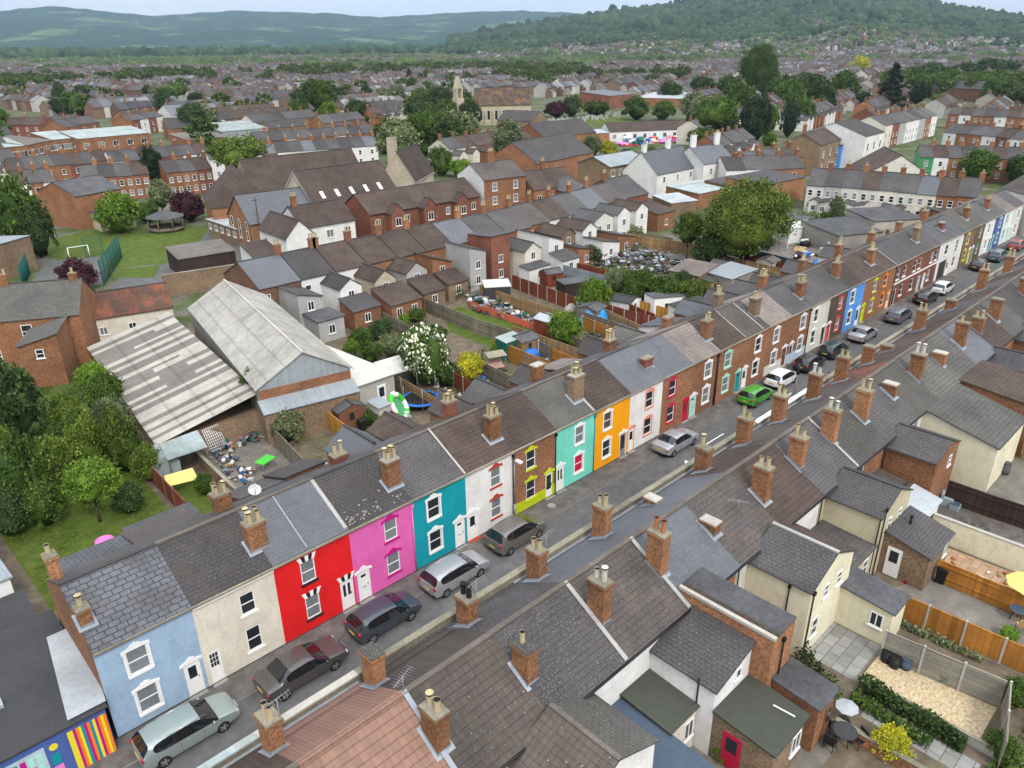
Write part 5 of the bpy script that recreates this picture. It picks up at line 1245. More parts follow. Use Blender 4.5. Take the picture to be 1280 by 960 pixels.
def tree_meshes(kind, lf, seed):
    k = (kind, lf, seed)
    if k in _T: return _T[k]
    rr = random.Random(seed); mats = [lf]; mi = None
    if kind == 'round': parts = [((0, 0, .66), (.46, .46, .36), 130, 42, .021)]
    elif kind == 'tall': parts = [((0, 0, .60), (.30, .30, .41), 120, 42, .019)]
    elif kind == 'wide': parts = [((0, 0, .68), (.52, .52, .30), 90, 42, .02), ((.30, .1, .62), (.28, .28, .24), 36, 40, .02), ((-.28, -.12, .66), (.30, .3, .26), 36, 40, .02)]
    elif kind == 'cone': parts = [((0, 0, .18 + .74 * i / 6), (.28 * (1 - i / 7.5), .28 * (1 - i / 7.5), .10), 26, 40, .019) for i in range(7)]
    elif kind == 'bush': parts = [((0, 0, .42), (.55, .55, .5), 90, 42, .032)]
    elif kind == 'low': parts = [((0, 0, .10), (.7, .7, .10), 60, 40, .022)]
    elif kind == 'far': parts = [((0, 0, .58), (.42, .42, .42), 60, 26, .045)]
    elif kind == 'hero': parts = [((0, 0, .56), (.48, .48, .42), 300, 62, .0125), ((.12, -.1, .3), (.4, .4, .22), 90, 60, .0125)]
    elif kind == 'column': parts = [((0, 0, .52), (.16, .16, .47), 70, 40, .02)]
    Ps, Us, Vs = [], [], []
    for j, (c, r, nc, per, ls) in enumerate(parts):
        a, b, d = leaf_cloud(c, r, seed * 31 + j, nc, per, ls); Ps.append(a); Us.append(b); Vs.append(d)
    P0 = np.concatenate(Ps); U = np.concatenate(Us); V = np.concatenate(Vs)
    ok = P0[:, 2] > .015; P0, U, V = P0[ok], U[ok], V[ok]
    if lf == 'blossom':
        mats = ['leaf', 'blossom']; g = NR.uniform(size=len(P0)); up = (P0[:, 2] > .35); mi = ((g < .33) & up).astype(int)
    cr = quads_mesh('crown', P0, U, V, mats, mi)
    mb = MB(); 
    for c, r, *_ in parts: core_mesh_add(mb, c, r, seed, 0)
    # inner mass joined in the same crown mesh
    core = mb.mesh('core', mats)
    import bmesh
    bm = bmesh.new(); bm.from_mesh(cr); bm.from_mesh(core); bm.to_mesh(cr); bm.free()
    tb = MB()
    if kind not in ('bush', 'low', 'column'):
        tb.tube((0, 0, 0), (.01, 0, .3), .028, .020, 8); tb.tube((.01, 0, .3), (0, .01, .55), .020, .012, 7)
        for i in range(5): a = i * 1.26 + rr.random(); tb.tube((.01, 0, .27 + .05 * i), (.22 * math.cos(a), .22 * math.sin(a), .5 + .05 * i), .011, .004, 5)
    else: tb.tube((0, 0, 0), (0, 0, .4), .03, .02, 6)
    _T[k] = (cr, tb.mesh('trunk', ['bark'])); return _T[k]
def tree(x, y, h, label, kind='round', lf='leaf', seed=None, group=None, z=0, sx=1.0, name='tree', cat='tree', sz=1.0):
    seed = R.randint(0, 2) if seed is None else seed
    a, b = tree_meshes(kind, lf, seed); t = thing(name, label, cat, (x, y, z), R.uniform(0, 6.28), group); t.scale = (h * sx, h * sx, h * sz)
    link('crown', a, t); link('trunk' if kind not in ('bush', 'low') else 'stem', b, t); return t


def bush(px, py, h, label, lf='leaf', w=1.0, **k):
    X = P(px, py); return tree(X[0], X[1], h, label, 'bush', lf, sx=w, name='bush', cat='bush', **k)
def grass_tufts(name, poly, n, h, lf, seed=1):
    """one mass of blades and weeds over an area (nobody could count it)"""
    rr = np.random.RandomState(seed); p = np.array(poly); lo, hi = p.min(0), p.max(0); pts = rr.uniform(lo, hi, (n * 2, 2))
    ins = np.zeros(len(pts), bool); j = len(p) - 1
    for i in range(len(p)):
        c = ((p[i, 1] > pts[:, 1]) != (p[j, 1] > pts[:, 1])) & (pts[:, 0] < (p[j, 0] - p[i, 0]) * (pts[:, 1] - p[i, 1]) / (p[j, 1] - p[i, 1] + 1e-9) + p[i, 0]); ins ^= c; j = i
    pts = pts[ins][:n]; n = len(pts); cl = np.sin(pts[:, 0] * 1.3 + 2 * np.sin(pts[:, 1] * .9)) * .5 + .7
    P0 = np.column_stack([pts, rr.uniform(.1, .5, n) * h * cl]); u = rr.normal(size=(n, 3)); u /= np.linalg.norm(u, axis=1)[:, None]; v = rr.normal(size=(n, 3)); v -= (v * u).sum(1)[:, None] * u; v /= np.linalg.norm(v, axis=1)[:, None]
    s = (rr.uniform(.5, 1.1, n) * cl * h * .35)[:, None]; o = link(name, quads_mesh(name, P0, u * s, v * s * .5, [lf])); o['kind'] = 'stuff'; return o
def hedge(name, label, a, b, w, h, lf, n=None, seed=3, cat='hedge'):
    L = math.hypot(b[0] - a[0], b[1] - a[1]); n = n or int(L * w * h * 260); rr = np.random.RandomState(seed)
    t = np.column_stack([rr.uniform(0, L, n), rr.uniform(-w / 2, w / 2, n), rr.uniform(0, h, n) ** .8]); t[:, 2] *= (1 + .15 * np.sin(t[:, 0] * 2.3)); rz = math.atan2(b[1] - a[1], b[0] - a[0])
    u = rr.normal(size=(n, 3)); u /= np.linalg.norm(u, axis=1)[:, None]; v = rr.normal(size=(n, 3)); v -= (v * u).sum(1)[:, None] * u; v /= np.linalg.norm(v, axis=1)[:, None]; s = rr.uniform(.05, .13, n)[:, None]
    me = quads_mesh('hedge', t, u * s, v * s * .7, [lf]); o = link(name, me, None, (a[0], a[1], 0), rz); tag(o, label, cat); return o
# ------------------------------------------------------------ back of the colourful row
def fwing(x0, x1, D, ze, zr, mode, wall, roof, y0=None, names=('rear_wing', 'wing_roof'), **k):
    a, t = at_far((x0 + x1) / 2); shape(t, x1 - x0, D, ze, zr, mode, wall, roof, x=x0 - a, y=(DD + .02 if y0 is None else y0), names=names, **k)
for k, (x0, x1, D, ze, zr, md, wl, rf) in enumerate([(5.2, 8.6, 3.0, 4.3, 5.0, 'm-y', 'roof_pale', 'slate_big'), (8.8, 12.2, 3.2, 4.3, 5.2, 'm-y', 'brick', 'slate_mixed'), (14.8, 17.6, 3.0, 4.3, 5.4, 'm-y', 'brick', 'slate'), (17.7, 20.5, 3.2, 4.4, 5.6, 'm-y', 'brick', 'slate_dark'),
      (22.6, 25.9, 3.6, 4.3, 5.5, 'y', 'brick', 'slate_smooth'), (26.3, 29.4, 3.8, 4.3, 5.2, 'y', 'p_cream', 'tile_brown'), (31.6, 34.5, 3.4, 4.3, 5.4, 'y', 'brick', 'slate_mixed'), (35, 38, 3.4, 4.3, 5.4, 'y', 'brick', 'slate'), (40, 43, 3.2, 4.2, 5.2, 'y', 'brick', 'slate_dark'),
      (43.4, 46.4, 3.2, 4.2, 5.0, 'm-y', 'brick', 'corr_grey'), (48.7, 51.4, 3.3, 4.3, 5.4, 'y', 'brick', 'slate_dark'), (53, 56, 3.4, 4.3, 5.3, 'y', 'brick', 'tile_grey'), (58, 61, 3.4, 4.3, 5.2, 'm-y', 'p_white', 'slate_big'), (64, 67, 3.4, 4.3, 5.4, 'y', 'brick', 'slate_smooth'), (69, 72, 3.4, 4.3, 5.4, 'y', 'brick', 'slate'),
      (74, 77, 3.2, 4.3, 5.4, 'y', 'brick_dark', 'slate'), (78, 81, 3.2, 4.3, 5.4, 'y', 'brick', 'slate_dark'), (86, 89, 3.2, 4.3, 5.4, 'y', 'brick', 'slate'), (96, 99, 3.2, 4.3, 5.4, 'y', 'p_white', 'slate')]):
    fwing(x0, x1, D, ze, zr, md, wl, rf)
fwing(9.6, 13.6, 3.0, 2.7, 2.75, 'flat', 'brick', 'felt', y0=10.4, names=('lean_to', 'lean_to_roof')); fwing(20.9, 23.6, 4.6, 2.7, 2.8, 'flat', 'brick_orange', 'lead', names=('lean_to', 'lean_to_roof'))
fwing(30.2, 32.8, 3.0, 2.6, 2.9, 'm-y', 'p_cream', 'corr_grey', y0=7.3, names=('lean_to', 'lean_to_roof')); fwing(55.9, 58.3, 3.2, 2.6, 2.9, 'm-y', 'p_white', 'roof_pale', names=('lean_to', 'lean_to_roof'))
# ground of the middle gardens
sheet('garden_ground', [(3.6, 7.1), (100, 7.1), (104, 46), (4, 58)], .004, 'dirt'); sheet('lawn', [(4.6, 12), (13.6, 13.2), (14.0, 28), (12, 34), (4, 34)], .009, 'grass')
sheet('lawn', [(14.2, 12), (17.3, 12.2), (17.2, 22), (14.4, 23)], .010, 'grass'); sheet('yard', [(17.8, 10.5), (22.6, 10.5), (23.8, 26), (18.4, 26)], .011, 'yard')
sheet('yard', [(28.2, 10.5), (32.6, 10.5), (33, 20), (28.6, 24)], .008, 'yard'); sheet('rough_ground', [(23, 11), (27.7, 11), (28.2, 24), (24, 25.5)], .008, 'dirt')
sheet('rough_ground', [(9, 34), (18, 32), (19, 56), (12, 56)], .0085, 'grass_rough')
q = [P(560, 398), P(650, 430), P(642, 440), P(560, 412)]; sheet('lawn', [P(556, 395), P(640, 428), P(628, 440), P(562, 415)], .012, 'grass'); sheet('lawn', [P(575, 383), P(668, 412), P(655, 424), P(560, 388)], .014, 'grass')
sheet('lawn', [P(612, 370), P(700, 388), P(690, 400), P(600, 376)], .013, 'grass_rough'); sheet('rough_ground', [P(720, 340), P(860, 360), P(850, 385), P(700, 370)], .009, 'grass_rough')
sheet('path', [P(560, 470), P(660, 490), P(640, 500), P(560, 490)], .012, 'decking')
sheet('yard', [(70, 24), (96, 24), (100, 44), (72, 44)], .007, 'yard'); sheet('scrap_ground', [(74, 30), (92, 28), (94, 40), (76, 41)], .011, 'scrap')
sheet('yard', [(100, 8), (143, 8), (143, 30), (104, 32)], .006, 'yard')
Xf = lambda *p: [P(*q) for q in p]
fence('fence', 'red-brown panel fence right of the left lawn', [(14.0, 12.0), (14.4, 27.2)], 1.7, 'w_redbrown', 'wood_old')
fence('fence', 'olive-grey close-boarded fence between the cluttered yard and the rough plot', [(22.6, 13.5), (24.4, 26.0)], 1.7, 'w_grey'); fence('fence', 'new yellow-orange fence beside the dark red shed', [(27.9, 13.5), (28.6, 24.8)], 1.7, 'w_amber')
fence('fence', 'short orange and brown fence behind the pink parasol', [(32.4, 17.2), (32.7, 13.0)], 1.6, 'w_redbrown'); fence('fence', 'tan fence beside the trampoline', [(37.3, 23.5), (36.4, 12.0)], 1.6, 'w_tan')
fence('fence', 'red fence with white posts behind the trampoline', [(42.0, 23.0), (40.7, 14.5)], 1.7, 'w_redbrown', 'concrete_light'); fence('fence', 'grey board fence right of the yellow bush', [(45.4, 22.5), (44.6, 13.5)], 1.6, 'w_grey')
fence('fence', 'brown board fence beyond the swing seat', Xf((628, 445), (690, 478)), 1.7, 'w_tan'); fence('fence', 'long weathered grey fence running down from the brick extensions', Xf((520, 385), (590, 415), (652, 436)), 1.75, 'w_grey')
fence('fence', 'grey fence behind the flowering tree', Xf((452, 392), (515, 425)), 1.6, 'w_grey'); fence('fence', 'brown fence beyond the heap of junk', Xf((600, 372), (650, 390), (690, 402)), 1.7, 'w_tan')
fence('fence', 'red-brown fence beyond the grey garden furniture', Xf((640, 360), (720, 390)), 1.8, 'w_redbrown', 'concrete_light'); fence('fence', 'red capped fence along the pale blue alley', Xf((682, 332), (775, 355)), 1.5, 'w_redbrown')
fence('fence', 'pale blue-grey wall-like fence of the alley', Xf((680, 340), (772, 366)), 1.8, 'corr_blue'); fence('fence', 'orange fence below the blue tarpaulin', Xf((728, 412), (790, 438)), 1.6, 'w_panel_h', 'concrete_light')
fence('fence', 'grey wooden fence under the bright green bush', Xf((690, 425), (745, 450)), 1.5, 'w_grey', 'wood_old'); fence('fence', 'orange fence piece beside the dark green shed', Xf((690, 452), (722, 468)), 1.5, 'w_orange')
fence('fence', 'brown fence with white posts beside the dark green shed', Xf((657, 436), (690, 452)), 1.6, 'w_grey', 't_white'); fence('fence', 'tan fence left of the dark blue pool', Xf((748, 400), (805, 428)), 1.7, 'w_tan')
fence('fence', 'dark red-brown fence behind the dark blue pool', Xf((772, 392), (818, 412)), 1.8, 'w_redbrown', 'concrete_light'); fence('fence', 'orange fence behind the white shed', Xf((815, 385), (870, 400)), 1.6, 'w_panel_h')
fence('fence', 'dark red fence right of the olive bushes', Xf((892, 360), (930, 372)), 1.9, 'w_redbrown'); fence('fence', 'tan fence below the large spreading tree', Xf((905, 335), (975, 352)), 1.8, 'w_tan', 'concrete_light')
fence('fence', 'dark green sheet fence under the carports', Xf((940, 328), (1000, 342)), 1.8, 'felt_blue'); fence('fence', 'brown fence beyond the scrap yard', Xf((780, 305), (900, 325)), 1.8, 'w_tan')
fence('fence', 'grey fence beside the scrap yard shed', Xf((775, 300), (840, 310)), 1.6, 'w_grey'); fence('fence', 'low dark fence along the far gardens', Xf((1045, 285), (1110, 300)), 1.6, 'w_tan')
# ------------------------------------------------------------ garden things, middle
def shed(x, y, W, D, ze, zr, mode, wall, roof, rz, label, door=True, name='shed'):
    t = thing(name, label, 'shed', (x, y, .01), rz); shape(t, W, D, ze, zr, mode, wall, roof, oh=.1)
    if door: sdoor(t, W * .3, .05, .75, 1.7, 0, 'f', wall if not wall.startswith('brick') else 't_brown')
X = P(131, 655)
shed(13.0, 26.6, 1.9, 2.2, 1.7, 2.1, 'y', 'w_redbrown', 'felt', rad(-10), 'small red-brown shed at the top of the red-brown fence')
shed(28.75, 19.3, 2.5, 2.4, 1.8, 2.3, 'y', 'brick_red', 'felt', rad(-5), 'dark red shed with grey felt roof beside the yellow-orange fence')
shed(31.6, 17.6, 1.2, 1.7, 1.9, 2.0, 'm+y', 'concrete_light', 'corr_blue', 0, 'narrow cream garden store with pale green lid', False, 'garden_store')
shed(*P(492, 492), 2.6, 3.2, 1.9, 2.1, 'm+y', 'felt_green', 'white_roof', rad(-4), 'dark green shed with white roof left of the trampoline')
X = P(633, 452); m_plain('shed_green', (.01, .11, .085), .6, .1); shed(X[0], X[1], 2.4, 1.6, 2.0, 2.2, 'm+y', 'shed_green', 'metal_pale', 0, 'dark green metal shed beside the blue covered heap')
X = P(607, 380); shed(X[0], X[1], 3.2, 2.6, 2.1, 2.3, 'm+y', 'felt_dark', 'white_roof', rad(-35), 'open black shed with white roof beyond the junk heap', False)
X = P(823, 395); shed(X[0] - 1, X[1], 4.5, 2.2, 2.1, 2.4, 'm-x', 't_white', 'felt', rad(-20), 'white garden cabin with brown door behind the dark blue pool')
X = P(690, 358); shed(X[0] - 1, X[1], 2.4, 2.2, 1.8, 2.2, 'x', 'w_redbrown', 'felt', rad(-20), 'red-brown shed in the garden beyond the red fence'); X = P(712, 373); shed(X[0] - 1, X[1], 3.0, 2.4, 2.0, 2.1, 'flat', 'w_dark', 'felt', rad(-20), 'low dark shed by the alley wall', False)
X = P(855, 410); shed(X[0] - 1, X[1] - 1, 5.0, 3.0, 2.2, 2.5, 'm+y', 'p_cream', 'felt_dark', rad(-8), 'cream garage with dark flat roof behind the crimson trimmed house', False, 'garage')
# open car ports
def carport(px, py, W, D, h, m, rz, label):
    X = P(px, py); t = thing('carport', label, 'carport', (X[0], X[1], 0), rz); mb = MB(); mb.slab([(0, 0, h), (W, 0, h + .1), (W, D, h + .5), (0, D, h + .4)], .12); mb.build('roof', [m], t)
    for a in (.15, W - .15):
        for b in (.15, D - .15): mb = MB(); mb.box(a - .06, a + .06, b - .06, b + .06, 0, h + (.3 if b > 1 else 0)); mb.build('post', ['t_white'], t)
    return t
carport(942, 318, 7.5, 8, 2.6, 'felt_green', rad(-15), 'carport with flat olive-grey roof under the large tree'); carport(978, 300, 7, 6, 2.8, 'felt', rad(-15), 'carport with darker roof behind the olive-grey one')
# trampoline, slide, inflatable, pool
X = P(526, 507); t = thing('trampoline', 'round blue trampoline with dark safety net', 'trampoline', (X[0], X[1], .01)); mb = MB(); mb.tube((0, 0, .7), (0, 0, .74), 1.5, 1.5, 24, 0); mb.build('mat', ['plastic_black'], t)
mb = MB(); n = 24
for i in range(n): a, b = 2 * math.pi * i / n, 2 * math.pi * (i + 1) / n; mb.face([(1.45 * math.cos(a), 1.45 * math.sin(a), .77), (1.8 * math.cos(a), 1.8 * math.sin(a), .72), (1.8 * math.cos(b), 1.8 * math.sin(b), .72), (1.45 * math.cos(b), 1.45 * math.sin(b), .77)])
mb.build('pad', ['cl_blue'], t)
for i in range(6): a = i * math.pi / 3; mb = MB(); mb.tube((1.8 * math.cos(a), 1.8 * math.sin(a), 0), (1.8 * math.cos(a), 1.8 * math.sin(a), 2.5), .03, .03, 6); mb.build('pole', ['galv'], t)
mb = MB()
for i in range(24):
    a, b = 2 * math.pi * i / 24, 2 * math.pi * (i + 1) / 24
    mb.tube((1.75 * math.cos(a), 1.75 * math.sin(a), .75), (1.75 * math.cos(a), 1.75 * math.sin(a), 2.4), .008, .008, 3)
    for z in (1.0, 1.25, 1.5, 1.75, 2.0, 2.25, 2.4): mb.tube((1.75 * math.cos(a), 1.75 * math.sin(a), z), (1.75 * math.cos(b), 1.75 * math.sin(b), z), .006, .006, 3)
o = mb.build('net', ['plastic_black'], t)
t = thing('slide', 'bright green curved plastic slide beside the trampoline', 'slide', (*P(558, 508), .01), rad(-70)); mb = MB()
for i in range(6): x0, x1 = i * .35, (i + 1) * .35; z0, z1 = 1.2 * (1 - (i / 6)) + .1, 1.2 * (1 - (i + 1) / 6) + .1; mb.slab([(x0, -.25, z0), (x1, -.25, z1), (x1, .25, z1), (x0, .25, z0)], .06)
mb.build('chute', ['cl_green'], t); mb = MB(); mb.box(-.1, .0, -.25, .25, 0, 1.3); mb.build('ladder', ['cl_green'], t)
def torus(mb, R_, r, n=24, k=8, m=0, m2=None, sx=1, sy=1):
    for i in range(n):
        for j in range(k):
            f = lambda a, b: ((R_ + r * math.cos(b)) * math.cos(a) * sx, (R_ + r * math.cos(b)) * math.sin(a) * sy, r + r * math.sin(b))
            a0, a1 = 2 * math.pi * i / n, 2 * math.pi * (i + 1) / n; b0, b1 = 2 * math.pi * j / k, 2 * math.pi * (j + 1) / k
            mb.face([f(a0, b0), f(a1, b0), f(a1, b1), f(a0, b1)], m2 if (m2 is not None and i % 6 < 3) else m, True)
t = thing('inflatable_boat', 'green and white inflatable boat propped up in the garden', 'inflatable', (34.0, 18.4, .95)); t.rotation_euler = (rad(62), rad(-10), rad(35)); mb = MB(); torus(mb, .95, .24, 24, 8, 0, 1, 1, 1.25); mb.build('tube', ['t_white', 'cl_green'], t); mb = MB(); mb.tube((0, 0, .1), (0, 0, .2), .9, .9, 20); mb.build('floor', ['cl_greenpale'], t)
X = P(790, 412); t = thing('paddling_pool', 'dark blue round pool between the brown fences', 'pool', (X[0] - 1, X[1] + .5, .02)); mb = MB(); mb.tube((0, 0, 0), (0, 0, .6), 1.8, 1.8, 24, 0, True, 1); mb.build('wall', ['felt_blue', 'cl_blue'], t)
def tarp(px, py, rx, ry, rz, h, m, label, seed):
    X = P(px, py); mb = MB(); mb.blob((0, 0, h * .3), (rx, ry, h * .75), 0, seed, .22, 6); o = mb.build('tarpaulin', [m], None, (X[0], X[1], 0), rz); tag(o, label, 'tarpaulin')
tarp(664, 450, 1.3, .9, .3, 1.2, 'cl_blue', 'blue sheet over a heap beside the dark green shed', 3); m_plain('tarp_blue', (.03, .26, .62), .6, .15); tarp(742, 405, 1.9, 1.2, -.5, 1.7, 'tarp_blue', 'bright blue tarpaulin over a frame above the orange fence', 5)
tarp(720, 388, 1.8, 1.1, -.4, 1.0, 'concrete', 'pale grey sheet over a heap left of the blue tarpaulin', 7); tarp(1024, 333, 2.2, 1.2, .3, 1.0, 'cl_blue', 'blue sheet in the yard behind the chimneys', 9)
# swing seat
X = P(620, 463); t = thing('swing_seat', 'garden swing seat with pale canopy and pink cushions', 'swing seat', (X[0], X[1], .01), rad(-20)); mb = MB(); mb.slab([(-1, -.6, 1.7), (1, -.6, 1.7), (1, .6, 1.9), (-1, .6, 1.9)], .05); mb.build('canopy', ['coping'], t)
mb = MB(); mb.slab([(-.8, -.4, .5), (.8, -.4, .5), (.8, .2, .45), (-.8, .2, .45)], .12); mb.build('seat', ['cl_pink'], t); mb = MB(); mb.slab([(-.8, .2, .5), (.8, .2, .5), (.8, .45, 1.1), (-.8, .45, 1.1)], .1); mb.build('backrest', ['cl_pink'], t)
for s in (-1, 1): mb = MB(); mb.tube((s * .95, -.6, 0), (s * .95, 0, 1.8), .03, .03, 6); mb.tube((s * .95, .6, 0), (s * .95, 0, 1.8), .03, .03, 6); mb.build('leg', ['galv'], t)
parasol(30.6, 14.4, 'faded pink parasol beside the cream garden store', 'cl_pink', 1.15, 2.2, 6); bin_(30.3, 18.4, 'dark wheelie bin in front of the dark red shed'); bin_(28.5, 18.6, 'second dark bin left of the dark red shed')
# pink pool and cluttered yard
X = P(131, 678); t = thing('paddling_pool', 'small pink plastic paddling pool on the left lawn', 'paddling pool', (X[0], X[1], .02)); mb = MB(); mb.tube((0, 0, 0), (0, 0, .18), .5, .58, 20, 0, False); mb.tube((0, 0, 0), (0, 0, .05), .5, .5, 20, 0); torus(mb, .57, .04, 20, 6, 0); mb.build('shell', ['t_pink'], t)
def greenhouse():
    t = thing('greenhouse', 'small clear greenhouse beside the rusty lean-to roof', 'greenhouse', (*P(196, 606), .01), rad(-8)); mb = MB(); W, D, e, r = 1.9, 2.6, 1.5, 2.1
    m_plain('gh_glass', (.30, .36, .36), .12, .2, .7)
    mb.box(0, W, 0, D, 0, e); 
    for s in ((0, 1), (W, -1)): mb.slab([(0, 0, e + .02), (W / 2, 0, r), (W / 2, D, r), (0, D, e + .02)] if s[0] == 0 else [(W / 2, 0, r), (W, 0, e + .02), (W, D, e + .02), (W / 2, D, r)], .02)
    mb.face([(0, 0, e), (W, 0, e), (W / 2, 0, r)]); mb.build('glazing', ['gh_glass'], t)
    fb = MB()
    for i in range(5): y = D * i / 4; fb.tube((0, y, 0), (0, y, e), .02, .02, 4); fb.tube((W, y, 0), (W, y, e), .02, .02, 4); fb.tube((0, y, e + .03), (W / 2, y, r + .02), .02, .02, 4); fb.tube((W, y, e + .03), (W / 2, y, r + .02), .02, .02, 4)
    for x in (.6, 1.3): fb.tube((x, -.02, 0), (x, -.02, e), .02, .02, 4)
    fb.build('frame', ['galv'], t)
greenhouse()
t = thing('lean_to_shelter', 'open timber shelter with pale rusty sheet roof', 'shelter', (*P(216, 604), .01), rad(-8)); mb = MB(); mb.slab([(0, 0, 2.0), (3.0, .3, 2.0), (3.0, 3.0, 2.3), (0, 2.4, 2.3)], .06); mb.build('roof', ['metal_pale'], t); mb = MB(); mb.box(0, 3.0, 2.0, 2.08, 0, 2.1); mb.build('wall', ['w_grey'], t)
for a, b in ((.1, .2), (2.9, .4)): mb = MB(); mb.box(a - .05, a + .05, b - .05, b + .05, 0, 1.95); mb.build('post', ['wood_old'], t)
X = P(229, 612); t = thing('canvas_awning', 'sagging yellow cloth stretched beside the greenhouse', 'awning', (X[0], X[1], 0), rad(-10)); mb = MB(); mb.slab([(-1.1, -.5, .9), (1.1, -.5, .8), (1.0, .5, 1.3), (-1.0, .5, 1.3)], .03); mb.build('cloth', ['cl_yellow'], t)
X = P(333, 585); t = thing('table_tennis_table', 'small bright green topped table on the concrete yard', 'table', (X[0], X[1], .012), rad(20)); mb = MB(); mb.box(-.7, .7, -.45, .45, .7, .75); mb.build('tabletop', ['cl_green'], t)
for a in (-.6, .6):
    for b in (-.35, .35): mb = MB(); mb.tube((a, b, 0), (a, b, .7), .025, .025, 5); mb.build('leg', ['galv'], t)
X = P(290, 562); t = thing('traffic_cone', 'orange traffic cone at the head of the concrete yard', 'traffic cone', (X[0], X[1], .012)); mb = MB(); mb.tube((0, 0, .03), (0, 0, .75), .18, .04, 10); mb.build('cone', ['t_orange'], t); mb = MB(); mb.box(-.22, .22, -.22, .22, 0, .03); mb.build('base', ['plastic_black'], t)
JM = ['roof_pale', 'galv', 'plastic_black', 'felt_blue', 'wood_old', 'lead', 'w_redbrown', 'concrete_light', 'felt_dark', 't_white', 'wood_new', 'shed_green', 'cl_blue', 'wood_old', 'felt']
def junk(name, pts_poly, n, smin, smax, label, seed, hmax=.7, pal=JM):
    """a heap of mixed odds and ends nobody could count: one mass"""
    rr = random.Random(seed); mb = MB(); xs = [p[0] for p in pts_poly]; ys = [p[1] for p in pts_poly]
    def inside(x, y):
        c = False; j = len(pts_poly) - 1
        for i in range(len(pts_poly)):
            a, b = pts_poly[i], pts_poly[j]
            if (a[1] > y) != (b[1] > y) and x < (b[0] - a[0]) * (y - a[1]) / (b[1] - a[1]) + a[0]: c = not c
            j = i
        return c
    k = 0; tries = 0
    while k < n and tries < n * 20:
        tries += 1; x, y = rr.uniform(min(xs), max(xs)), rr.uniform(min(ys), max(ys))
        if not inside(x, y): continue
        k += 1; s = rr.uniform(smin, smax); m = rr.randrange(len(pal)); z = rr.uniform(0, hmax) * rr.random()
        mb.T = Matrix.Translation((x, y, z)) @ Matrix.Rotation(rr.uniform(0, 6.3), 4, 'Z') @ Matrix.Rotation(rr.uniform(-.5, .5), 4, 'X')
        q = rr.random()
        if q < .45: mb.box(-s, s, -s * rr.uniform(.3, 1), s * .5, 0, s * rr.uniform(.3, 1.2), m)
        elif q < .65: mb.tube((-s * 2, 0, .1), (s * 2, 0, .15), s * .15, s * .15, 6, m)
        elif q < .85: mb.tube((0, 0, 0), (0, 0, s * 1.3), s * .6, s * .7, 8, m)
        else: mb.blob((0, 0, s * .4), (s, s * .8, s * .5), m, k, .3, 4)
    mb.T = None; o = mb.build(name, pal); o['kind'] = 'stuff'; o['label'] = label; return o
junk('yard_clutter', [(18.3, 13.5), (19.8, 13.5), (20.6, 24), (19, 25)], 150, .06, .24, 'clutter of bottles, racks and plastic in the concrete yard', 5)
junk('yard_clutter', [(20.2, 22.5), (23.4, 23), (23.6, 25), (20.5, 25)], 60, .08, .35, 'bags and boards at the head of the concrete yard', 6)
junk('yard_clutter', [(31.5, 18.5), (34.5, 16.5), (35.8, 20.5), (32.5, 22.5)], 70, .08, .35, 'clutter of boards and pots around the inflatable boat', 7)
junk('junk_heap', Xf((583, 372), (618, 372), (668, 400), (655, 408), (590, 388)), 230, .12, .45, 'long heap of mixed junk in the garden below the black shed', 8, .9)
junk('scrap_heap', Xf((738, 308), (790, 312), (900, 338), (905, 350), (800, 345), (720, 330)), 900, .1, .42, 'large heap of scrap metal and car parts in the yard', 9, 1.3, ['roof_pale', 'galv', 'plastic_black', 'felt', 'felt_dark', 'felt_dark', 'metal', 'leaf', 't_brown', 'leaf_dark'])
junk('yard_clutter', Xf((625, 335), (655, 338), (660, 350), (628, 348)), 60, .15, .4, 'dark green bags and clutter beside the tall brick wing', 12, .8, ['shed_green', 'plastic_black', 'roof_pale', 'felt_green']); junk('yard_clutter', Xf((1000, 300), (1060, 300), (1050, 325), (990, 325)), 70, .2, .9, 'clutter of poles and boards in the yard with carports', 13, 1.0)
junk('garden_pots', [(44.8, -23), (47.8, -21.6), (48.2, -29), (47.2, -29)], 26, .06, .16, 'potted plants and ornaments on the sandstone patio', 14, .1, ['pot_red', 'leaf', 'wood_new', 't_white', 'leaf_lime']); junk('yard_clutter', [(21.6, -20), (23.2, -20), (23.3, -24), (22, -24)], 30, .05, .2, 'small debris on the yard by the green roofs', 15, .05)
fo = MB()
for i in range(26): x = i * .22; fo.tube((x, 0, 0), (x, .02, .9), .02, .02, 4)
fo.box(0, 5.6, -.01, .01, .1, .95, 1); m_plain('barrier', (.65, .14, .08), .6, .3); X = P(588, 386); Y2 = P(668, 414); o = fo.build('barrier_netting', ['wood_old', 'barrier'], None, (X[0], X[1], 0), math.atan2(Y2[1] - X[1], Y2[0] - X[0])); o.scale = (math.hypot(Y2[0] - X[0], Y2[1] - X[1]) / 5.6, 1, 1); tag(o, 'orange-red plastic netting along the junk heap', 'barrier')
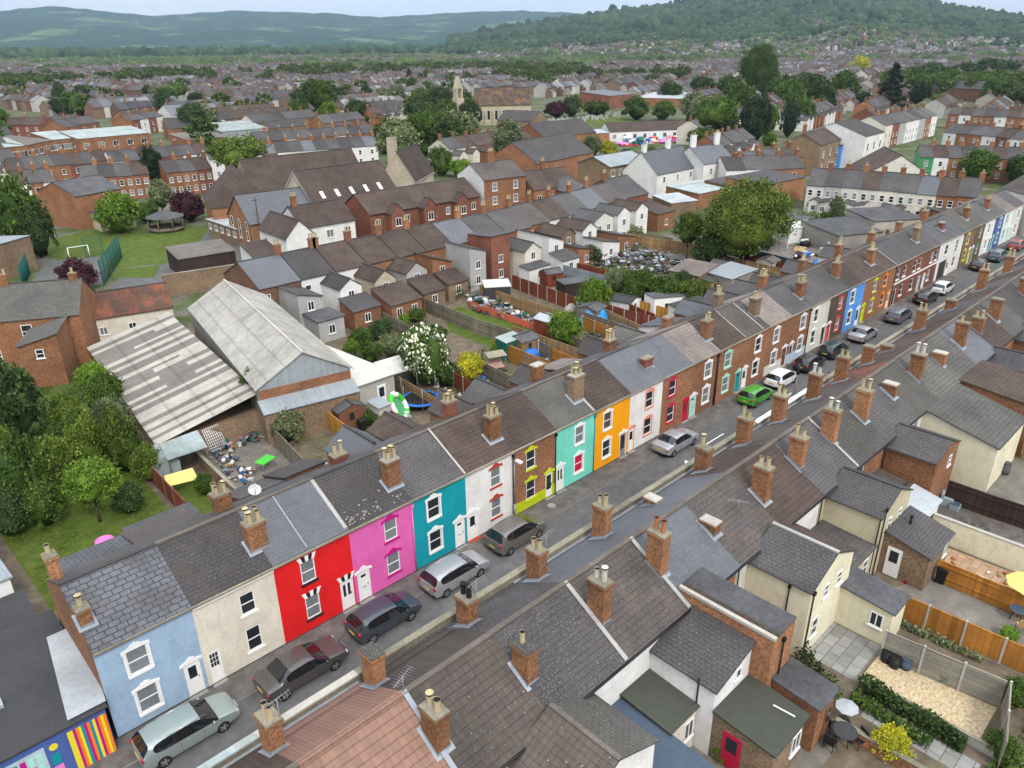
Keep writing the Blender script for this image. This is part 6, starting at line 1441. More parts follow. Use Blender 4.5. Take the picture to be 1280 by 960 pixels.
# ------------------------------------------------------------ big shed and neighbours
t = bld('warehouse', 'large warehouse with ribbed pale grey gable roof', 'warehouse', (23.7, 22.9), (31.5, 21.4), 25.2, 4.6, 6.9, 'y', 'corr_blue', 'asbestos', ridge='concrete_light', side='concrete', oh=.25)
mb = MB(); mb.box(0.02, 7.92, -.05, -.002, 3.6, 4.4); mb.build('brick_band', ['brick'], t)
mb = MB(); mb.slab([(-.2, -1.5, 2.9), (8.1, -1.5, 2.9), (8.1, -.06, 3.6), (-.2, -.06, 3.6)], .06); mb.build('canopy_roof', ['corr_blue'], t); mb = MB(); mb.box(-.1, 8, -1.35, -.06, 0, 2.85); mb.build('front_wall', ['brick_tan'], t)
t = thing('low_shed', 'long low shed roofed in stripes of dark and white corrugated sheets', 'shed', (15.9, 24.7, 0), rad(-6.4)); Wd, Dp, z0_, z1_ = 8.3, 26.4, 1.9, 3.9
mb = MB(); mb.prism([(0, 0), (Wd, 0), (Wd, Dp), (0, Dp)], 0, 1.85); mb.build('wall', ['brick_tan'], t)
mb = MB(); rr = random.Random(21); y = -.1; cols = [1, 0, 1, 0, 1, 0, 1, 1, 2, 1, 2, 1, 2, 2, 1, 2, 1, 2, 1, 2, 2, 1, 2, 1, 0, 1, 0, 1]; i = 0
wid = [1.0, .55, .9, .6, .9, .8, .9, .9]
while y < Dp:
    w_ = min(wid[i % 8], Dp + .1 - y); c = cols[min(i, len(cols) - 1)]; zj = rr.uniform(0, .03); f = lambda x: z0_ + (z1_ - z0_) * x / Wd + zj
    xs = [-.25, 3.2, 5.8, Wd - .1] if i % 3 else [-.25, Wd - .1]
    for a, b in zip(xs, xs[1:]):
        cc = c if rr.random() < .8 else rr.choice([0, 1, 2]); mb.slab([(a, y, f(a)), (b, y, f(b)), (b, y + w_, f(b)), (a, y + w_, f(a))], .04, cc)
    y += w_; i += 1
mb.build('roof', ['corr_grey', 'corr_white', 'corr_grey'], t)
t = bld('flat_roofed_shed', 'flat white-roofed shed right of the large warehouse', 'shed', (31.7, 20.6), (35.6, 20.9), 12.0, 2.9, 3.05, 'm-x', 'concrete_light', 'white_roof', oh=.2); sdoor(t, 1.9, .05, .95, 2.3, 0, 'f', 't_white')
t = bld('brick_house', 'end brick house at the left edge with grey tiled roof', 'house', (7.0, 57.8), (18.8, 51.6), 8.0, 5.3, 7.9, 'x', 'brick', 'tile_grey', wins=(4, (.9, 3.3), 1.0, 1.4, 'sash'), chs=((6.2, 4, 6.5, 9.0, 2, 'brick_stack'), (12.6, 4, 6.5, 8.6, 1, 'brick_stack')), roof2='tile_grey')
t = bld('brick_house', 'projecting brick rear wing with small window at the left edge', 'house', (12.3, 48.6), (15.4, 47.1), 5.4, 4.3, 5.2, 'm+x', 'brick', 'tile_grey', wins=(1, (3.0,), .7, .9, 'sash'))
bld('outbuilding', 'old low building with patchy orange clay tile roof', 'outbuilding', P(107, 400, 3), P(215, 383, 3), 6.0, 3.0, 5.0, 'x', 'p_cream', 'tile_orange', wins=(3, (1.0,), .8, .9, 'case'), oh=.2)
gwall('tall old rubble wall behind the large warehouse', [P(208, 372, 0), P(325, 353, 0)], 3.0, 'brick_tan', .4, 'coping')
bld('garage_block', 'dark garage with weathered sheet roof at the head of the warehouse', 'garage', P(228, 347), P(297, 335), 6.5, 2.6, 3.1, 'm+y', 'w_dark', 'corr_grey')
# ------------------------------------------------------------ terraces by survey: rows of houses
WWORD = dict(brick='brick', brick_red='red brick', brick_orange='orange brick', brick_dark='dark brick', brick_tan='tan brick', p_white='white', p_cream='cream', p_ivory='ivory', p_beige='beige', p_grey='grey', p_pinkwall='pink', p_sky='blue', p_yell='pale yellow', stone='stone', p_paleblue='pale blue', t_green='green')
RWORD = dict(slate='slate', slate_dark='dark slate', slate_smooth='blue-grey slate', tile_brown='brown tiles', slate_mixed='mottled slate', slate_lichen='lichened slate', tile_grey='grey tiles', tile_pale='pale tiles', tile_orange='orange tiles', felt='felt', slate_big='big slates', tile_speck='speckled tiles', metal_pale='pale metal', slate_green='mossy slate')
NHOUSE = [0]
def row(A, B, n, where, walls, roofs, ze=5.0, D=7.5, zr=7.2, wins=1, chim=True, ext=0, name='terraced_house', group=None, detail=True, pots=1):
    L = math.hypot(B[0] - A[0], B[1] - A[1]); rz = math.atan2(B[1] - A[1], B[0] - A[0]); W = L / n; out = []
    for i in range(n):
        wl = walls[i % len(walls)] if isinstance(walls, (list, tuple)) else walls; rf = roofs[i % len(roofs)] if isinstance(roofs, (list, tuple)) else roofs
        x, y = A[0] + (B[0] - A[0]) * i / n, A[1] + (B[1] - A[1]) * i / n; dz = R.uniform(-.12, .12)
        t = thing(name, '%s from left in the %s, %s under %s' % (ORD[i % 36], where, WWORD.get(wl, 'plain'), RWORD.get(rf, 'slate')), 'house', (x, y, 0), rz, group or ('houses in the ' + where)); NHOUSE[0] += 1
        shape(t, W, D, ze + dz, zr + dz, 'x', wl, rf, oh=.0 if W < 1 else .12, side='brick' if wl.startswith('brick') or i else wl)
        if chim: ch(t, W - .1, D / 2, zr - .6, zr + 1.1, pots, R.choice(['brick_stack', 'brick', 'brick_orange']), .9, .7)
        if wins:
            m = wins
            for k in range(m):
                for zz in ((3.0,) if not detail else (3.0, .8)): swin(t, W * (k + .5) / m - .4, zz, .8, 1.15, 0, 'f', 'sash', R.choice(['glass', 'glass_net']))
        if ext:
            e = R.choice(['y', 'm+x', 'm-x']) if ext < 3 else 'm+y'; w2 = W * .55; x2 = 0.05 if i % 2 else W - w2 - .05; el = R.uniform(2.6, 4.2)
            wl2 = R.choice([wl, wl, 'p_white', 'brick']); rf2 = R.choice([rf, 'slate', 'tile_brown', 'felt'])
            shape(t, w2, el, 3.9 if ext == 1 else 2.5, 4.9 if ext == 1 else 2.9, e, wl2, rf2, x=x2, y=-el, names=('rear_wing', 'wing_roof')); swin(t, x2 + w2 / 2 - .4, 2.6 if ext == 1 else .9, .8, 1.0, -el, 'f', 'case')
            if ext == 1 and i % 2: shape(t, w2 * .9, 2.6, 2.3, 2.7, 'm+y', R.choice(['brick', 'p_white', 'brick_tan']), R.choice(['tile_brown', 'felt', 'slate']), x=x2 + .05, y=-el - 2.62, names=('lean_to', 'lean_to_roof')); swin(t, x2 + .5, .8, .9, 1.0, -el - 2.62, 'f', 'case')
        out.append(t)
    return out

gwall('low old brick wall between the narrow lawn and the concrete yard', [(17.5, 11.5), (18.0, 23.5)], 1.1, 'brick_tan', .2)
gwall('low rendered wall closing the concrete yard below the striped shed', [(19.2, 25.2), (23.6, 24.8)], 1.2, 'p_ivory', .2)
t = thing('clothes_airer', 'white folding rack leaning at the head of the concrete yard', 'rack', (20.0, 23.6, .3), rad(15)); t.rotation_euler = (rad(-25), 0, rad(10)); mb = MB()
for i in range(9): mb.tube((-.7 + i * .175, 0, 0), (-.7 + i * .175, 0, 1.9), .025, .025, 4); mb.tube((-.7, 0, i * .23), (.7, 0, i * .23), .025, .025, 4)
mb.build('grille', ['t_white'], t)
# ---- row beyond the gardens (its backs face us), each house placed by its own spot
def r2(x0, x1, wall, roof, label, ze=5.2, zr=7.4, y=46.6, D=9.0, wings=(), chx=None, win=1, ang=0):
    t = thing('terraced_house', label, 'house', (x0, y, 0), ang, 'terraced houses beyond the middle gardens'); NHOUSE[0] += 1
    shape(t, x1 - x0, D, ze, zr, 'x', wall, roof)
    if win: swin(t, .4, 3.2, .8, 1.2, 0, 'f')
    if chx is not None: ch(t, chx, D / 2, zr - .5, zr + 1.2, 2, R.choice(['brick_stack', 'brick_orange', 'brick']))
    for (wx, ww, wd, we, wr, wm, wl, rf, nw) in wings:
        y0 = -wd[1]; shape(t, ww, wd[1] - wd[0], we, wr, wm, wl, rf, x=wx, y=y0, names=('rear_wing', 'wing_roof') if we > 3 else ('lean_to', 'lean_to_roof'), side=None)
        for k in range(nw): swin(t, wx + ww * (k + .5) / nw - .4, 2.9 if we > 3.4 else .85, .8, 1.05, y0, 'f', 'case')
        if we > 3.4 and ww > 2.4: swin(t, wx + ww / 2 - .4, .8, .8, 1.1, y0, 'f', 'case')
    return t
r2(36.0, 41.2, 'brick_dark', 'slate_smooth', 'end terrace with smooth slate roof and brick rear behind the warehouse', chx=5.0, wings=[(2.2, 3.0, (0, 4.4), 4.2, 5.0, 'm-x', 'p_grey', 'slate', 1), (2.6, 3.2, (4.42, 7.6), 2.5, 2.7, 'm+y', 'p_grey', 'felt', 1)])
r2(41.2, 45.8, 'p_white', 'slate_dark', 'terraced house with white rear gable wing behind the warehouse', chx=4.4, wings=[(2.5, 2.9, (0, 4.2), 4.3, 5.3, 'y', 'p_white', 'slate_dark', 1), (2.2, 3.6, (4.22, 7.2), 2.4, 3.3, 'm+y', 'brick', 'slate', 1)])
r2(45.8, 50.4, 'p_white', 'tile_brown', 'brown roofed terraced house with long brown lean-to and patio door', chx=.2, wings=[(2.6, 2.9, (0, 4.4), 4.3, 5.4, 'y', 'stone', 'tile_brown', 1), (1.9, 4.4, (4.42, 8.4), 2.4, 3.6, 'm+y', 'brick', 'tile_brown', 2)])
r2(50.4, 55.0, 'brick', 'tile_brown', 'brown roofed terraced house with grey pebbledash rear gable', chx=.3, wings=[(2.9, 3.2, (0, 4.0), 4.2, 5.3, 'y', 'p_grey', 'tile_brown', 1), (2.9, 3.3, (4.02, 7.3), 2.3, 3.5, 'm+y', 'brick_tan', 'tile_brown', 1)])
r2(55.0, 59.6, 'brick', 'tile_brown', 'brown roofed terraced house with brick rear wing and white lean-to', chx=.3, wings=[(2.7, 3.2, (0, 3.6), 4.2, 5.3, 'm-x', 'brick', 'tile_brown', 1), (2.9, 3.3, (3.62, 6.4), 2.3, 3.3, 'm+y', 'brick_tan', 'tile_brown', 1)])
r2(59.6, 64.2, 'brick', 'tile_brown', 'last brown roofed terraced house before the slate ones', chx=.3, wings=[(3.2, 2.8, (0, 5.0), 5.0, 5.9, 'm-x', 'p_grey', 'slate', 1)])
r2(64.2, 69.2, 'brick', 'slate_smooth', 'slate roofed terraced house with tall square brick rear tower', chx=4.7, wings=[(2.6, 3.4, (0, 4.8), 6.2, 6.6, 'm-y', 'brick_red', 'slate', 1)])
r2(69.2, 74.0, 'p_cream', 'slate_green', 'slate roofed terraced house with long sloping cream rear wing', chx=4.6, wings=[(1.8, 3.0, (0, 7.0), 4.2, 5.2, 'y', 'p_cream', 'slate_green', 1), (.6, 4.0, (7.02, 9.0), 2.3, 2.5, 'm+y', 'p_white', 'felt', 1)])
r2(74.0, 79.2, 'brick', 'slate_lichen', 'terraced house with pale worn roof and white wing end', wings=[(2.2, 3.0, (0, 6.5), 4.3, 5.3, 'm-x', 'p_white', 'slate_lichen', 1), (2.2, 3.4, (6.52, 9.2), 2.3, 3.0, 'm+y', 'p_white', 'slate', 1)])
r2(79.2, 84.0, 'brick', 'slate_mixed', 'terraced house with mottled brown roof and orange brick wing', y=47.4, chx=.5, wings=[(1.6, 3.0, (0, 5.5), 4.2, 5.2, 'y', 'brick_tan', 'tile_brown', 1), (1.4, 3.6, (5.52, 9), 2.4, 3.2, 'm-x', 'brick', 'felt_dark', 1)])
r2(84.0, 89.0, 'p_white', 'tile_brown', 'brown tiled terraced house with white gabled rear wing', y=47.8, chx=.5, wings=[(1.8, 3.2, (0, 5.6), 4.2, 5.2, 'y', 'p_white', 'tile_brown', 1), (1.8, 4.0, (5.62, 9.5), 2.5, 3.3, 'm-x', 'p_white', 'tile_brown', 1)])
r2(89.0, 94.5, 'p_white', 'slate', 'blue-grey slate house with long white rear block', y=48.4, chx=.5, wings=[(1.0, 4.4, (0, 5.0), 4.8, 5.8, 'y', 'p_ivory', 'slate', 2), (1.2, 4.0, (5.02, 9.5), 2.5, 3.4, 'm-x', 'brick', 'felt', 1)])
r2(94.5, 100.0, 'p_white', 'slate_smooth', 'blue-grey slate house beside the long white rear block', y=49, chx=.5, wings=[(1.6, 3.2, (0, 5.2), 4.8, 5.8, 'y', 'p_white', 'slate', 1)])
r2(100.0, 106.0, 'brick_red', 'slate_mixed', 'house with brown patched roof and white gable wing', y=50, chx=.5, wings=[(1.6, 3.2, (0, 5.6), 4.6, 5.6, 'y', 'p_white', 'tile_brown', 1)])
r2(106.0, 113.0, 'brick_red', 'slate', 'broad slate roofed house with orange brick side', y=50.5, D=10, zr=7.8, chx=.5, wings=[(2, 5, (0, 6), 3.0, 4.0, 'm+y', 'brick', 'tile_brown', 1)])
bld('house', 'small hipped slate roof house in the middle of the block', 'house', P(705, 240, 5), P(735, 236, 5), 6, 5, 7.2, 'hip', 'brick', 'slate_lichen')
# school and neighbours
t = bld('school_hall', 'brick school hall with smooth blue slate roof and tall gable windows', 'school', (51.6, 80.4), (62.4, 79.4), 9.5, 5.0, 8.6, 'x', 'brick_orange', 'slate_smooth', lw=(3, (2.0,), .9, 3.0, 'sash'), oh=.3)
t = bld('school_annexe', 'low flat-roofed brick school annexe left of the tall gable', 'school', P(262, 296, 0), P(300, 310, 0), 7, 3.0, 3.2, 'm+y', 'brick_tan', 'roof_pale', wins=(5, (1.6,), 1.0, .9, 'case'))
t = bld('school_hall', 'large school hall with steep brown tiled roof and rooflights', 'school', (63.0, 79.8), (80.0, 80.2), 11.5, 5.5, 11.0, 'x', 'stone', 'tile_brown', oh=.4, edge='t_white')
for i in range(5): mb = MB(); s = 5.5 / 5.75; mb.slab([(2.2 + i * 2.9, 1.3, 5.5 + s * 1.3 + .18), (2.85 + i * 2.9, 1.3, 5.5 + s * 1.3 + .18), (2.85 + i * 2.9, 2.3, 5.5 + s * 2.3 + .18), (2.2 + i * 2.9, 2.3, 5.5 + s * 2.3 + .18)], .08); mb.build('rooflight', ['t_white'], t)
t = bld('school_hall', 'rear school range with long brown tiled ridge', 'school', (60.0, 94), (82.0, 92.5), 12, 5.5, 11.8, 'x', 'stone', 'tile_brown'); 
t = bld('school_hall', 'left school range with broad brown roof above the annexe', 'school', (52.5, 96), (62, 93), 12, 5.0, 11.2, 'hip', 'brick', 'tile_brown')
t = bld('school_gable', 'cream stone school gable with white edging and big chimney', 'school', P(476, 225, 5.6), P(518, 226, 5.6), 13, 5.6, 10.9, 'y', 'stone', 'tile_brown', wins=(2, (3.2,), 1.1, 1.5, 'case'), lw=(2, (2,), 1, 1.6, 'case'), edge='t_white', chs=((.8, 5.5, 7, 13, 0, 'stone', 1.6, 1.6),), oh=.25)
t = bld('white_house', 'large white rendered house with dark roof beside the school', 'house', (54.8, 70.0), (63.6, 69.6), 8, 5.4, 7.9, 'x', 'p_white', 'tile_brown', wins=(3, (.9, 3.3), 1.2, 1.2, 'case'), chs=((1.0, 4, 7, 9.4, 2),), oh=.25); NHOUSE[0] += 1
t = bld('white_house', 'white gabled house end with dark roof left of the large one', 'house', (50.2, 66.5), (54.6, 66.3), 9, 5.2, 7.4, 'y', 'p_white', 'tile_brown', lw=(2, (3.2,), .8, 1.0, 'case'), oh=.25)
t = bld('white_house', 'low white cottage with dark lean-to roof beside the telegraph pole', 'house', (46.0, 68.0), (50.0, 67.6), 6, 2.6, 3.8, 'm+y', 'p_white', 'tile_brown', wins=(2, (.9,), 1.0, 1.0, 'case'))
t = bld('brick_house_row', 'long red brick house row with three small front gables', 'house', (67.2, 70.8), (90.0, 70.2), 8.5, 5.4, 8.0, 'x', 'brick_red', 'tile_brown', wins=(8, (.9, 3.2), .9, 1.2, 'case'), oh=.25)
for gx in (3.0, 9.5, 16.5): shape(t, 2.6, 1.6, 5.3, 6.7, 'y', 'brick_red', 'tile_brown', x=gx, y=-1.62, names=('front_gable', 'gable_roof')); swin(t, gx + .75, 3.2, 1.1, 1.3, -1.62, 'f', 'case')
t = bld('brick_house', 'tall three-storey brick house with white side wall', 'house', (90.6, 69.6), (99.6, 68.2), 9.0, 8.0, 10.3, 'x', 'brick', 'slate_mixed', wins=(2, (.9, 3.6, 6.0), 1.0, 1.4, 'sash'), side='p_white', chs=((4.5, 4.5, 9.5, 12.2, 4, 'brick_stack', 1.4),), oh=.15)
t = bld('brick_house', 'brown roofed brick house right of the three-storey one', 'house', (100.0, 66.5), (110.0, 64.5), 9, 5.5, 8.2, 'x', 'brick', 'tile_brown', wins=(4, (3.2, .9), 1.0, 1.2, 'case'), chs=((5, 4.5, 7.5, 9.8, 2),))
t = bld('brick_hall', 'tall brick gabled hall with dark slate roof among the trees', 'hall', P(672, 205, 6), P(742, 190, 6), 14, 6.0, 10.0, 'x', 'brick', 'slate_dark', lw=(1, (1.5,), 1.2, 3, 'sash'))
t = bld('brick_block', 'two-storey brick block with blue sheet roof and scaffolding', 'building', P(762, 208, 6), P(808, 200, 6), 9, 6, 7.6, 'x', 'brick_tan', 'corr_blue', wins=(5, (1, 3.8), 1.1, 1.3, 'case'), oh=.4); mb = MB(); mb.box(-.3, 12.5, -2.4, -1.5, 3.0, 3.12); mb.build('scaffold_deck', ['wood_new'], t)
# white houses in the centre right
t = bld('white_house', 'large white house with slate roof and white chimneys, left part', 'house', P(822, 218, 5), P(872, 208, 5), 9, 5.0, 9.0, 'x', 'p_white', 'slate_smooth', wins=(3, (3,), .8, 1.2, 'sash'), chs=((1, 4.5, 7.5, 10.5, 2, 'p_white', 1.3), (9.5, 4.5, 7.5, 11, 2, 'p_white', 1.4)), oh=.2)
t = bld('white_house', 'large white house with slate roof and white chimneys, right part', 'house', P(880, 205, 6), P(918, 200, 6), 9, 6.0, 9.0, 'x', 'p_white', 'slate_smooth', wins=(2, (3.5,), .9, 1.4, 'sash'), chs=((1, 4.5, 7.5, 11.5, 2, 'p_white', 1.5), (8.5, 4.5, 7.5, 11.5, 3, 'p_white', 1.4)), oh=.2)
row(P(908, 213, 5), P(1006, 210, 5), 4, 'row beside the large white house', ['p_white', 'p_white', 'brick', 'brick'], ['slate_dark', 'slate_lichen', 'slate', 'slate'], D=8, ext=2)
row(P(1009, 230, 5.1), P(1222, 247, 5.1), 9, 'cross terrace of pale houses', ['p_ivory', 'p_grey', 'p_ivory', 'p_ivory', 'p_cream', 'p_ivory', 'p_cream', 'brick', 'brick'], ['slate', 'slate_dark', 'slate', 'tile_brown', 'slate', 'slate', 'slate_smooth', 'tile_brown', 'slate'], D=8, ext=2, wins=2, zr=7.6)
t = bld('gable_ended_house', 'large cream gable-ended house with brown roof', 'house', P(1073, 226, 4), P(1170, 228, 4), 14, 4.5, 9.0, 'y', 'p_ivory', 'tile_brown', oh=.2); NHOUSE[0] += 1
row(P(943, 203, 5.5), P(1005, 196, 5.5), 3, 'brick row left of the blue gable', ['brick_orange', 'brick', 'brick'], ['slate', 'slate', 'tile_brown'], D=9, ze=5.5)
t = bld('gable_ended_house', 'tall brick house with tan side and brown roof left of the blue one', 'house', P(1026, 185, 6.5), P(1052, 176, 6.5), 9, 7, 9.5, 'x', 'brick_tan', 'tile_brown', wins=(3, (1, 4), 1, 1.5, 'sash'), chs=((.5, 4.5, 9, 11.5, 3, 'brick_stack', 1.4),))
t = bld('shop_house', 'bright blue painted building between brick and white houses', 'house', P(1052, 185, 5), P(1078, 176, 5), 9, 5.5, 7.0, 'm+x', 'p_sky', 'slate', wins=(3, (1, 3.4), 1, 1.3, 'sash'))
t = bld('gable_ended_house', 'tall white gable-ended building with dark roof and dormers', 'house', P(1082, 176, 7), P(1105, 170, 7), 16, 8, 10.8, 'x', 'p_white', 'slate_dark', wins=(3, (1.2, 4.4), 1.0, 1.8, 'sash'), side='p_white')
row(P(1107, 160, 6), P(1172, 146, 6), 8, 'tall pale terrace at upper right', ['p_cream', 'brick_red', 'p_grey', 'p_white', 'p_white', 'p_grey', 'brick', 'p_white'], ['slate', 'slate_dark', 'slate', 'slate_green'], ze=6.5, zr=8.8, D=10, wins=2)
row(P(1150, 196, 5), P(1280, 200, 5), 7, 'mixed row behind cross terrace', ['t_green', 'p_white', 'brick', 'p_white', 'brick', 'brick', 'brick'], ['slate', 'tile_brown', 'slate', 'slate_dark', 'slate', 'tile_brown', 'slate'], D=8)
row(P(1180, 165, 5), P(1280, 175, 5), 6, 'third mixed row at upper right', ['p_white', 'brick', 'brick', 'p_white', 'brick_red', 'p_white'], ['slate', 'slate_dark', 'slate_lichen', 'slate', 'tile_brown', 'slate'], D=8)
row(P(1185, 143, 5), P(1290, 148, 5), 7, 'second mixed row at upper right', ['brick', 'p_white', 'brick', 'brick', 'p_white', 'brick', 'brick'], ['slate', 'tile_brown', 'slate', 'slate_dark'], D=8)
t = bld('gable_ended_house', 'white rendered house closing the far end of the street', 'house', (147, -1), (153, -6), 8, 6.5, 8.8, 'y', 'p_white', 'slate_mixed', wins=(2, (1, 3.8), 1, 1.5, 'sash'), chs=((2, 3, 8, 10, 2),))
t = bld('long_factory', 'very long low brick works with dark roof across the upper right', 'factory', P(1165, 112, 5), P(1330, 118, 5), 14, 6, 9.5, 'x', 'brick_dark', 'slate_dark')
# streets on the left
row(P(14, 213, 5), P(138, 201, 5), 7, 'first upper left terrace', ['brick', 'p_white', 'brick', 'brick', 'brick_red', 'brick', 'brick'], ['slate_dark', 'slate', 'tile_grey', 'slate_dark', 'tile_brown', 'slate', 'tile_brown'])
row(P(140, 203, 5), P(262, 191, 5), 7, 'terrace behind the conifer', ['p_white', 'brick', 'brick', 'brick_red', 'brick', 'p_white', 'brick'], ['slate_dark', 'slate', 'tile_brown', 'slate'])
row(P(103, 224, 5), P(186, 217, 5), 4, 'terrace with the pink gable', ['p_pinkwall', 'brick', 'brick', 'brick'], ['tile_grey', 'slate_dark', 'slate', 'tile_brown'], wins=2)
row(P(208, 217, 5), P(265, 211, 5), 3, 'terrace right of the conifer', ['brick', 'brick', 'brick_red'], ['slate_dark', 'slate', 'tile_brown'], wins=2); row(P(20, 232, 5), P(70, 226, 5), 3, 'row behind the red gabled building', ['p_white', 'brick', 'p_white'], ['tile_brown', 'slate', 'slate'], wins=1)
row(P(262, 199, 5), P(345, 191, 5), 5, 'terrace left of the white one', ['p_white', 'brick', 'p_white', 'p_cream', 'brick'], ['slate', 'slate_smooth', 'slate_dark'])
row(P(347, 191, 5), P(472, 182, 5), 8, 'white fronted terrace', ['p_white', 'p_ivory', 'p_white', 'p_white', 'brick', 'p_white', 'p_white', 'p_white'], ['slate_dark', 'slate', 'slate_smooth', 'slate_dark', 'slate'], ext=0, wins=1); row(P(320, 177, 5), P(470, 166, 5), 9, 'slate terrace behind the white one', ['brick', 'brick', 'p_white', 'brick'], ['slate', 'slate_dark', 'slate'], wins=0)
bld('gabled_building', 'red brick gabled building by the park trees', 'building', P(57, 280, 0), P(104, 288, 0), 9, 6.0, 8.0, 'y', 'brick', 'felt'); bld('outbuilding', 'grey roofed outbuilding beside the red gabled building', 'outbuilding', P(106, 280), P(128, 290), 6, 3, 3.4, 'm+y', 'p_beige', 'felt')
bld('brick_building', 'flat pale roofed brick building at the left edge above the brick house', 'building', P(-30, 345, 0), P(14, 348, 0), 5, 4.6, 5.0, 'm+x', 'brick_tan', 'corr_blue')
# workshops
for a, b, D, wl, rf, l in (((0, 185), (31, 182), 12, 'brick', 'metal_pale', 'leftmost pale roofed workshop with brick walls'), ((32, 182), (66, 175), 13, 'brick', 'corr_grey', 'workshop with brownish-grey sheet roof'), ((66, 175), (96, 172), 13, 'brick', 'metal_pale', 'brick workshop with pale roof and dark windows'), ((97, 174), (187, 166), 14, 'brick', 'metal_pale', 'long workshop with pale green-grey sheet roof and blue doors')):
    bld('workshop', l, 'workshop', P(*a, 4.2), P(*b, 4.2), D, 4.2, 5.6, 'm+y', wl, rf, wins=(5, (1.2,), 1.8, 1.6, 'case'))
bld('workshop', 'brick hall with dark roof right of the long workshop', 'workshop', P(209, 161, 4), P(262, 158, 4), 12, 4, 7, 'x', 'brick', 'slate_dark'); bld('workshop', 'green-grey clad workshop with pale ribbed roof', 'workshop', P(278, 165, 5), P(335, 160, 5), 16, 5, 6.5, 'm+y', 'corr_blue', 'metal_pale')
bld('workshop', 'long dark roofed building left of the round trees', 'workshop', P(337, 161, 4), P(385, 157, 4), 10, 4, 6, 'x', 'brick_tan', 'slate_dark'); bld('workshop', 'brown-grey sheet roofed sheds below the ribbed roof', 'workshop', P(236, 176, 4), P(285, 171, 4), 12, 4, 5.2, 'm+y', 'brick', 'corr_grey')
row(P(3, 157, 5), P(50, 156, 5), 2, 'pair behind the workshops', ['brick_red'], ['tile_brown'], D=10, wins=2); t = bld('gable_ended_house', 'brick gable facing us behind the workshops', 'house', P(52, 158, 5), P(80, 158, 5), 12, 5, 8, 'y', 'brick_red', 'slate', wins=(1, (3,), 1.2, 1.2, 'case')); row(P(82, 159, 5), P(124, 153, 5), 3, 'slate row right of the brick gable', ['brick'], ['slate'], D=9)
t = bld('gable_ended_house', 'orange brick gable left of the bay-windowed terrace', 'house', P(139, 152, 5), P(163, 152, 5), 12, 5.5, 8.5, 'y', 'brick_orange', 'slate_dark'); row(P(164, 151, 5.5), P(205, 145, 5.5), 4, 'bay-windowed terrace', ['brick_red', 'p_white', 'brick_red', 'p_cream'], ['slate'], ze=5.5, D=8)
bld('gable_ended_house', 'white gable-ended building among the slate roofs', 'house', P(197, 141, 5), P(216, 147, 5), 14, 5.5, 8.6, 'y', 'p_white', 'slate_smooth')
# church
A, B = P(596, 157), P(664, 155.5); t = bld('church', 'pale stone church with tall roof glowing orange with lichen', 'church', A, B, 13, 7.6, 13.6, 'x', 'stone', 'tile_church', oh=.3); Lc = math.hypot(B[0] - A[0], B[1] - A[1])
for i in range(7): swin(t, Lc * (i + .6) / 7.2 - .6, 2.0, 1.2, 3.6, 0, 'f', 'none', 'glass'); mb = MB(); mb.box(Lc * i / 7 - .3 + .3, Lc * i / 7 + .4, -.7, -.002, 0, 5.6); mb.build('buttress', ['stone'], t)
t = thing('bell_tower', 'slender pale bell turret with pointed top beside the church', 'tower', (*P(574, 158), 0)); mb = MB(); mb.box(-1.8, 1.8, -1.5, 1.5, 0, 10.5); mb.build('base', ['stone'], t); mb = MB()
for s in (-1, 1): mb.box(min(s * 1.6, s * .9), max(s * 1.6, s * .9), -1, 1, 10.51, 14)
mb.exy([(-1.6, 14.01), (1.6, 14.01), (0, 18.5)], -1, 1); mb.build('belfry', ['stone'], t)
# park
sheet('park_grass', Xf((48, 318), (62, 298), (120, 287), (262, 286), (250, 300), (232, 322), (200, 330), (120, 338)), .013, 'grass'); sheet('park_grass', Xf((140, 348), (145, 336), (200, 332), (193, 347)), .016, 'grass')
sheet('ball_court', Xf((36, 358), (60, 326), (136, 320), (134, 356)), .018, 'asphalt'); sheet('tarmac', Xf((130, 372), (150, 345), (215, 328), (245, 290), (270, 286), (325, 330), (205, 372)), .008, 'asphalt')
t = thing('gazebo', 'octagonal open-sided shelter with grey roof in the park', 'gazebo', (*P(209, 287), 0)); mb = MB(); n = 8
q = [(3.4 * math.cos(2 * math.pi * i / n), 3.4 * math.sin(2 * math.pi * i / n)) for i in range(n)]
for i in range(n): mb.face([(*q[i], 2.4), (*q[(i + 1) % n], 2.4), (0, 0, 3.5)]); mb.face([(*q[(i + 1) % n], 2.39), (*q[i], 2.39), (0, 0, 3.3)])
mb.build('roof', ['felt'], t)
for i in range(n): mb = MB(); mb.tube((q[i][0] * .9, q[i][1] * .9, 0), (q[i][0] * .9, q[i][1] * .9, 2.5), .1, .1, 6); mb.build('post', ['wood_old'], t)
mb = MB()
for i in range(7): mb.tube((q[i][0] * .9, q[i][1] * .9, .8), (q[i + 1][0] * .9, q[i + 1][1] * .9, .8), .04, .04, 4); mb.tube((q[i][0] * .9, q[i][1] * .9, .4), (q[i + 1][0] * .9, q[i + 1][1] * .9, .4), .35, .35, 4)
mb.build('railing', ['wood_old'], t)
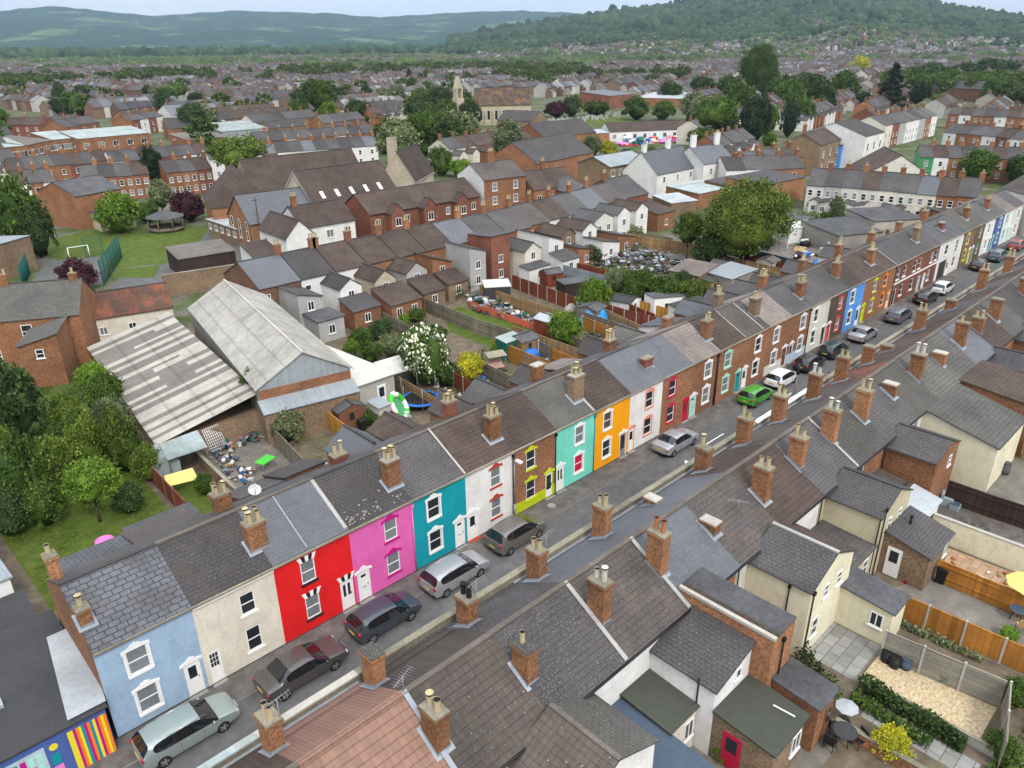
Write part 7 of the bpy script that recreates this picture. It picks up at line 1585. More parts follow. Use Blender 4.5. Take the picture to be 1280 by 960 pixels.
A, B = P(88, 326), P(113, 322); t = thing('goal', 'white goal frame on the fenced ball court', 'goal', (A[0], A[1], 0), math.atan2(B[1] - A[1], B[0] - A[0])); L = math.hypot(B[0] - A[0], B[1] - A[1]); mb = MB(); mb.tube((0, 0, 0), (0, 0, 2), .06, .06, 6); mb.tube((L, 0, 0), (L, 0, 2), .06, .06, 6); mb.tube((0, 0, 2), (L, 0, 2), .06, .06, 6); mb.build('frame', ['t_white'], t); mb = MB(); mb.tube((0, 0, 2), (0, 1, 0), .04, .04, 5); mb.tube((L, 0, 2), (L, 1, 0), .04, .04, 5); mb.build('brace', ['t_white'], t)
def mesh_fence(a, b, h, label):
    A, B = P(*a), P(*b); L = math.hypot(B[0] - A[0], B[1] - A[1]); t = thing('mesh_fence', label, 'fence', (A[0], A[1], 0), math.atan2(B[1] - A[1], B[0] - A[0])); mb = MB(); n = int(L / .22)
    for i in range(n + 1): mb.tube((L * i / n, 0, 0), (L * i / n, 0, h), .022, .022, 3)
    for z in (.1, h / 2, h): mb.tube((0, 0, z), (L, 0, z), .025, .025, 3)
    mb.build('mesh', ['shed_green'], t)
    for i in range(int(L / 2.5) + 1): pb = MB(); pb.box(L * i / int(L / 2.5) - .05, L * i / int(L / 2.5) + .05, -.05, .05, 0, h + .1); pb.build('post', ['shed_green'], t)
mesh_fence((130, 358), (153, 322), 3.6, 'tall dark green mesh fence along the ball court'); mesh_fence((108, 322), (130, 318), 3.2, 'dark green mesh fence behind the goal'); mesh_fence((30, 362), (38, 342), 3.0, 'dark green mesh fence at the left end of the court')
t = thing('telegraph_pole', 'wooden telegraph pole before the low white cottage', 'pole', (*P(329, 318), 0)); mb = MB(); mb.tube((0, 0, 0), (0, 0, 9), .14, .09, 8); mb.build('post', ['bark'], t); mb = MB(); mb.box(-.6, .6, -.05, .05, 8.4, 8.5); mb.build('crossarm', ['bark'], t)
# bottom left corner: low building with painted front
t = bld('low_building', 'low flat-roofed building with a painted mural front at bottom left', 'building', (-3.2, -.55), (4.0, -.62), 8.6, 2.75, 2.9, 'm+y', 'p_deepblue', 'felt_dark', oh=.12)
mb = MB(); rr = random.Random(8); cs = ['t_yell', 't_orange', 't_teal', 't_magenta', 't_white', 't_pink', 't_blue', 't_mint', 't_redbright', 'p_lilac']
for i in range(14): mb.box(5.55 + i * .115, 5.55 + (i + 1) * .115 - .002, -.03, -.004, .1, 2.45, [0, 0, 3, 1, 0, 2, 3, 1, 2, 0, 3, 1, 0, 1][i])
mb.build('rainbow_stripes', cs, t)
mb = MB(); mb.box(1.2, 2.5, -.02, -.004, .4, 2.3, 4); mb.box(2.9, 4.6, -.02, -.004, .35, 2.35, 9)
for i in range(5):
    for j in range(3): a, b = 3.0 + i * .31, .45 + j * .6; mb.box(a, a + .22, -.03, -.021, b, b + .5, rr.choice([2, 3, 5, 7, 1]))
for i in range(2):
    for j in range(2): a, b = 1.35 + i * .55, .55 + j * .85; mb.box(a, a + .4, -.03, -.021, b, b + .7, 9)
mb.box(2.55, 2.8, -.02, -.004, .5, 2.2, 5); mb.box(4.75, 5.1, -.02, -.004, .4, 1.0, 5); mb.box(4.75, 5.1, -.02, -.004, 1.1, 1.7, 2); mb.tube((4.95, -.02, 2.1), (4.95, -.004, 2.1), .18, .18, 12, 0); mb.box(.2, .9, -.02, -.004, .4, 2.3, 8)
mb.build('mural', cs, t); mb = MB(); mb.box(2.6, 3.9, 3.0, 3.55, 2.9, 3.08); mb.build('rooflight', ['roof_pale'], t)
mb = MB(); mb.slab([(5.75, .15, 2.96), (7.35, .15, 2.96), (8.1, 6.4, 3.05), (6.5, 6.4, 3.05)], .03); mb.build('passage_roof', ['roof_pale'], t)
bld('low_building', 'lower flat roof with a pale strip behind the mural building', 'building', (-4, 8.2), (3.4, 8.2), 3.2, 2.5, 2.6, 'm+y', 'concrete_light', 'felt_dark'); bld('outbuilding', 'white and tan roofed outbuilding at the left edge', 'outbuilding', (-6, 11.8), (3.2, 12.2), 11, 3.2, 3.6, 'm-x', 't_white', 'corr_blue')

# outbuildings and plots between the streets
for a, b, D, ze, wl, rf, l in (((872, 262), (915, 252), 8, 3, 'brick', 'metal_pale', 'low brick shed with pale blue-grey roof behind the large tree'), ((915, 256), (948, 248), 7, 3.4, 'brick', 'slate', 'low brick range joining the pale roofed shed'), ((952, 262), (1003, 250), 9, 4.6, 'brick_orange', 'slate', 'brick side building left of the cross terrace'), ((838, 272), (870, 268), 6, 2.6, 'brick_tan', 'roof_pale', 'low tan shed left of the brick range'),
      ((1045, 318), (1100, 312), 9, 2.8, 'concrete', 'felt', 'wide flat grey garage roof behind the distant chimneys'), ((985, 305), (1022, 300), 5, 2.4, 'p_white', 'white_roof', 'small white garden cabin below the cross terrace'), ((1042, 300), (1082, 302), 5, 2.6, 'p_cream', 'slate', 'low white bungalow-like annexe before the cross terrace'), ((1090, 300), (1150, 296), 8, 3, 'concrete_light', 'felt', 'long pale garage with flat roof before the cross terrace'),
      ((600, 262), (640, 252), 6, 3.0, 'brick_tan', 'tile_brown', 'low brown roofed annexe below the three-storey house'), ((835, 360), (872, 368), 5, 2.4, 'brick_tan', 'tile_pale', 'low reddish roofed outhouse by the scrap yard'), ((880, 362), (912, 372), 5, 2.4, 'concrete', 'corr_blue', 'pale sheet roofed shelter beside the scrap yard'), ((640, 322), (690, 335), 5, 2.3, 'brick', 'felt', 'low flat brick store at the head of the alley')):
    bld('outbuilding', l, 'outbuilding', P(*a), P(*b), D, ze, ze + .5, 'm+y', wl, rf, oh=.15)
rr = random.Random(12); fm = [('w_panel_h', 'orange'), ('w_tan', 'tan'), ('w_grey', 'grey'), ('w_redbrown', 'red-brown'), ('w_amber', 'golden'), ('w_dark', 'dark brown')]
for k, x in enumerate((49.6, 54.2, 62.8, 67.2, 71.5, 76.0, 80.4, 85.0, 93.5, 98.0)):
    m, w = fm[k % 6]; fence('fence', '%s garden fence behind the row, %s dividing fence right of the dark green shed' % (w, ORD[k]), [(x, 10.8), (x + rr.uniform(-.2, .6), rr.uniform(19, 25))], rr.uniform(1.5, 1.8), m, rr.choice([None, 'concrete_light', 'wood_old']))
for k, (x, y, c, cn, rf) in enumerate(((51, 20, 'w_tan', 'tan', 'felt'), (57.5, 22, 'w_redbrown', 'red-brown', 'roof_pale'), (64, 21, 'w_grey', 'grey', 'felt'), (69, 20, 'p_white', 'white', 'felt_dark'), (75, 17, 'w_dark', 'dark', 'corr_blue'), (83, 18, 'w_tan', 'light brown', 'felt_green'), (91, 21, 'w_redbrown', 'dark red', 'felt'), (97, 17, 'concrete_light', 'pale', 'corr_grey'))):
    shed(x, y, rr.uniform(2, 2.8), rr.uniform(2, 3), 1.8, 2.2, rr.choice(['x', 'y', 'm+y']), c, rf, rr.uniform(-.2, .2), '%s garden shed behind the row, %s small shed right of the blue covered heap' % (cn, ORD[k]))
junk('yard_clutter', [(46, 12), (98, 12), (98, 20), (46, 20)], 260, .1, .4, 'scattered garden odds and ends behind the row', 31, .3, JM + ['leaf', 'leaf_lime', 'leaf_dark', 'leaf'])
junk('yard_clutter', [(38, 12), (45, 12), (45, 21), (38, 21)], 40, .08, .3, 'small toys and pots around the trampoline', 32, .2); junk('yard_clutter', Xf((940, 330), (1010, 335), (1010, 350), (950, 345)), 50, .1, .5, 'odds and ends in the yard below the carports', 33, .5)
grass_tufts('garden_plants', [(46, 11), (98, 11), (98, 25), (46, 25)], 9000, .5, 'leaf', 41) if 'grass_tufts' in globals() else None
# ------------------------------------------------------------ trees and shrubs one can tell apart
KW = dict(round=1.05, tall=.72, wide=1.25, cone=.6, bush=1.3, hero=1.1, column=.38)
def tt(px, base, top, w, label, kind='round', lf='leaf', name='tree', cat='tree', **k):
    """tree whose foot, top and spread were measured on the photograph"""
    X = P(px, base); lo, hi = .3, 60
    for _ in range(30):
        m = (lo + hi) / 2; d = np.array([X[0], X[1], m]) - CAM; y = 480 - F_PX * (d @ _U2) / (d @ _F)
        if y > top: lo = m
        else: hi = m
    d = np.array([X[0], X[1], 1]) - CAM; wm = w * (d @ _F) / F_PX
    return tree(X[0], X[1], lo, label, kind, lf, sx=wm / (KW[kind] * lo), name=name, cat=cat, **k)
L_, D_, G_, O_, Y_, M_, C_, U_ = 'leaf', 'leaf_dark', 'leaf_grey', 'leaf_olive', 'leaf_yellow', 'leaf_lime', 'leaf_conifer', 'leaf_purple'
for a in [(303, 238, 170, 86, 'large rounded yellow-green tree beside the school roofs', 'wide', O_), (196, 242, 176, 30, 'tall dark conifer before the upper left terrace', 'bush', C_), (25, 322, 212, 85, 'large bushy tree at the left edge of the park', 'bush', L_), (52, 322, 250, 50, 'darker bushy tree right of the large one at the park edge', 'bush', D_),
          (152, 291, 236, 58, 'round bright green tree on the park lawn', 'bush', M_), (238, 277, 236, 46, 'broad purple-leaved tree behind the gazebo', 'bush', U_), (205, 272, 226, 34, 'grey-green tree left of the purple one', 'tall', G_), (185, 278, 250, 34, 'green shrubs beyond the park lawn', 'bush', L_),
          (102, 362, 322, 54, 'purple-leaved bush by the ball court', 'bush', U_), (402, 158, 100, 50, 'tall green tree at upper middle, left of three', 'round', L_), (413, 162, 124, 36, 'light green tree before the tall one at upper middle', 'bush', M_), (450, 158, 122, 42, 'dark round tree right of the light green one', 'bush', D_),
          (283, 150, 126, 30, 'small round tree behind the ribbed workshop roof', 'bush', L_), (500, 218, 150, 58, 'tall grey-green willow beside the stone gable', 'tall', G_), (552, 220, 180, 36, 'bushy green tree right of the willow', 'bush', L_), (576, 222, 196, 30, 'lower leafy tree right of the willow', 'bush', M_),
          (533, 158, 112, 38, 'large round tree left of the church', 'bush', D_), (561, 159, 122, 30, 'green tree between the round tree and the church', 'bush', L_), (588, 160, 121, 30, 'round tree in front of the church wall', 'bush', D_), (533, 118, 100, 26, 'tree behind the large round one left of the church', 'bush', L_),
          (633, 220, 152, 50, 'tall pale green birch-like tree above the brick hall', 'tall', G_), (684, 228, 182, 50, 'broad dark green tree right of the birch-like one', 'bush', L_), (662, 222, 172, 40, 'dark tree between the birch-like and broad trees', 'bush', D_), (740, 196, 165, 30, 'pale shrubby tree above the scaffolded block', 'bush', G_), (760, 196, 174, 24, 'yellow-green tree above the scaffolded block', 'bush', Y_),
          (813, 206, 182, 26, 'green tree left of the large white house', 'bush', L_), (838, 200, 184, 26, 'bush behind the large white house', 'bush', D_), (892, 188, 118, 56, 'large oak-like tree right of the large white house', 'wide', L_), (875, 190, 156, 38, 'lower green tree in front of the oak-like one', 'bush', L_), (905, 188, 136, 40, 'green tree right of the oak-like one', 'bush', D_),
          (940, 180, 114, 46, 'big dark conifer in the middle of the tree group', 'bush', C_), (984, 172, 123, 26, 'narrow dark conifer right of the big one', 'bush', C_), (944, 128, 56, 54, 'very tall spreading poplar on the skyline of the town', 'hero', L_), (877, 122, 93, 36, 'round tree left of the poplar', 'bush', D_), (910, 128, 92, 40, 'round dark tree just left of the poplar', 'bush', L_), (968, 130, 95, 36, 'round tree right of the poplar', 'bush', L_), (950, 100, 88, 34, 'grey shrubby tree under the poplar', 'bush', G_),
          (985, 140, 96, 40, 'mid green tree above the narrow conifer', 'bush', L_), (1015, 128, 90, 56, 'dark wide tree above the blue gabled street', 'bush', D_), (1050, 130, 84, 44, 'green tree group left of the cedar', 'bush', L_), (1110, 142, 80, 42, 'big dark cedar above the pale terrace', 'cone', C_), (1146, 130, 100, 26, 'dark round conifer right of the cedar', 'bush', C_), (1060, 118, 100, 30, 'green tree beneath the yellow one', 'bush', L_),
          (1073, 92, 68, 24, 'bright yellow-green tree on the far town edge', 'bush', Y_), (1092, 146, 128, 24, 'clipped round bush by the tall white gable', 'bush', L_), (1218, 228, 182, 46, 'round dark tree before the mixed row at right', 'bush', L_), (1272, 232, 190, 40, 'green tree at the right edge', 'bush', D_), (1262, 180, 166, 36, 'green tree behind the one at the right edge', 'bush', L_),
          (795, 150, 118, 40, 'green tree beyond the white awnings', 'bush', L_), (828, 150, 124, 34, 'green tree right of the one beyond the awnings', 'bush', L_), (715, 146, 116, 26, 'dark tree by the playing field', 'bush', D_), (695, 147, 125, 34, 'brownish tree by the playing field', 'bush', U_), (745, 145, 124, 40, 'green trees along the cemetery', 'bush', L_), (512, 104, 86, 7, 'narrow dark conifer among the far roofs', 'column', C_),
          (1205, 97, 76, 40, 'tree belt at upper right, left part', 'bush', D_), (1232, 96, 70, 44, 'tree belt at upper right, middle part', 'bush', D_), (1255, 95, 72, 36, 'tree belt at upper right, right part', 'bush', D_), (1165, 98, 76, 34, 'tree above the long factory', 'bush', D_), (480, 132, 108, 32, 'greyish tree behind the slate rows', 'bush', G_), (1140, 96, 82, 30, 'tree left above the long factory', 'bush', D_),
          (868, 152, 112, 42, 'grey-green tree at the back left of the oak group', 'bush', G_), (925, 155, 100, 44, 'green tree behind the big dark conifer', 'bush', L_), (958, 168, 126, 30, 'light green tree between the two dark conifers', 'bush', M_), (1003, 160, 118, 34, 'green tree right of the narrow dark conifer', 'bush', L_), (1025, 146, 100, 44, 'dark green tree beyond the tall white gable', 'bush', D_), (985, 122, 90, 40, 'dark tree right of the poplar foot', 'bush', D_), (1005, 112, 88, 34, 'mid green tree on the town side of the poplar', 'bush', L_),
          (900, 168, 138, 36, 'small green tree between oak and conifer', 'bush', L_), (838, 130, 100, 36, 'tree beyond the modern school', 'bush', D_), (775, 112, 96, 40, 'tree belt beyond the playing field, left part', 'bush', L_), (815, 110, 92, 44, 'tree belt beyond the playing field, right part', 'bush', D_), (680, 112, 96, 40, 'tree row beyond the church, left part', 'bush', L_), (640, 112, 98, 36, 'tree row beyond the church, near the ridge', 'bush', D_), (785, 206, 184, 26, 'leafy tree beside the scaffolded block', 'bush', L_), (1078, 135, 112, 28, 'dark tree left of the cedar foot', 'bush', D_),
          (555, 108, 92, 34, 'green tree behind the bell turret', 'bush', L_), (600, 106, 90, 30, 'dark tree right behind the bell turret', 'bush', D_), (960, 182, 165, 22, 'small yellowish shrub at the conifer foot', 'bush', M_), (1245, 190, 168, 30, 'round green tree left of the right edge ones', 'bush', D_),
          (770, 262, 248, 14, 'small shrub by the white wings', 'bush', L_), (790, 300, 282, 40, 'shrubs left of the large spreading tree', 'bush', G_), (1042, 292, 246, 24, 'leafy tree before the cross terrace', 'tall', G_), (1108, 268, 246, 26, 'small tree in the cross terrace gardens', 'bush', L_), (1005, 290, 262, 44, 'shrubs by the brick outbuilding', 'bush', G_), (1028, 286, 262, 22, 'lime shrub below the cross terrace', 'bush', M_),
          (738, 330, 304, 32, 'round dark bush above the alley wall', 'bush', D_), (925, 338, 228, 118, 'large spreading tree above the carports with olive leaves', 'hero', O_), (858, 326, 266, 44, 'smaller olive-green tree left of the large spreading one', 'round', O_), (885, 336, 285, 50, 'dark lower growth under the large spreading tree', 'bush', D_),
          (535, 482, 402, 72, 'white flowering tree behind the green shed', 'bush', 'blossom'), (588, 476, 437, 36, 'bright yellow-leaved bush right of the flowering tree', 'bush', Y_), (706, 432, 386, 50, 'bright green climber-covered bush over the grey fence', 'bush', M_), (742, 392, 344, 48, 'green tree in the gardens above the bright bush', 'bush', M_),
          (795, 380, 334, 50, 'leafy tree left of the olive bushes', 'bush', L_), (830, 384, 340, 46, 'dark green bush behind the white cabin', 'bush', L_), (866, 388, 346, 46, 'olive-brown bush beside the dark red fence', 'bush', O_), (772, 366, 330, 34, 'pale green shrub by the alley end', 'bush', G_), (850, 372, 338, 40, 'dark bush behind the olive one', 'bush', D_),
          (320, 526, 462, 30, 'slender green young tree at the corner of the striped shed', 'tall', L_), (360, 550, 508, 54, 'broad grey-green bush beside the yellow-orange fence', 'bush', G_),
          (20, 556, 440, 100, 'big dark evergreen tree at the left edge', 'bush', D_), (-20, 590, 470, 90, 'dark tree cut by the left edge', 'bush', D_), (25, 630, 540, 84, 'shrub mass above the left lawn', 'bush', L_), (80, 610, 540, 70, 'green shrub right of the flowering mass', 'bush', O_), (125, 652, 578, 74, 'small light green tree with stumps below it', 'round', M_),
          (118, 590, 520, 56, 'olive shrub between the lawn and the rough plot', 'bush', O_), (160, 590, 508, 60, 'tall shrub beside the striped shed', 'bush', O_), (150, 550, 490, 50, 'greyish shrub along the striped shed', 'bush', G_), (138, 520, 462, 50, 'green shrub further up along the striped shed', 'bush', L_), (120, 492, 450, 40, 'green shrub at the upper corner of the striped shed', 'bush', M_), (95, 575, 520, 50, 'mid green shrub behind the light green tree', 'bush', L_), (8, 590, 520, 60, 'shrub below the dark evergreen', 'bush', O_), (48, 622, 575, 46, 'cream-flowered shrub at the top of the left lawn', 'bush', 'blossom'),
          (60, 655, 600, 60, 'rough green shrub where the left lawn begins', 'bush', L_), (190, 600, 552, 44, 'olive scrub beside the greenhouse', 'bush', O_), (20, 668, 615, 56, 'dark shrub at the lawn edge by the left border', 'bush', D_), (90, 540, 490, 44, 'tangled shrub in the rough plot', 'bush', O_), (165, 640, 605, 44, 'small dark shrub right of the light green tree', 'bush', D_),
          (452, 432, 408, 34, 'shrub in the overgrown plot right of the white-roofed shed', 'bush', L_), (478, 424, 398, 34, 'darker shrub in the overgrown plot', 'bush', D_), (490, 446, 415, 34, 'grey-green shrub beside the flowering tree', 'bush', G_), (465, 452, 425, 34, 'low shrub left of the flowering tree', 'bush', L_), (505, 407, 392, 18, 'lime fern-like plant before the lean-to', 'bush', M_), (522, 402, 384, 24, 'shrub beside the lime plant', 'bush', L_), (560, 482, 450, 40, 'dark green shrub between the yellow bush and the trampoline', 'bush', D_), (618, 450, 430, 22, 'small conifer-like bush behind the swing seat', 'cone', M_),
          (428, 530, 510, 36, 'yellow-green fern patch below the inflatable boat', 'bush', M_), (468, 530, 508, 40, 'low green plants beside the tan fence', 'bush', L_), (585, 362, 345, 26, 'bush in front of the brick lean-to', 'bush', L_), (567, 372, 355, 34, 'climbing plant by the grey fence', 'bush', L_), (485, 396, 370, 26, 'shrubs against the brick lean-to', 'bush', D_), (745, 436, 424, 26, 'plants along the orange fence', 'bush', L_), (256, 618, 590, 26, 'plants in the narrow lawn beside the red-brown fence', 'bush', L_), (880, 334, 316, 24, 'shrub at the scrap yard edge', 'bush', G_), (690, 338, 322, 24, 'bush by the low brick extension', 'bush', D_),
          (440, 446, 424, 26, 'fresh green weeds beside the white-roofed shed', 'bush', M_), (232, 540, 520, 30, 'dry scrub at the striped shed edge', 'bush', G_), (276, 520, 498, 36, 'dry brown scrub below the striped roof', 'bush', G_), (125, 405, 390, 18, 'bush growing on the old outbuilding wall', 'bush', G_)]:
    b_ = a[2 + 1] < 60 and a[5] == 'bush' and a[1] > 330; tt(*a[:5], a[5], a[6], name='bush' if b_ else 'tree', cat='bush' if b_ else 'tree')
# bottom right greenery
hedge('hedge', 'clipped dark hedge below the slate patio', (30.5, -22.9), (32.6, -19.7), .7, .9, 'leaf_dark'); hedge('ivy_hedge', 'ragged dark climber along the low wall of the gravel garden', (32.4, -23.2), (32.1, -28.2), .7, .8, 'leaf_dark', 2200)
hedge('plant_bed', 'strip of grass and weeds beside the orange-brown fence', (38.4, -21), (38.7, -27), .5, .35, 'leaf_grey', 700); hedge('plant_bed', 'green planting left of the ragged climber', (31.4, -23.2), (31.2, -27), .7, .4, 'leaf', 900)
for px, py, h, lf, l in [(1110, 940, 1.5, Y_, 'yellow-green bush at the bottom right corner'), (1262, 690, .5, M_, 'green bush in the raised bed at right'), (1258, 800, .9, M_, 'green bush in the bed beside the grey board fence'), (905, 945, 1.1, M_, 'potted green shrub near the round patterned table'), (1180, 850, .7, L_, 'flowering low shrub beside the ragged climber'), (1268, 880, 1.5, L_, 'leafy shrub cut by the right edge'), (1250, 945, 1.3, L_, 'leafy shrub at the bottom right edge'), (1025, 885, .7, M_, 'small weed by the brick wall')]: bush(px, py, h, l, lf)
GT = lambda n, q, c, h, lf, s: grass_tufts(n, [P(*v) for v in q], c, h, lf, s)
grass_tufts('long_grass', [(4.8, 12.5), (13.4, 13.5), (13.8, 27), (11.5, 33), (4.4, 33)], 16000, .2, 'leaf_olive', 2); grass_tufts('weeds', [(9, 34), (18, 32), (18.5, 54), (12, 55)], 9000, .4, 'leaf', 3)
grass_tufts('weeds', [(24.3, 12), (27.6, 12), (28.0, 24), (24.6, 24)], 900, .25, 'leaf_lime', 4); GT('weeds', ((430, 400), (500, 385), (560, 415), (540, 470), (460, 460)), 7000, .6, 'leaf', 5); grass_tufts('weeds', [(14.3, 12.5), (17.2, 12.5), (17.2, 21)], 900, .2, 'leaf_lime', 6)
GT('weeds', ((715, 335), (870, 350), (890, 390), (760, 385)), 6000, .8, 'leaf', 7); GT('weeds', ((960, 285), (1060, 285), (1060, 300), (960, 305)), 3000, .9, 'leaf_grey', 8); GT('weeds', ((650, 330), (760, 325), (780, 350), (690, 350)), 3000, .7, 'leaf_grey', 9); GT('weeds', ((690, 430), (760, 440), (790, 460), (720, 470)), 2500, .5, 'leaf', 10)
GT('weeds', ((560, 455), (620, 480), (600, 505), (560, 495)), 1500, .3, 'leaf_olive', 11); GT('weeds', ((1190, 640), (1275, 670), (1270, 680), (1190, 650)), 200, .3, 'leaf', 12); GT('weeds', ((420, 520), (500, 530), (480, 545), (430, 535)), 1500, .3, 'leaf_lime', 13); grass_tufts('weeds', [(29, -29), (37, -30), (37, -36), (29, -36)], 5000, .7, 'leaf', 14)
# ------------------------------------------------------------ hills
def ridge_mesh(name, pts, d0, d1, matk, nz=26, lump=0, seed=1, base=0.0, backslope=True):
    """pts: (px, skyline y); terrain rising from distance d0 to the crest at d1"""
    rr = np.random.RandomState(seed); mb_v = []; cols = []; n = 220; xs = np.linspace(pts[0][0], pts[-1][0], n); ys = np.interp(xs, [p[0] for p in pts], [p[1] for p in pts])
    for i, x in enumerate(xs):
        d = _F + _R2 * (x - 640) / F_PX + _U2 * (480 - ys[i]) / F_PX; h = math.hypot(d[0], d[1]); top = CZ + d[2] / h * d1
        for j in range(nz):
            f = j / (nz - 1.0); dist = d0 + (d1 - d0) * f * (1.15 if f == 1 else 1); wob = .03 * math.sin(i * .11 + j * .5) + .025 * math.sin(i * .27 - j * .8)
            z = max(top, .1) * min(1, max(0, (f ** 1.35) + wob * (1 - f) * 2 * min(1, f * 4))) if f < 1 else max(top, .1) * .6
            if f >= .96 and f < 1: z = max(top, .1)
            mb_v.append((CAM[0] + d[0] / h * dist, CAM[1] + d[1] / h * dist, z + (rr.uniform(-lump, lump) if 0 < f < 1 else 0)))
    fs = [(i * nz + j, (i + 1) * nz + j, (i + 1) * nz + j + 1, i * nz + j + 1) for i in range(n - 1) for j in range(nz - 1)]
    me = bpy.data.meshes.new(name); me.from_pydata(mb_v, [], fs); me.materials.append(MATS[matk]); me.polygons.foreach_set('use_smooth', [True] * len(fs)); me.update()
    o = link(name, me); o['kind'] = 'structure'; return np.array(mb_v).reshape(n, nz, 3)
def m_hill(key, wood, wood2, f1, f2, sc_, thr):
    t = NT(key); p = t.pos(); v = t.node('ShaderNodeTexVoronoi'); v.inputs['Scale'].default_value = sc_; t.link(p, v.inputs['Vector'])
    fld = t.ramp(t.node('ShaderNodeSeparateColor').outputs[0], [(0, f1), (1, f2)]); sp = [x for x in t.n if x.type == 'SEPARATE_COLOR'][0]; t.link(v.outputs['Color'], sp.inputs[0])
    w = t.ramp(t.noise(p, .012, 6, .75), [(.38, wood), (.5, wood2), (.6, tuple(v * 1.25 for v in wood2))]); g = t.ramp(t.noise(p, .0026, 4, .6), [(thr - .02, (0.0,) * 3), (thr + .01, (1.0,) * 3)])
    hed = t.node('ShaderNodeTexVoronoi', feature='DISTANCE_TO_EDGE'); hed.inputs['Scale'].default_value = sc_; t.link(p, hed.inputs['Vector']); e = t.ramp(hed.outputs[0], [(.02, (0.0,) * 3), (.05, (1.0,) * 3)])
    col = t.mix(t.math('MULTIPLY', g, e), w, fld); MATS[key] = t.out(col, 1, 0)
m_hill('hill_far', (.013, .032, .022), (.022, .046, .03), (.06, .11, .045), (.11, .14, .07), .008, .61); m_hill('hill_near', (.026, .046, .020), (.045, .075, .03), (.11, .17, .045), (.15, .2, .07), .006, .63)
ridge_mesh('hills', [(-700, 30), (-200, 22), (0, 14), (60, 9), (130, 14), (190, 21), (290, 14), (400, 17), (480, 22), (560, 17), (650, 14), (720, 17), (800, 24), (1000, 40), (1230, 14), (1262, 16), (1300, 22), (1500, 30), (1900, 40)], 3600, 7200, 'hill_far', 26, 5, 2)
HILL = ridge_mesh('hills', [(560, 48), (620, 40), (680, 29), (740, 20), (800, 12), (835, 8), (880, -3), (950, -14), (1040, -18), (1120, -8), (1160, 3), (1200, 12), (1260, 20), (1330, 30), (1500, 42), (1700, 46)], 1350, 3200, 'hill_near', 30, 3, 3)
# ------------------------------------------------------------ woodland masses (canopies nobody could count)
def canopy_mass(name, pts, lf, seed, r0, r1, kind='stuff'):
    """one mesh of many lumpy crowns"""
    import bmesh
    bm = bmesh.new(); bmesh.ops.create_icosphere(bm, subdivisions=2, radius=1); V = np.array([v.co for v in bm.verts]); Fc = np.array([[v.index for v in f.verts] for f in bm.faces]); bm.free()
    rr = np.random.RandomState(seed); n = len(pts); m = len(V); r = rr.uniform(r0, r1, n); sc3 = np.column_stack([r, r * rr.uniform(.8, 1.2, n), r * rr.uniform(.8, 1.25, n)])
    vv = V[None] * (1 + rr.uniform(-.22, .22, (n, m, 1))) * sc3[:, None] + np.array(pts)[:, None] + np.column_stack([np.zeros(n), np.zeros(n), r * .6])[:, None]
    me = bpy.data.meshes.new(name); me.vertices.add(n * m); me.vertices.foreach_set('co', vv.ravel()); F_ = (Fc[None] + (np.arange(n) * m)[:, None, None]).reshape(-1, 3); k = len(F_)
    me.loops.add(k * 3); me.loops.foreach_set('vertex_index', F_.ravel()); me.polygons.add(k); me.polygons.foreach_set('loop_start', np.arange(k) * 3); me.polygons.foreach_set('loop_total', np.full(k, 3)); me.materials.append(MATS[lf]); me.update(calc_edges=True)
    o = link(name, me); o['kind'] = kind; return o
def m_canopy(key, c1, c2, c3):
    t = NT(key); g = t.node('ShaderNodeNewGeometry'); r = t.ramp(g.outputs['Random Per Island'], [(0, c1), (.6, c2), (1, c3)]); n = t.ramp(t.noise(g.outputs['Position'], .35, 4, .7), [(.35, (.62,) * 3), (.65, (1.3,) * 3)]); n2 = t.ramp(t.noise(g.outputs['Position'], .006, 3, .6), [(.35, (.75,) * 3), (.65, (1.2,) * 3)])
    t.bump(t.noise(g.outputs['Position'], .8, 3, .7), 1.0, .8); MATS[key] = t.out(t.mix(1.0, t.mix(1.0, r, n, 'MULTIPLY'), n2, 'MULTIPLY'), .9, .1)
m_canopy('canopy', (.03, .052, .018), (.05, .082, .024), (.085, .115, .035)); m_canopy('canopy_hill', (.02, .038, .018), (.033, .06, .025), (.05, .08, .03))
rr = np.random.RandomState(9)
def hill_points(H, n, jmin, jmax, dens, rr, keep=1.0):
    a, b, _ = H.shape; i = rr.uniform(0, a - 1.001, n); j = rr.uniform(jmin, jmax, n); i0, j0 = i.astype(int), j.astype(int); fi, fj = (i - i0)[:, None], (j - j0)[:, None]
    p = H[i0, j0] * (1 - fi) * (1 - fj) + H[i0 + 1, j0] * fi * (1 - fj) + H[i0, j0 + 1] * (1 - fi) * fj + H[i0 + 1, j0 + 1] * fi * fj
    k = np.sin(p[:, 0] * .006 + 1) + np.sin(p[:, 1] * .0075) + .7 * np.sin((p[:, 0] + p[:, 1]) * .013); return p[k > dens]
pts = hill_points(HILL, 15000, 7, 28.6, -1.35, rr); canopy_mass('hillside_woodland', pts, 'canopy_hill', 4, 5, 10)
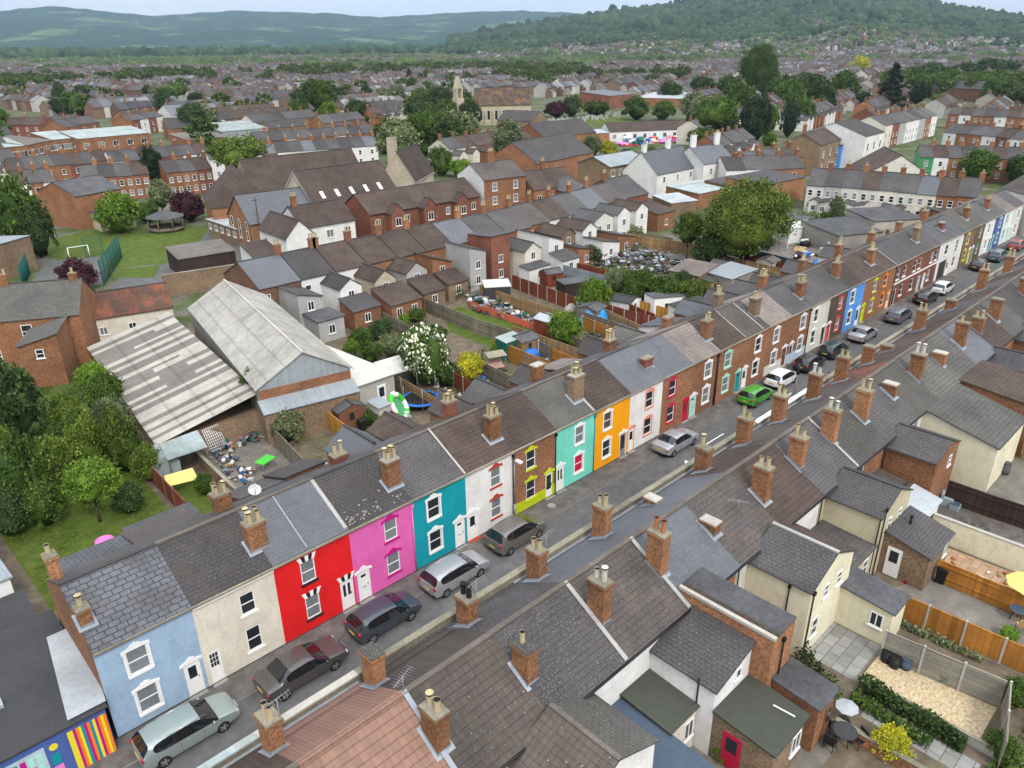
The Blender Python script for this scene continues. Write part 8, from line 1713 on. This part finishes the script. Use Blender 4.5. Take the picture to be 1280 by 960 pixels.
# ------------------------------------------------------------ the far town
TW = np.random.RandomState(77)
def leafy_mass(name, pts, seed):
    rr = np.random.RandomState(seed); A, B, C_ = [], [], []
    for p in pts:
        r = rr.uniform(2.6, 5.2); a, b, c = leaf_cloud((p[0], p[1], p[2] + r * 1.15), (r, r * rr.uniform(.8, 1.1), r * rr.uniform(.8, 1.15)), rr.randint(1e6), 34, 15, .62); A.append(a); B.append(b); C_.append(c)
    o = link(name, quads_mesh(name, np.concatenate(A), np.concatenate(B), np.concatenate(C_), ['leaf_mass'])); o['kind'] = 'stuff'; canopy_mass(name, [(p[0], p[1], p[2] + 1.2) for p in pts], 'leaf_mass', seed, 2.0, 3.4)
t = NT('leaf_mass'); g = t.node('ShaderNodeNewGeometry'); c_ = t.ramp(g.outputs['Random Per Island'], [(0, (.03, .055, .014)), (.6, (.055, .095, .022)), (1, (.09, .13, .035))]); MATS['leaf_mass'] = t.out(t.mix(1.0, c_, t.ramp(t.noise(g.outputs['Position'], .05, 3, .6), [(.35, (.65, .7, .65)), (.65, (1.3, 1.2, 1.0))]), 'MULTIPLY'), .8, .1)
def topx(x, y, z=0):
    d = np.array([x, y, z]) - CAM; w = d @ _F; return 640 + F_PX * (d @ _R2) / w, 480 - F_PX * (d @ _U2) / w
def hill_z(x, y):
    """ground height used for houses on the lower slope"""
    d = math.hypot(x - CAM[0], y - CAM[1]); px, _ = topx(x, y)
    if px < 600 or d < 1350: return 0
    i = int(np.clip((px - 560) / (1700 - 560) * 219, 0, 218)); f = (d - 1350) / (3200 - 1350) * 29; j = int(np.clip(f, 0, 28)); return float(HILL[i, j, 2] * (1 - (f - j)) + HILL[i, j + 1, 2] * (f - j)) if 0 <= f < 29 else 0
# belts where trees or open ground stand instead of houses, in survey view (x0, x1, y0, y1)
SKIP = [(0, 262, 205, 420), (0, 560, 158, 420), (590, 680, 112, 165), (660, 870, 118, 205), (560, 1300, 200, 420), (940, 1100, 150, 260), (1100, 1180, 135, 260), (1150, 1300, 150, 330), (500, 600, 118, 165), (700, 775, 112, 128), (790, 880, 118, 160), (0, 240, 140, 200), (1150, 1300, 100, 128)]
def skip(px, py):
    return any(a < px < b and c < py < d for a, b, c, d in SKIP)
spots = []   # rows of terraces on a jittered grid of blocks
for bi in range(-14, 40):
    for bj in range(-4, 44):
        cx0, cy0 = 60 + bi * 74, 60 + bj * 66; d = math.hypot(cx0 - CAM[0], cy0 - CAM[1])
        if d < 190 or d > 2100: continue
        ang = .0 if (math.sin(cx0 * .004) + math.cos(cy0 * .005)) > 0 else math.pi / 2; ang += .25 * math.sin(cx0 * .0021 + cy0 * .0017)
        for r_ in range(3):
            n = TW.randint(6, 15); rf = TW.randint(0, 4); wl = TW.randint(0, 5)
            for k in range(n):
                lx = (k - n / 2) * 4.9; ly = (r_ - 1) * 21 + TW.uniform(-.3, .3); x = cx0 + lx * math.cos(ang) - ly * math.sin(ang); y = cy0 + lx * math.sin(ang) + ly * math.cos(ang)
                spots.append((x, y, ang, r_, rf, wl, bi, bj, k))
vis = []
for s in spots:
    w = (np.array([s[0], s[1], 5]) - CAM) @ _F
    if w < 50: continue
    px, py = topx(s[0], s[1], hill_z(s[0], s[1]) + 4)
    if -60 < px < 1340 and 25 < py < 260 and not skip(px, py): vis.append((math.hypot(s[0] - CAM[0], s[1] - CAM[1]), px, py, s))
vis.sort(key=lambda v: v[0])
ROOFS = ['slate', 'slate_dark', 'tile_brown', 'slate', 'tile_grey', 'slate_mixed']; WALLS = ['brick', 'brick_red', 'p_white', 'brick', 'p_cream', 'brick_orange']
# the nearest as individuals, built from a few prototypes
NIND = max(0, 292 - NHOUSE[0] - len(FR) - len(NS)); prot = {}
POS = lambda px: 'left' if px < 320 else 'middle left' if px < 640 else 'middle right' if px < 960 else 'right'
cnt = {}
for d, px, py, s in vis[:NIND]:
    wl = WALLS[(s[5] + (1 if TW.rand() < .3 else 0) + (s[8] % 7 == 0)) % 6]; rf = ROOFS[(s[4] + (s[8] % 5 == 0)) % 6]; k = (wl, rf)
    key = (s[6], s[7], s[3]); cnt[key] = cnt.get(key, 0) + 1
    lab = '%s under %s, in a distant terrace at %s' % ({'p': 'rendered house'}.get(wl[0], 'brick house') if not wl.startswith('p_') else WWORD[wl] + ' house', RWORD[rf], POS(px))
    if k not in prot:
        t = thing('terraced_house', lab, 'house', (0, 0, 0)); shape(t, 4.9, 8, 5, 7.4, 'x', wl, rf, oh=.1, ridge='ridge_dark'); ch(t, .4, 4, 6.8, 8.6, 0, 'brick_stack')
        for xx in (.8, 3.0): swin(t, xx, 3.0, .9, 1.2, 0, 'f')
        shape(t, 2.6, 3.4, 3.8, 4.8, 'y', wl, rf, x=.1, y=-3.42, names=('rear_wing', 'wing_roof')); prot[k] = t; o = t
    else: o = dup(prot[k])
    o.location = (s[0], s[1], 0); o.rotation_euler = (0, 0, s[2]); o['label'] = lab; o['group'] = 'group of: ' + lab
# all the rest as one mass
far = vis[NIND:]; FV = []; FF_ = []; FM = []
def fprism(x, y, z, ang, W, D, ze, zr, mw, mr):
    c, s = math.cos(ang), math.sin(ang); g = lambda a, b, h: (x + a * c - b * s, y + a * s + b * c, z + h); b0 = len(FV)
    FV.extend([g(0, 0, -2), g(W, 0, -2), g(W, D, -2), g(0, D, -2), g(0, 0, ze), g(W, 0, ze), g(W, D, ze), g(0, D, ze), g(0, D / 2, zr), g(W, D / 2, zr)])
    FF_.extend([(b0, b0 + 1, b0 + 5, b0 + 4), (b0 + 1, b0 + 2, b0 + 6, b0 + 9, b0 + 5), (b0 + 2, b0 + 3, b0 + 7, b0 + 6), (b0 + 3, b0, b0 + 4, b0 + 8, b0 + 7)]); FM.extend([mw] * 4)
    b1 = len(FV); e = .3; sl = (zr - ze) / (D / 2); FV.extend([g(0, -e, ze - sl * e + .12), g(W, -e, ze - sl * e + .12), g(W, D / 2, zr + .12), g(0, D / 2, zr + .12), g(W, D + e, ze - sl * e + .12), g(0, D + e, ze - sl * e + .12)])
    FF_.extend([(b1, b1 + 1, b1 + 2, b1 + 3), (b1 + 3, b1 + 2, b1 + 4, b1 + 5)]); FM.extend([mr] * 2)
    if TW.rand() < .6:
        b2 = len(FV); a = .2; FV.extend([g(a, D / 2 - .4, zr - .5), g(a + .9, D / 2 - .4, zr - .5), g(a + .9, D / 2 + .4, zr - .5), g(a, D / 2 + .4, zr - .5), g(a, D / 2 - .4, zr + 1.3), g(a + .9, D / 2 - .4, zr + 1.3), g(a + .9, D / 2 + .4, zr + 1.3), g(a, D / 2 + .4, zr + 1.3)])
        FF_.extend([(b2, b2 + 1, b2 + 5, b2 + 4), (b2 + 1, b2 + 2, b2 + 6, b2 + 5), (b2 + 2, b2 + 3, b2 + 7, b2 + 6), (b2 + 3, b2, b2 + 4, b2 + 7), (b2 + 4, b2 + 5, b2 + 6, b2 + 7)]); FM.extend([2] * 5)
for d, px, py, s in far:
    z = hill_z(s[0], s[1]); q = (s[5] + (s[8] % 4 == 0) + (TW.rand() < .15)) % 5
    fprism(s[0], s[1], z, s[2], 4.8, 8, 5 + TW.uniform(-.2, .3), 7.4 + TW.uniform(-.2, .4), 0 if q < 3 else 1, 3 + (s[4] + (s[8] % 6 == 0)) % 3)
    if TW.rand() < .5: c, sn = math.cos(s[2]), math.sin(s[2]); fprism(s[0] + 3.6 * sn, s[1] - 3.6 * c, z, s[2], 2.4, 3.6, 3.2, 4.4, 1 if TW.rand() < .3 else 0, 3)
def m_island(key, stops, rough=.9):
    t = NT(key); g = t.node('ShaderNodeNewGeometry'); MATS[key] = t.out(t.grunge(t.ramp(g.outputs['Random Per Island'], stops), .3, .02, .8), rough, .2)
m_island('tw_brick', [(0, (.16, .09, .065)), (.5, (.21, .12, .085)), (1, (.28, .19, .14))]); m_island('tw_white', [(0, (.36, .33, .28)), (1, (.62, .60, .56))]); m_island('tw_roof', [(0, (.058, .06, .07)), (.5, (.09, .088, .096)), (1, (.135, .12, .115))]); m_island('tw_roof_b', [(0, (.07, .055, .048)), (1, (.12, .095, .082))]); m_island('tw_roof_c', [(0, (.10, .10, .11)), (.6, (.15, .15, .16)), (1, (.26, .26, .27))])
me = bpy.data.meshes.new('distant_houses'); me.from_pydata(FV, [], FF_)
for k in ('tw_brick', 'tw_white', 'tw_brick', 'tw_roof', 'tw_roof_b', 'tw_roof_c'): me.materials.append(MATS[k])
me.polygons.foreach_set('material_index', FM); me.update(); o = link('distant_houses', me); o['kind'] = 'stuff'
# trees through the town: those one can make out are things, the farther ones a mass
kinds = [('round', 'leaf'), ('round', 'leaf_dark'), ('bush', 'leaf'), ('tall', 'leaf_dark'), ('wide', 'leaf'), ('bush', 'leaf_grey')]; ntree = 0; cand = []
for k in range(26000):
    px, py = TW.uniform(-30, 1310), 66 + 130 * TW.rand() ** 2.2; X = P(px, py); d = math.hypot(X[0] - CAM[0], X[1] - CAM[1])
    if d < 170 or d > 2400: continue
    den = math.sin(X[0] * .012 + 1.3) + math.sin(X[1] * .011) + .8 * math.sin((X[0] - X[1]) * .02)
    if py < 112 and px < 430: den += .3
    belt = (66 < py < 86 and 380 < px < 1000) or (96 < py < 118 and 150 < px < 270) or (100 < py < 112 and 620 < px < 860) or (75 < py < 84 and px < 420)
    if den < ((.95 if d < 600 else .62 if d < 900 else .36) if not belt else -.6) and TW.rand() > .035: continue
    if px > 880 and py > 80 and den < 2.1 and TW.rand() > .05: continue
    if any(a < px < b and c < py < e for a, b, c, e in [(0, 262, 200, 420), (590, 680, 112, 165), (262, 480, 158, 220), (0, 240, 150, 215), (720, 790, 112, 128), (760, 870, 148, 175), (1000, 1280, 140, 260), (584, 700, 112, 205), (700, 900, 104, 205), (860, 1100, 88, 205)]): continue
    cand.append((d, px, py, X))
cand.sort(key=lambda v: v[0]); pts = []
for d, px, py, X in cand:
    if ntree < 170 and d < 800 and TW.rand() < .4:
        kd, lf = kinds[TW.randint(0, len(kinds))]; ntree += 1; h = TW.uniform(7, 13)
        o = tree(X[0], X[1], h, '%s %s tree among the distant houses at %s' % ({'leaf': 'green', 'leaf_dark': 'dark green', 'leaf_grey': 'grey-green'}[lf], {'round': 'round-crowned', 'bush': 'bushy', 'tall': 'tall', 'wide': 'broad'}[kd], POS(px)), kd, lf, seed=TW.randint(0, 2), group='%s %s trees among the distant houses, %s' % (lf.replace('leaf', 'green').replace('_', ' '), kd, POS(px)))
    else: pts.append((X[0], X[1], hill_z(*X)))
for k in range(9000):   # wooded belt between town and hills
    px, py = TW.uniform(-40, 1320), 56 + 24 * TW.rand() ** 1.2 + (0 if TW.rand() < .8 else 6); X = P(px, max(py, 57.5 + (640 - px) * .0035)); d = math.hypot(X[0] - CAM[0], X[1] - CAM[1])
    if d > 7000 or d < 1000: continue
    den = math.sin(X[0] * .004) + math.sin(X[1] * .0035) + .6 * math.sin((X[0] + X[1]) * .009)
    lim = -.9 if (380 < px < 860 and py > 62) or px < 330 else .2
    if den > lim and (px < 860 or TW.rand() < .35): pts.append((X[0], X[1], hill_z(*X)))
pts = np.array(pts); dd = np.hypot(pts[:, 0] - CAM[0], pts[:, 1] - CAM[1])
leafy_mass('distant_trees', pts[dd < 1000], 21); canopy_mass('distant_woodland', pts[(dd >= 1000) & (dd < 2200)], 'canopy', 11, 3.5, 7); canopy_mass('distant_woodland', pts[dd >= 2200], 'canopy_hill', 12, 8, 18)
# playing field, cemetery and awnings
sheet('playing_field', Xf((716, 122), (722, 116), (765, 119), (758, 127)), .02, 'grass'); sheet('cemetery_grass', Xf((662, 158), (700, 150), (800, 140), (800, 152), (700, 160)), .02, 'grass')
mb = MB(); rr = random.Random(5)
for i in range(110): px, py = rr.uniform(668, 790), 0; py = 157 - (px - 668) * .11 + rr.uniform(-4, 3); X = P(px, py); mb.box(X[0], X[0] + .6, X[1], X[1] + .9, 0, 1.1, rr.choice([0, 0, 1]))
o = mb.build('gravestones', ['concrete_light', 'roof_pale']); o['kind'] = 'stuff'
bld('long_building', 'long low brown-roofed building with white front beside the awnings', 'building', P(762, 166, 3), P(862, 162, 3), 9, 3.2, 5.6, 'x', 'p_white', 'tile_brown', wins=(8, (1,), 1.2, 1.4, 'case')); bld('round_fronted_building', 'brick building with pale curved roof left of the awnings', 'building', P(741, 168, 3), P(762, 167, 3), 8, 3.2, 3.6, 'm+y', 'brick_orange', 'roof_pale')
junk('market_stalls', Xf((770, 176), (850, 170), (850, 178), (775, 184)), 90, .6, 1.5, 'crowd of bright awnings, skips and clutter beside the long brown roof', 17, .4, ['t_white', 'cl_blue', 't_mint', 't_pink', 'shed_green', 't_redbright', 'roof_pale'])
bld('flat_roofed_school', 'low modern school with white roof bands beyond the trees', 'school', P(793, 122, 4), P(870, 124, 4), 30, 4, 5, 'm+y', 'brick', 'roof_pale'); bld('flat_roofed_school', 'red and grey modern school building at the field edge', 'school', P(762, 123, 5), P(792, 120, 5), 18, 6, 7.5, 'm+y', 'brick_red', 'slate_smooth')
bld('brick_hall', 'dark roofed low hall below the playing field', 'hall', P(680, 172, 4), P(745, 165, 4), 14, 4, 7.5, 'x', 'brick', 'slate_dark'); bld('brick_hall', 'tan gabled hall beside the church', 'hall', P(664, 152, 4), P(684, 148, 4), 14, 4, 7, 'y', 'brick_tan', 'slate_dark')
# ------------------------------------------------------------ light
w = bpy.data.worlds.new('World'); sc.world = w; w.use_nodes = True; n = w.node_tree.nodes; l = w.node_tree.links
bg = n['Background']; sky = n.new('ShaderNodeTexSky'); sky.sky_type = 'NISHITA'; sky.sun_disc = False
SE, SR = rad(48), rad(200)
sky.sun_elevation = SE; sky.sun_rotation = SR; sky.dust_density = 2.0
tc = n.new('ShaderNodeTexCoord'); mp = n.new('ShaderNodeMapping'); mp.inputs['Scale'].default_value = (1, 1, 4); l.new(tc.outputs['Generated'], mp.inputs[0])
nz = n.new('ShaderNodeTexNoise'); nz.inputs['Scale'].default_value = 2.2; nz.inputs['Detail'].default_value = 6; l.new(mp.outputs[0], nz.inputs['Vector'])
cr = n.new('ShaderNodeValToRGB'); cr.color_ramp.elements[0].position = .3; cr.color_ramp.elements[0].color = (7.6, 8.1, 8.9, 1); cr.color_ramp.elements[1].position = .7; cr.color_ramp.elements[1].color = (10.2, 10.4, 10.7, 1)
l.new(nz.outputs['Fac'], cr.inputs[0])
mx = n.new('ShaderNodeMix'); mx.data_type = 'RGBA'; mx.inputs[0].default_value = .88; l.new(sky.outputs[0], mx.inputs[6]); l.new(cr.outputs[0], mx.inputs[7])
sx = n.new('ShaderNodeSeparateXYZ'); l.new(tc.outputs['Generated'], sx.inputs[0]); ma = n.new('ShaderNodeMath'); ma.operation = 'MULTIPLY_ADD'; ma.use_clamp = False; l.new(sx.outputs[2], ma.inputs[0]); ma.inputs[1].default_value = .95; ma.inputs[2].default_value = .52
vm = n.new('ShaderNodeVectorMath'); vm.operation = 'SCALE'; l.new(mx.outputs[2], vm.inputs[0]); l.new(ma.outputs[0], vm.inputs['Scale']); l.new(vm.outputs[0], bg.inputs[0]); bg.inputs[1].default_value = .105
sd = bpy.data.lights.new('sun', 'SUN'); sd.energy = 1.5; sd.angle = rad(14); sd.color = (1, .96, .9)
so = bpy.data.objects.new('sun', sd); COL.objects.link(so)
# sun_rotation is clockwise from +Y in the sky texture
ddir = Vector((math.sin(SR) * math.cos(SE), math.cos(SR) * math.cos(SE), math.sin(SE)))
so.rotation_euler = (-ddir).to_track_quat('-Z', 'Y').to_euler(); so.location = (0, 0, 300)
vs = sc.view_settings; sc.display_settings.display_device = 'sRGB'; vs.view_transform = 'Standard'; vs.look = 'None'; vs.gamma = 1; vs.use_curve_mapping = False; vs.exposure = 0.88
sc.cycles.max_bounces = 4; sc.cycles.diffuse_bounces = 2; sc.cycles.glossy_bounces = 2; sc.cycles.transparent_max_bounces = 8; sc.cycles.volume_bounces = 0; sc.cycles.transmission_bounces = 2

# ------------------------------------------------------------ the air
t = NT('haze_air'); t.n.remove(t.b); v = t.node('ShaderNodeVolumePrincipled'); v.inputs['Color'].default_value = (.56, .76, 1, 1); v.inputs['Density'].default_value = .00006; v.inputs['Anisotropy'].default_value = .1
t.link(v.outputs[0], t.n['Material Output'].inputs['Volume'])
MATS['haze_air'] = t.m; mb = MB(); mb.box(-8500, 15500, -8500, 15500, -3, 900); o = mb.build('haze', ['haze_air']); o['kind'] = 'stuff'
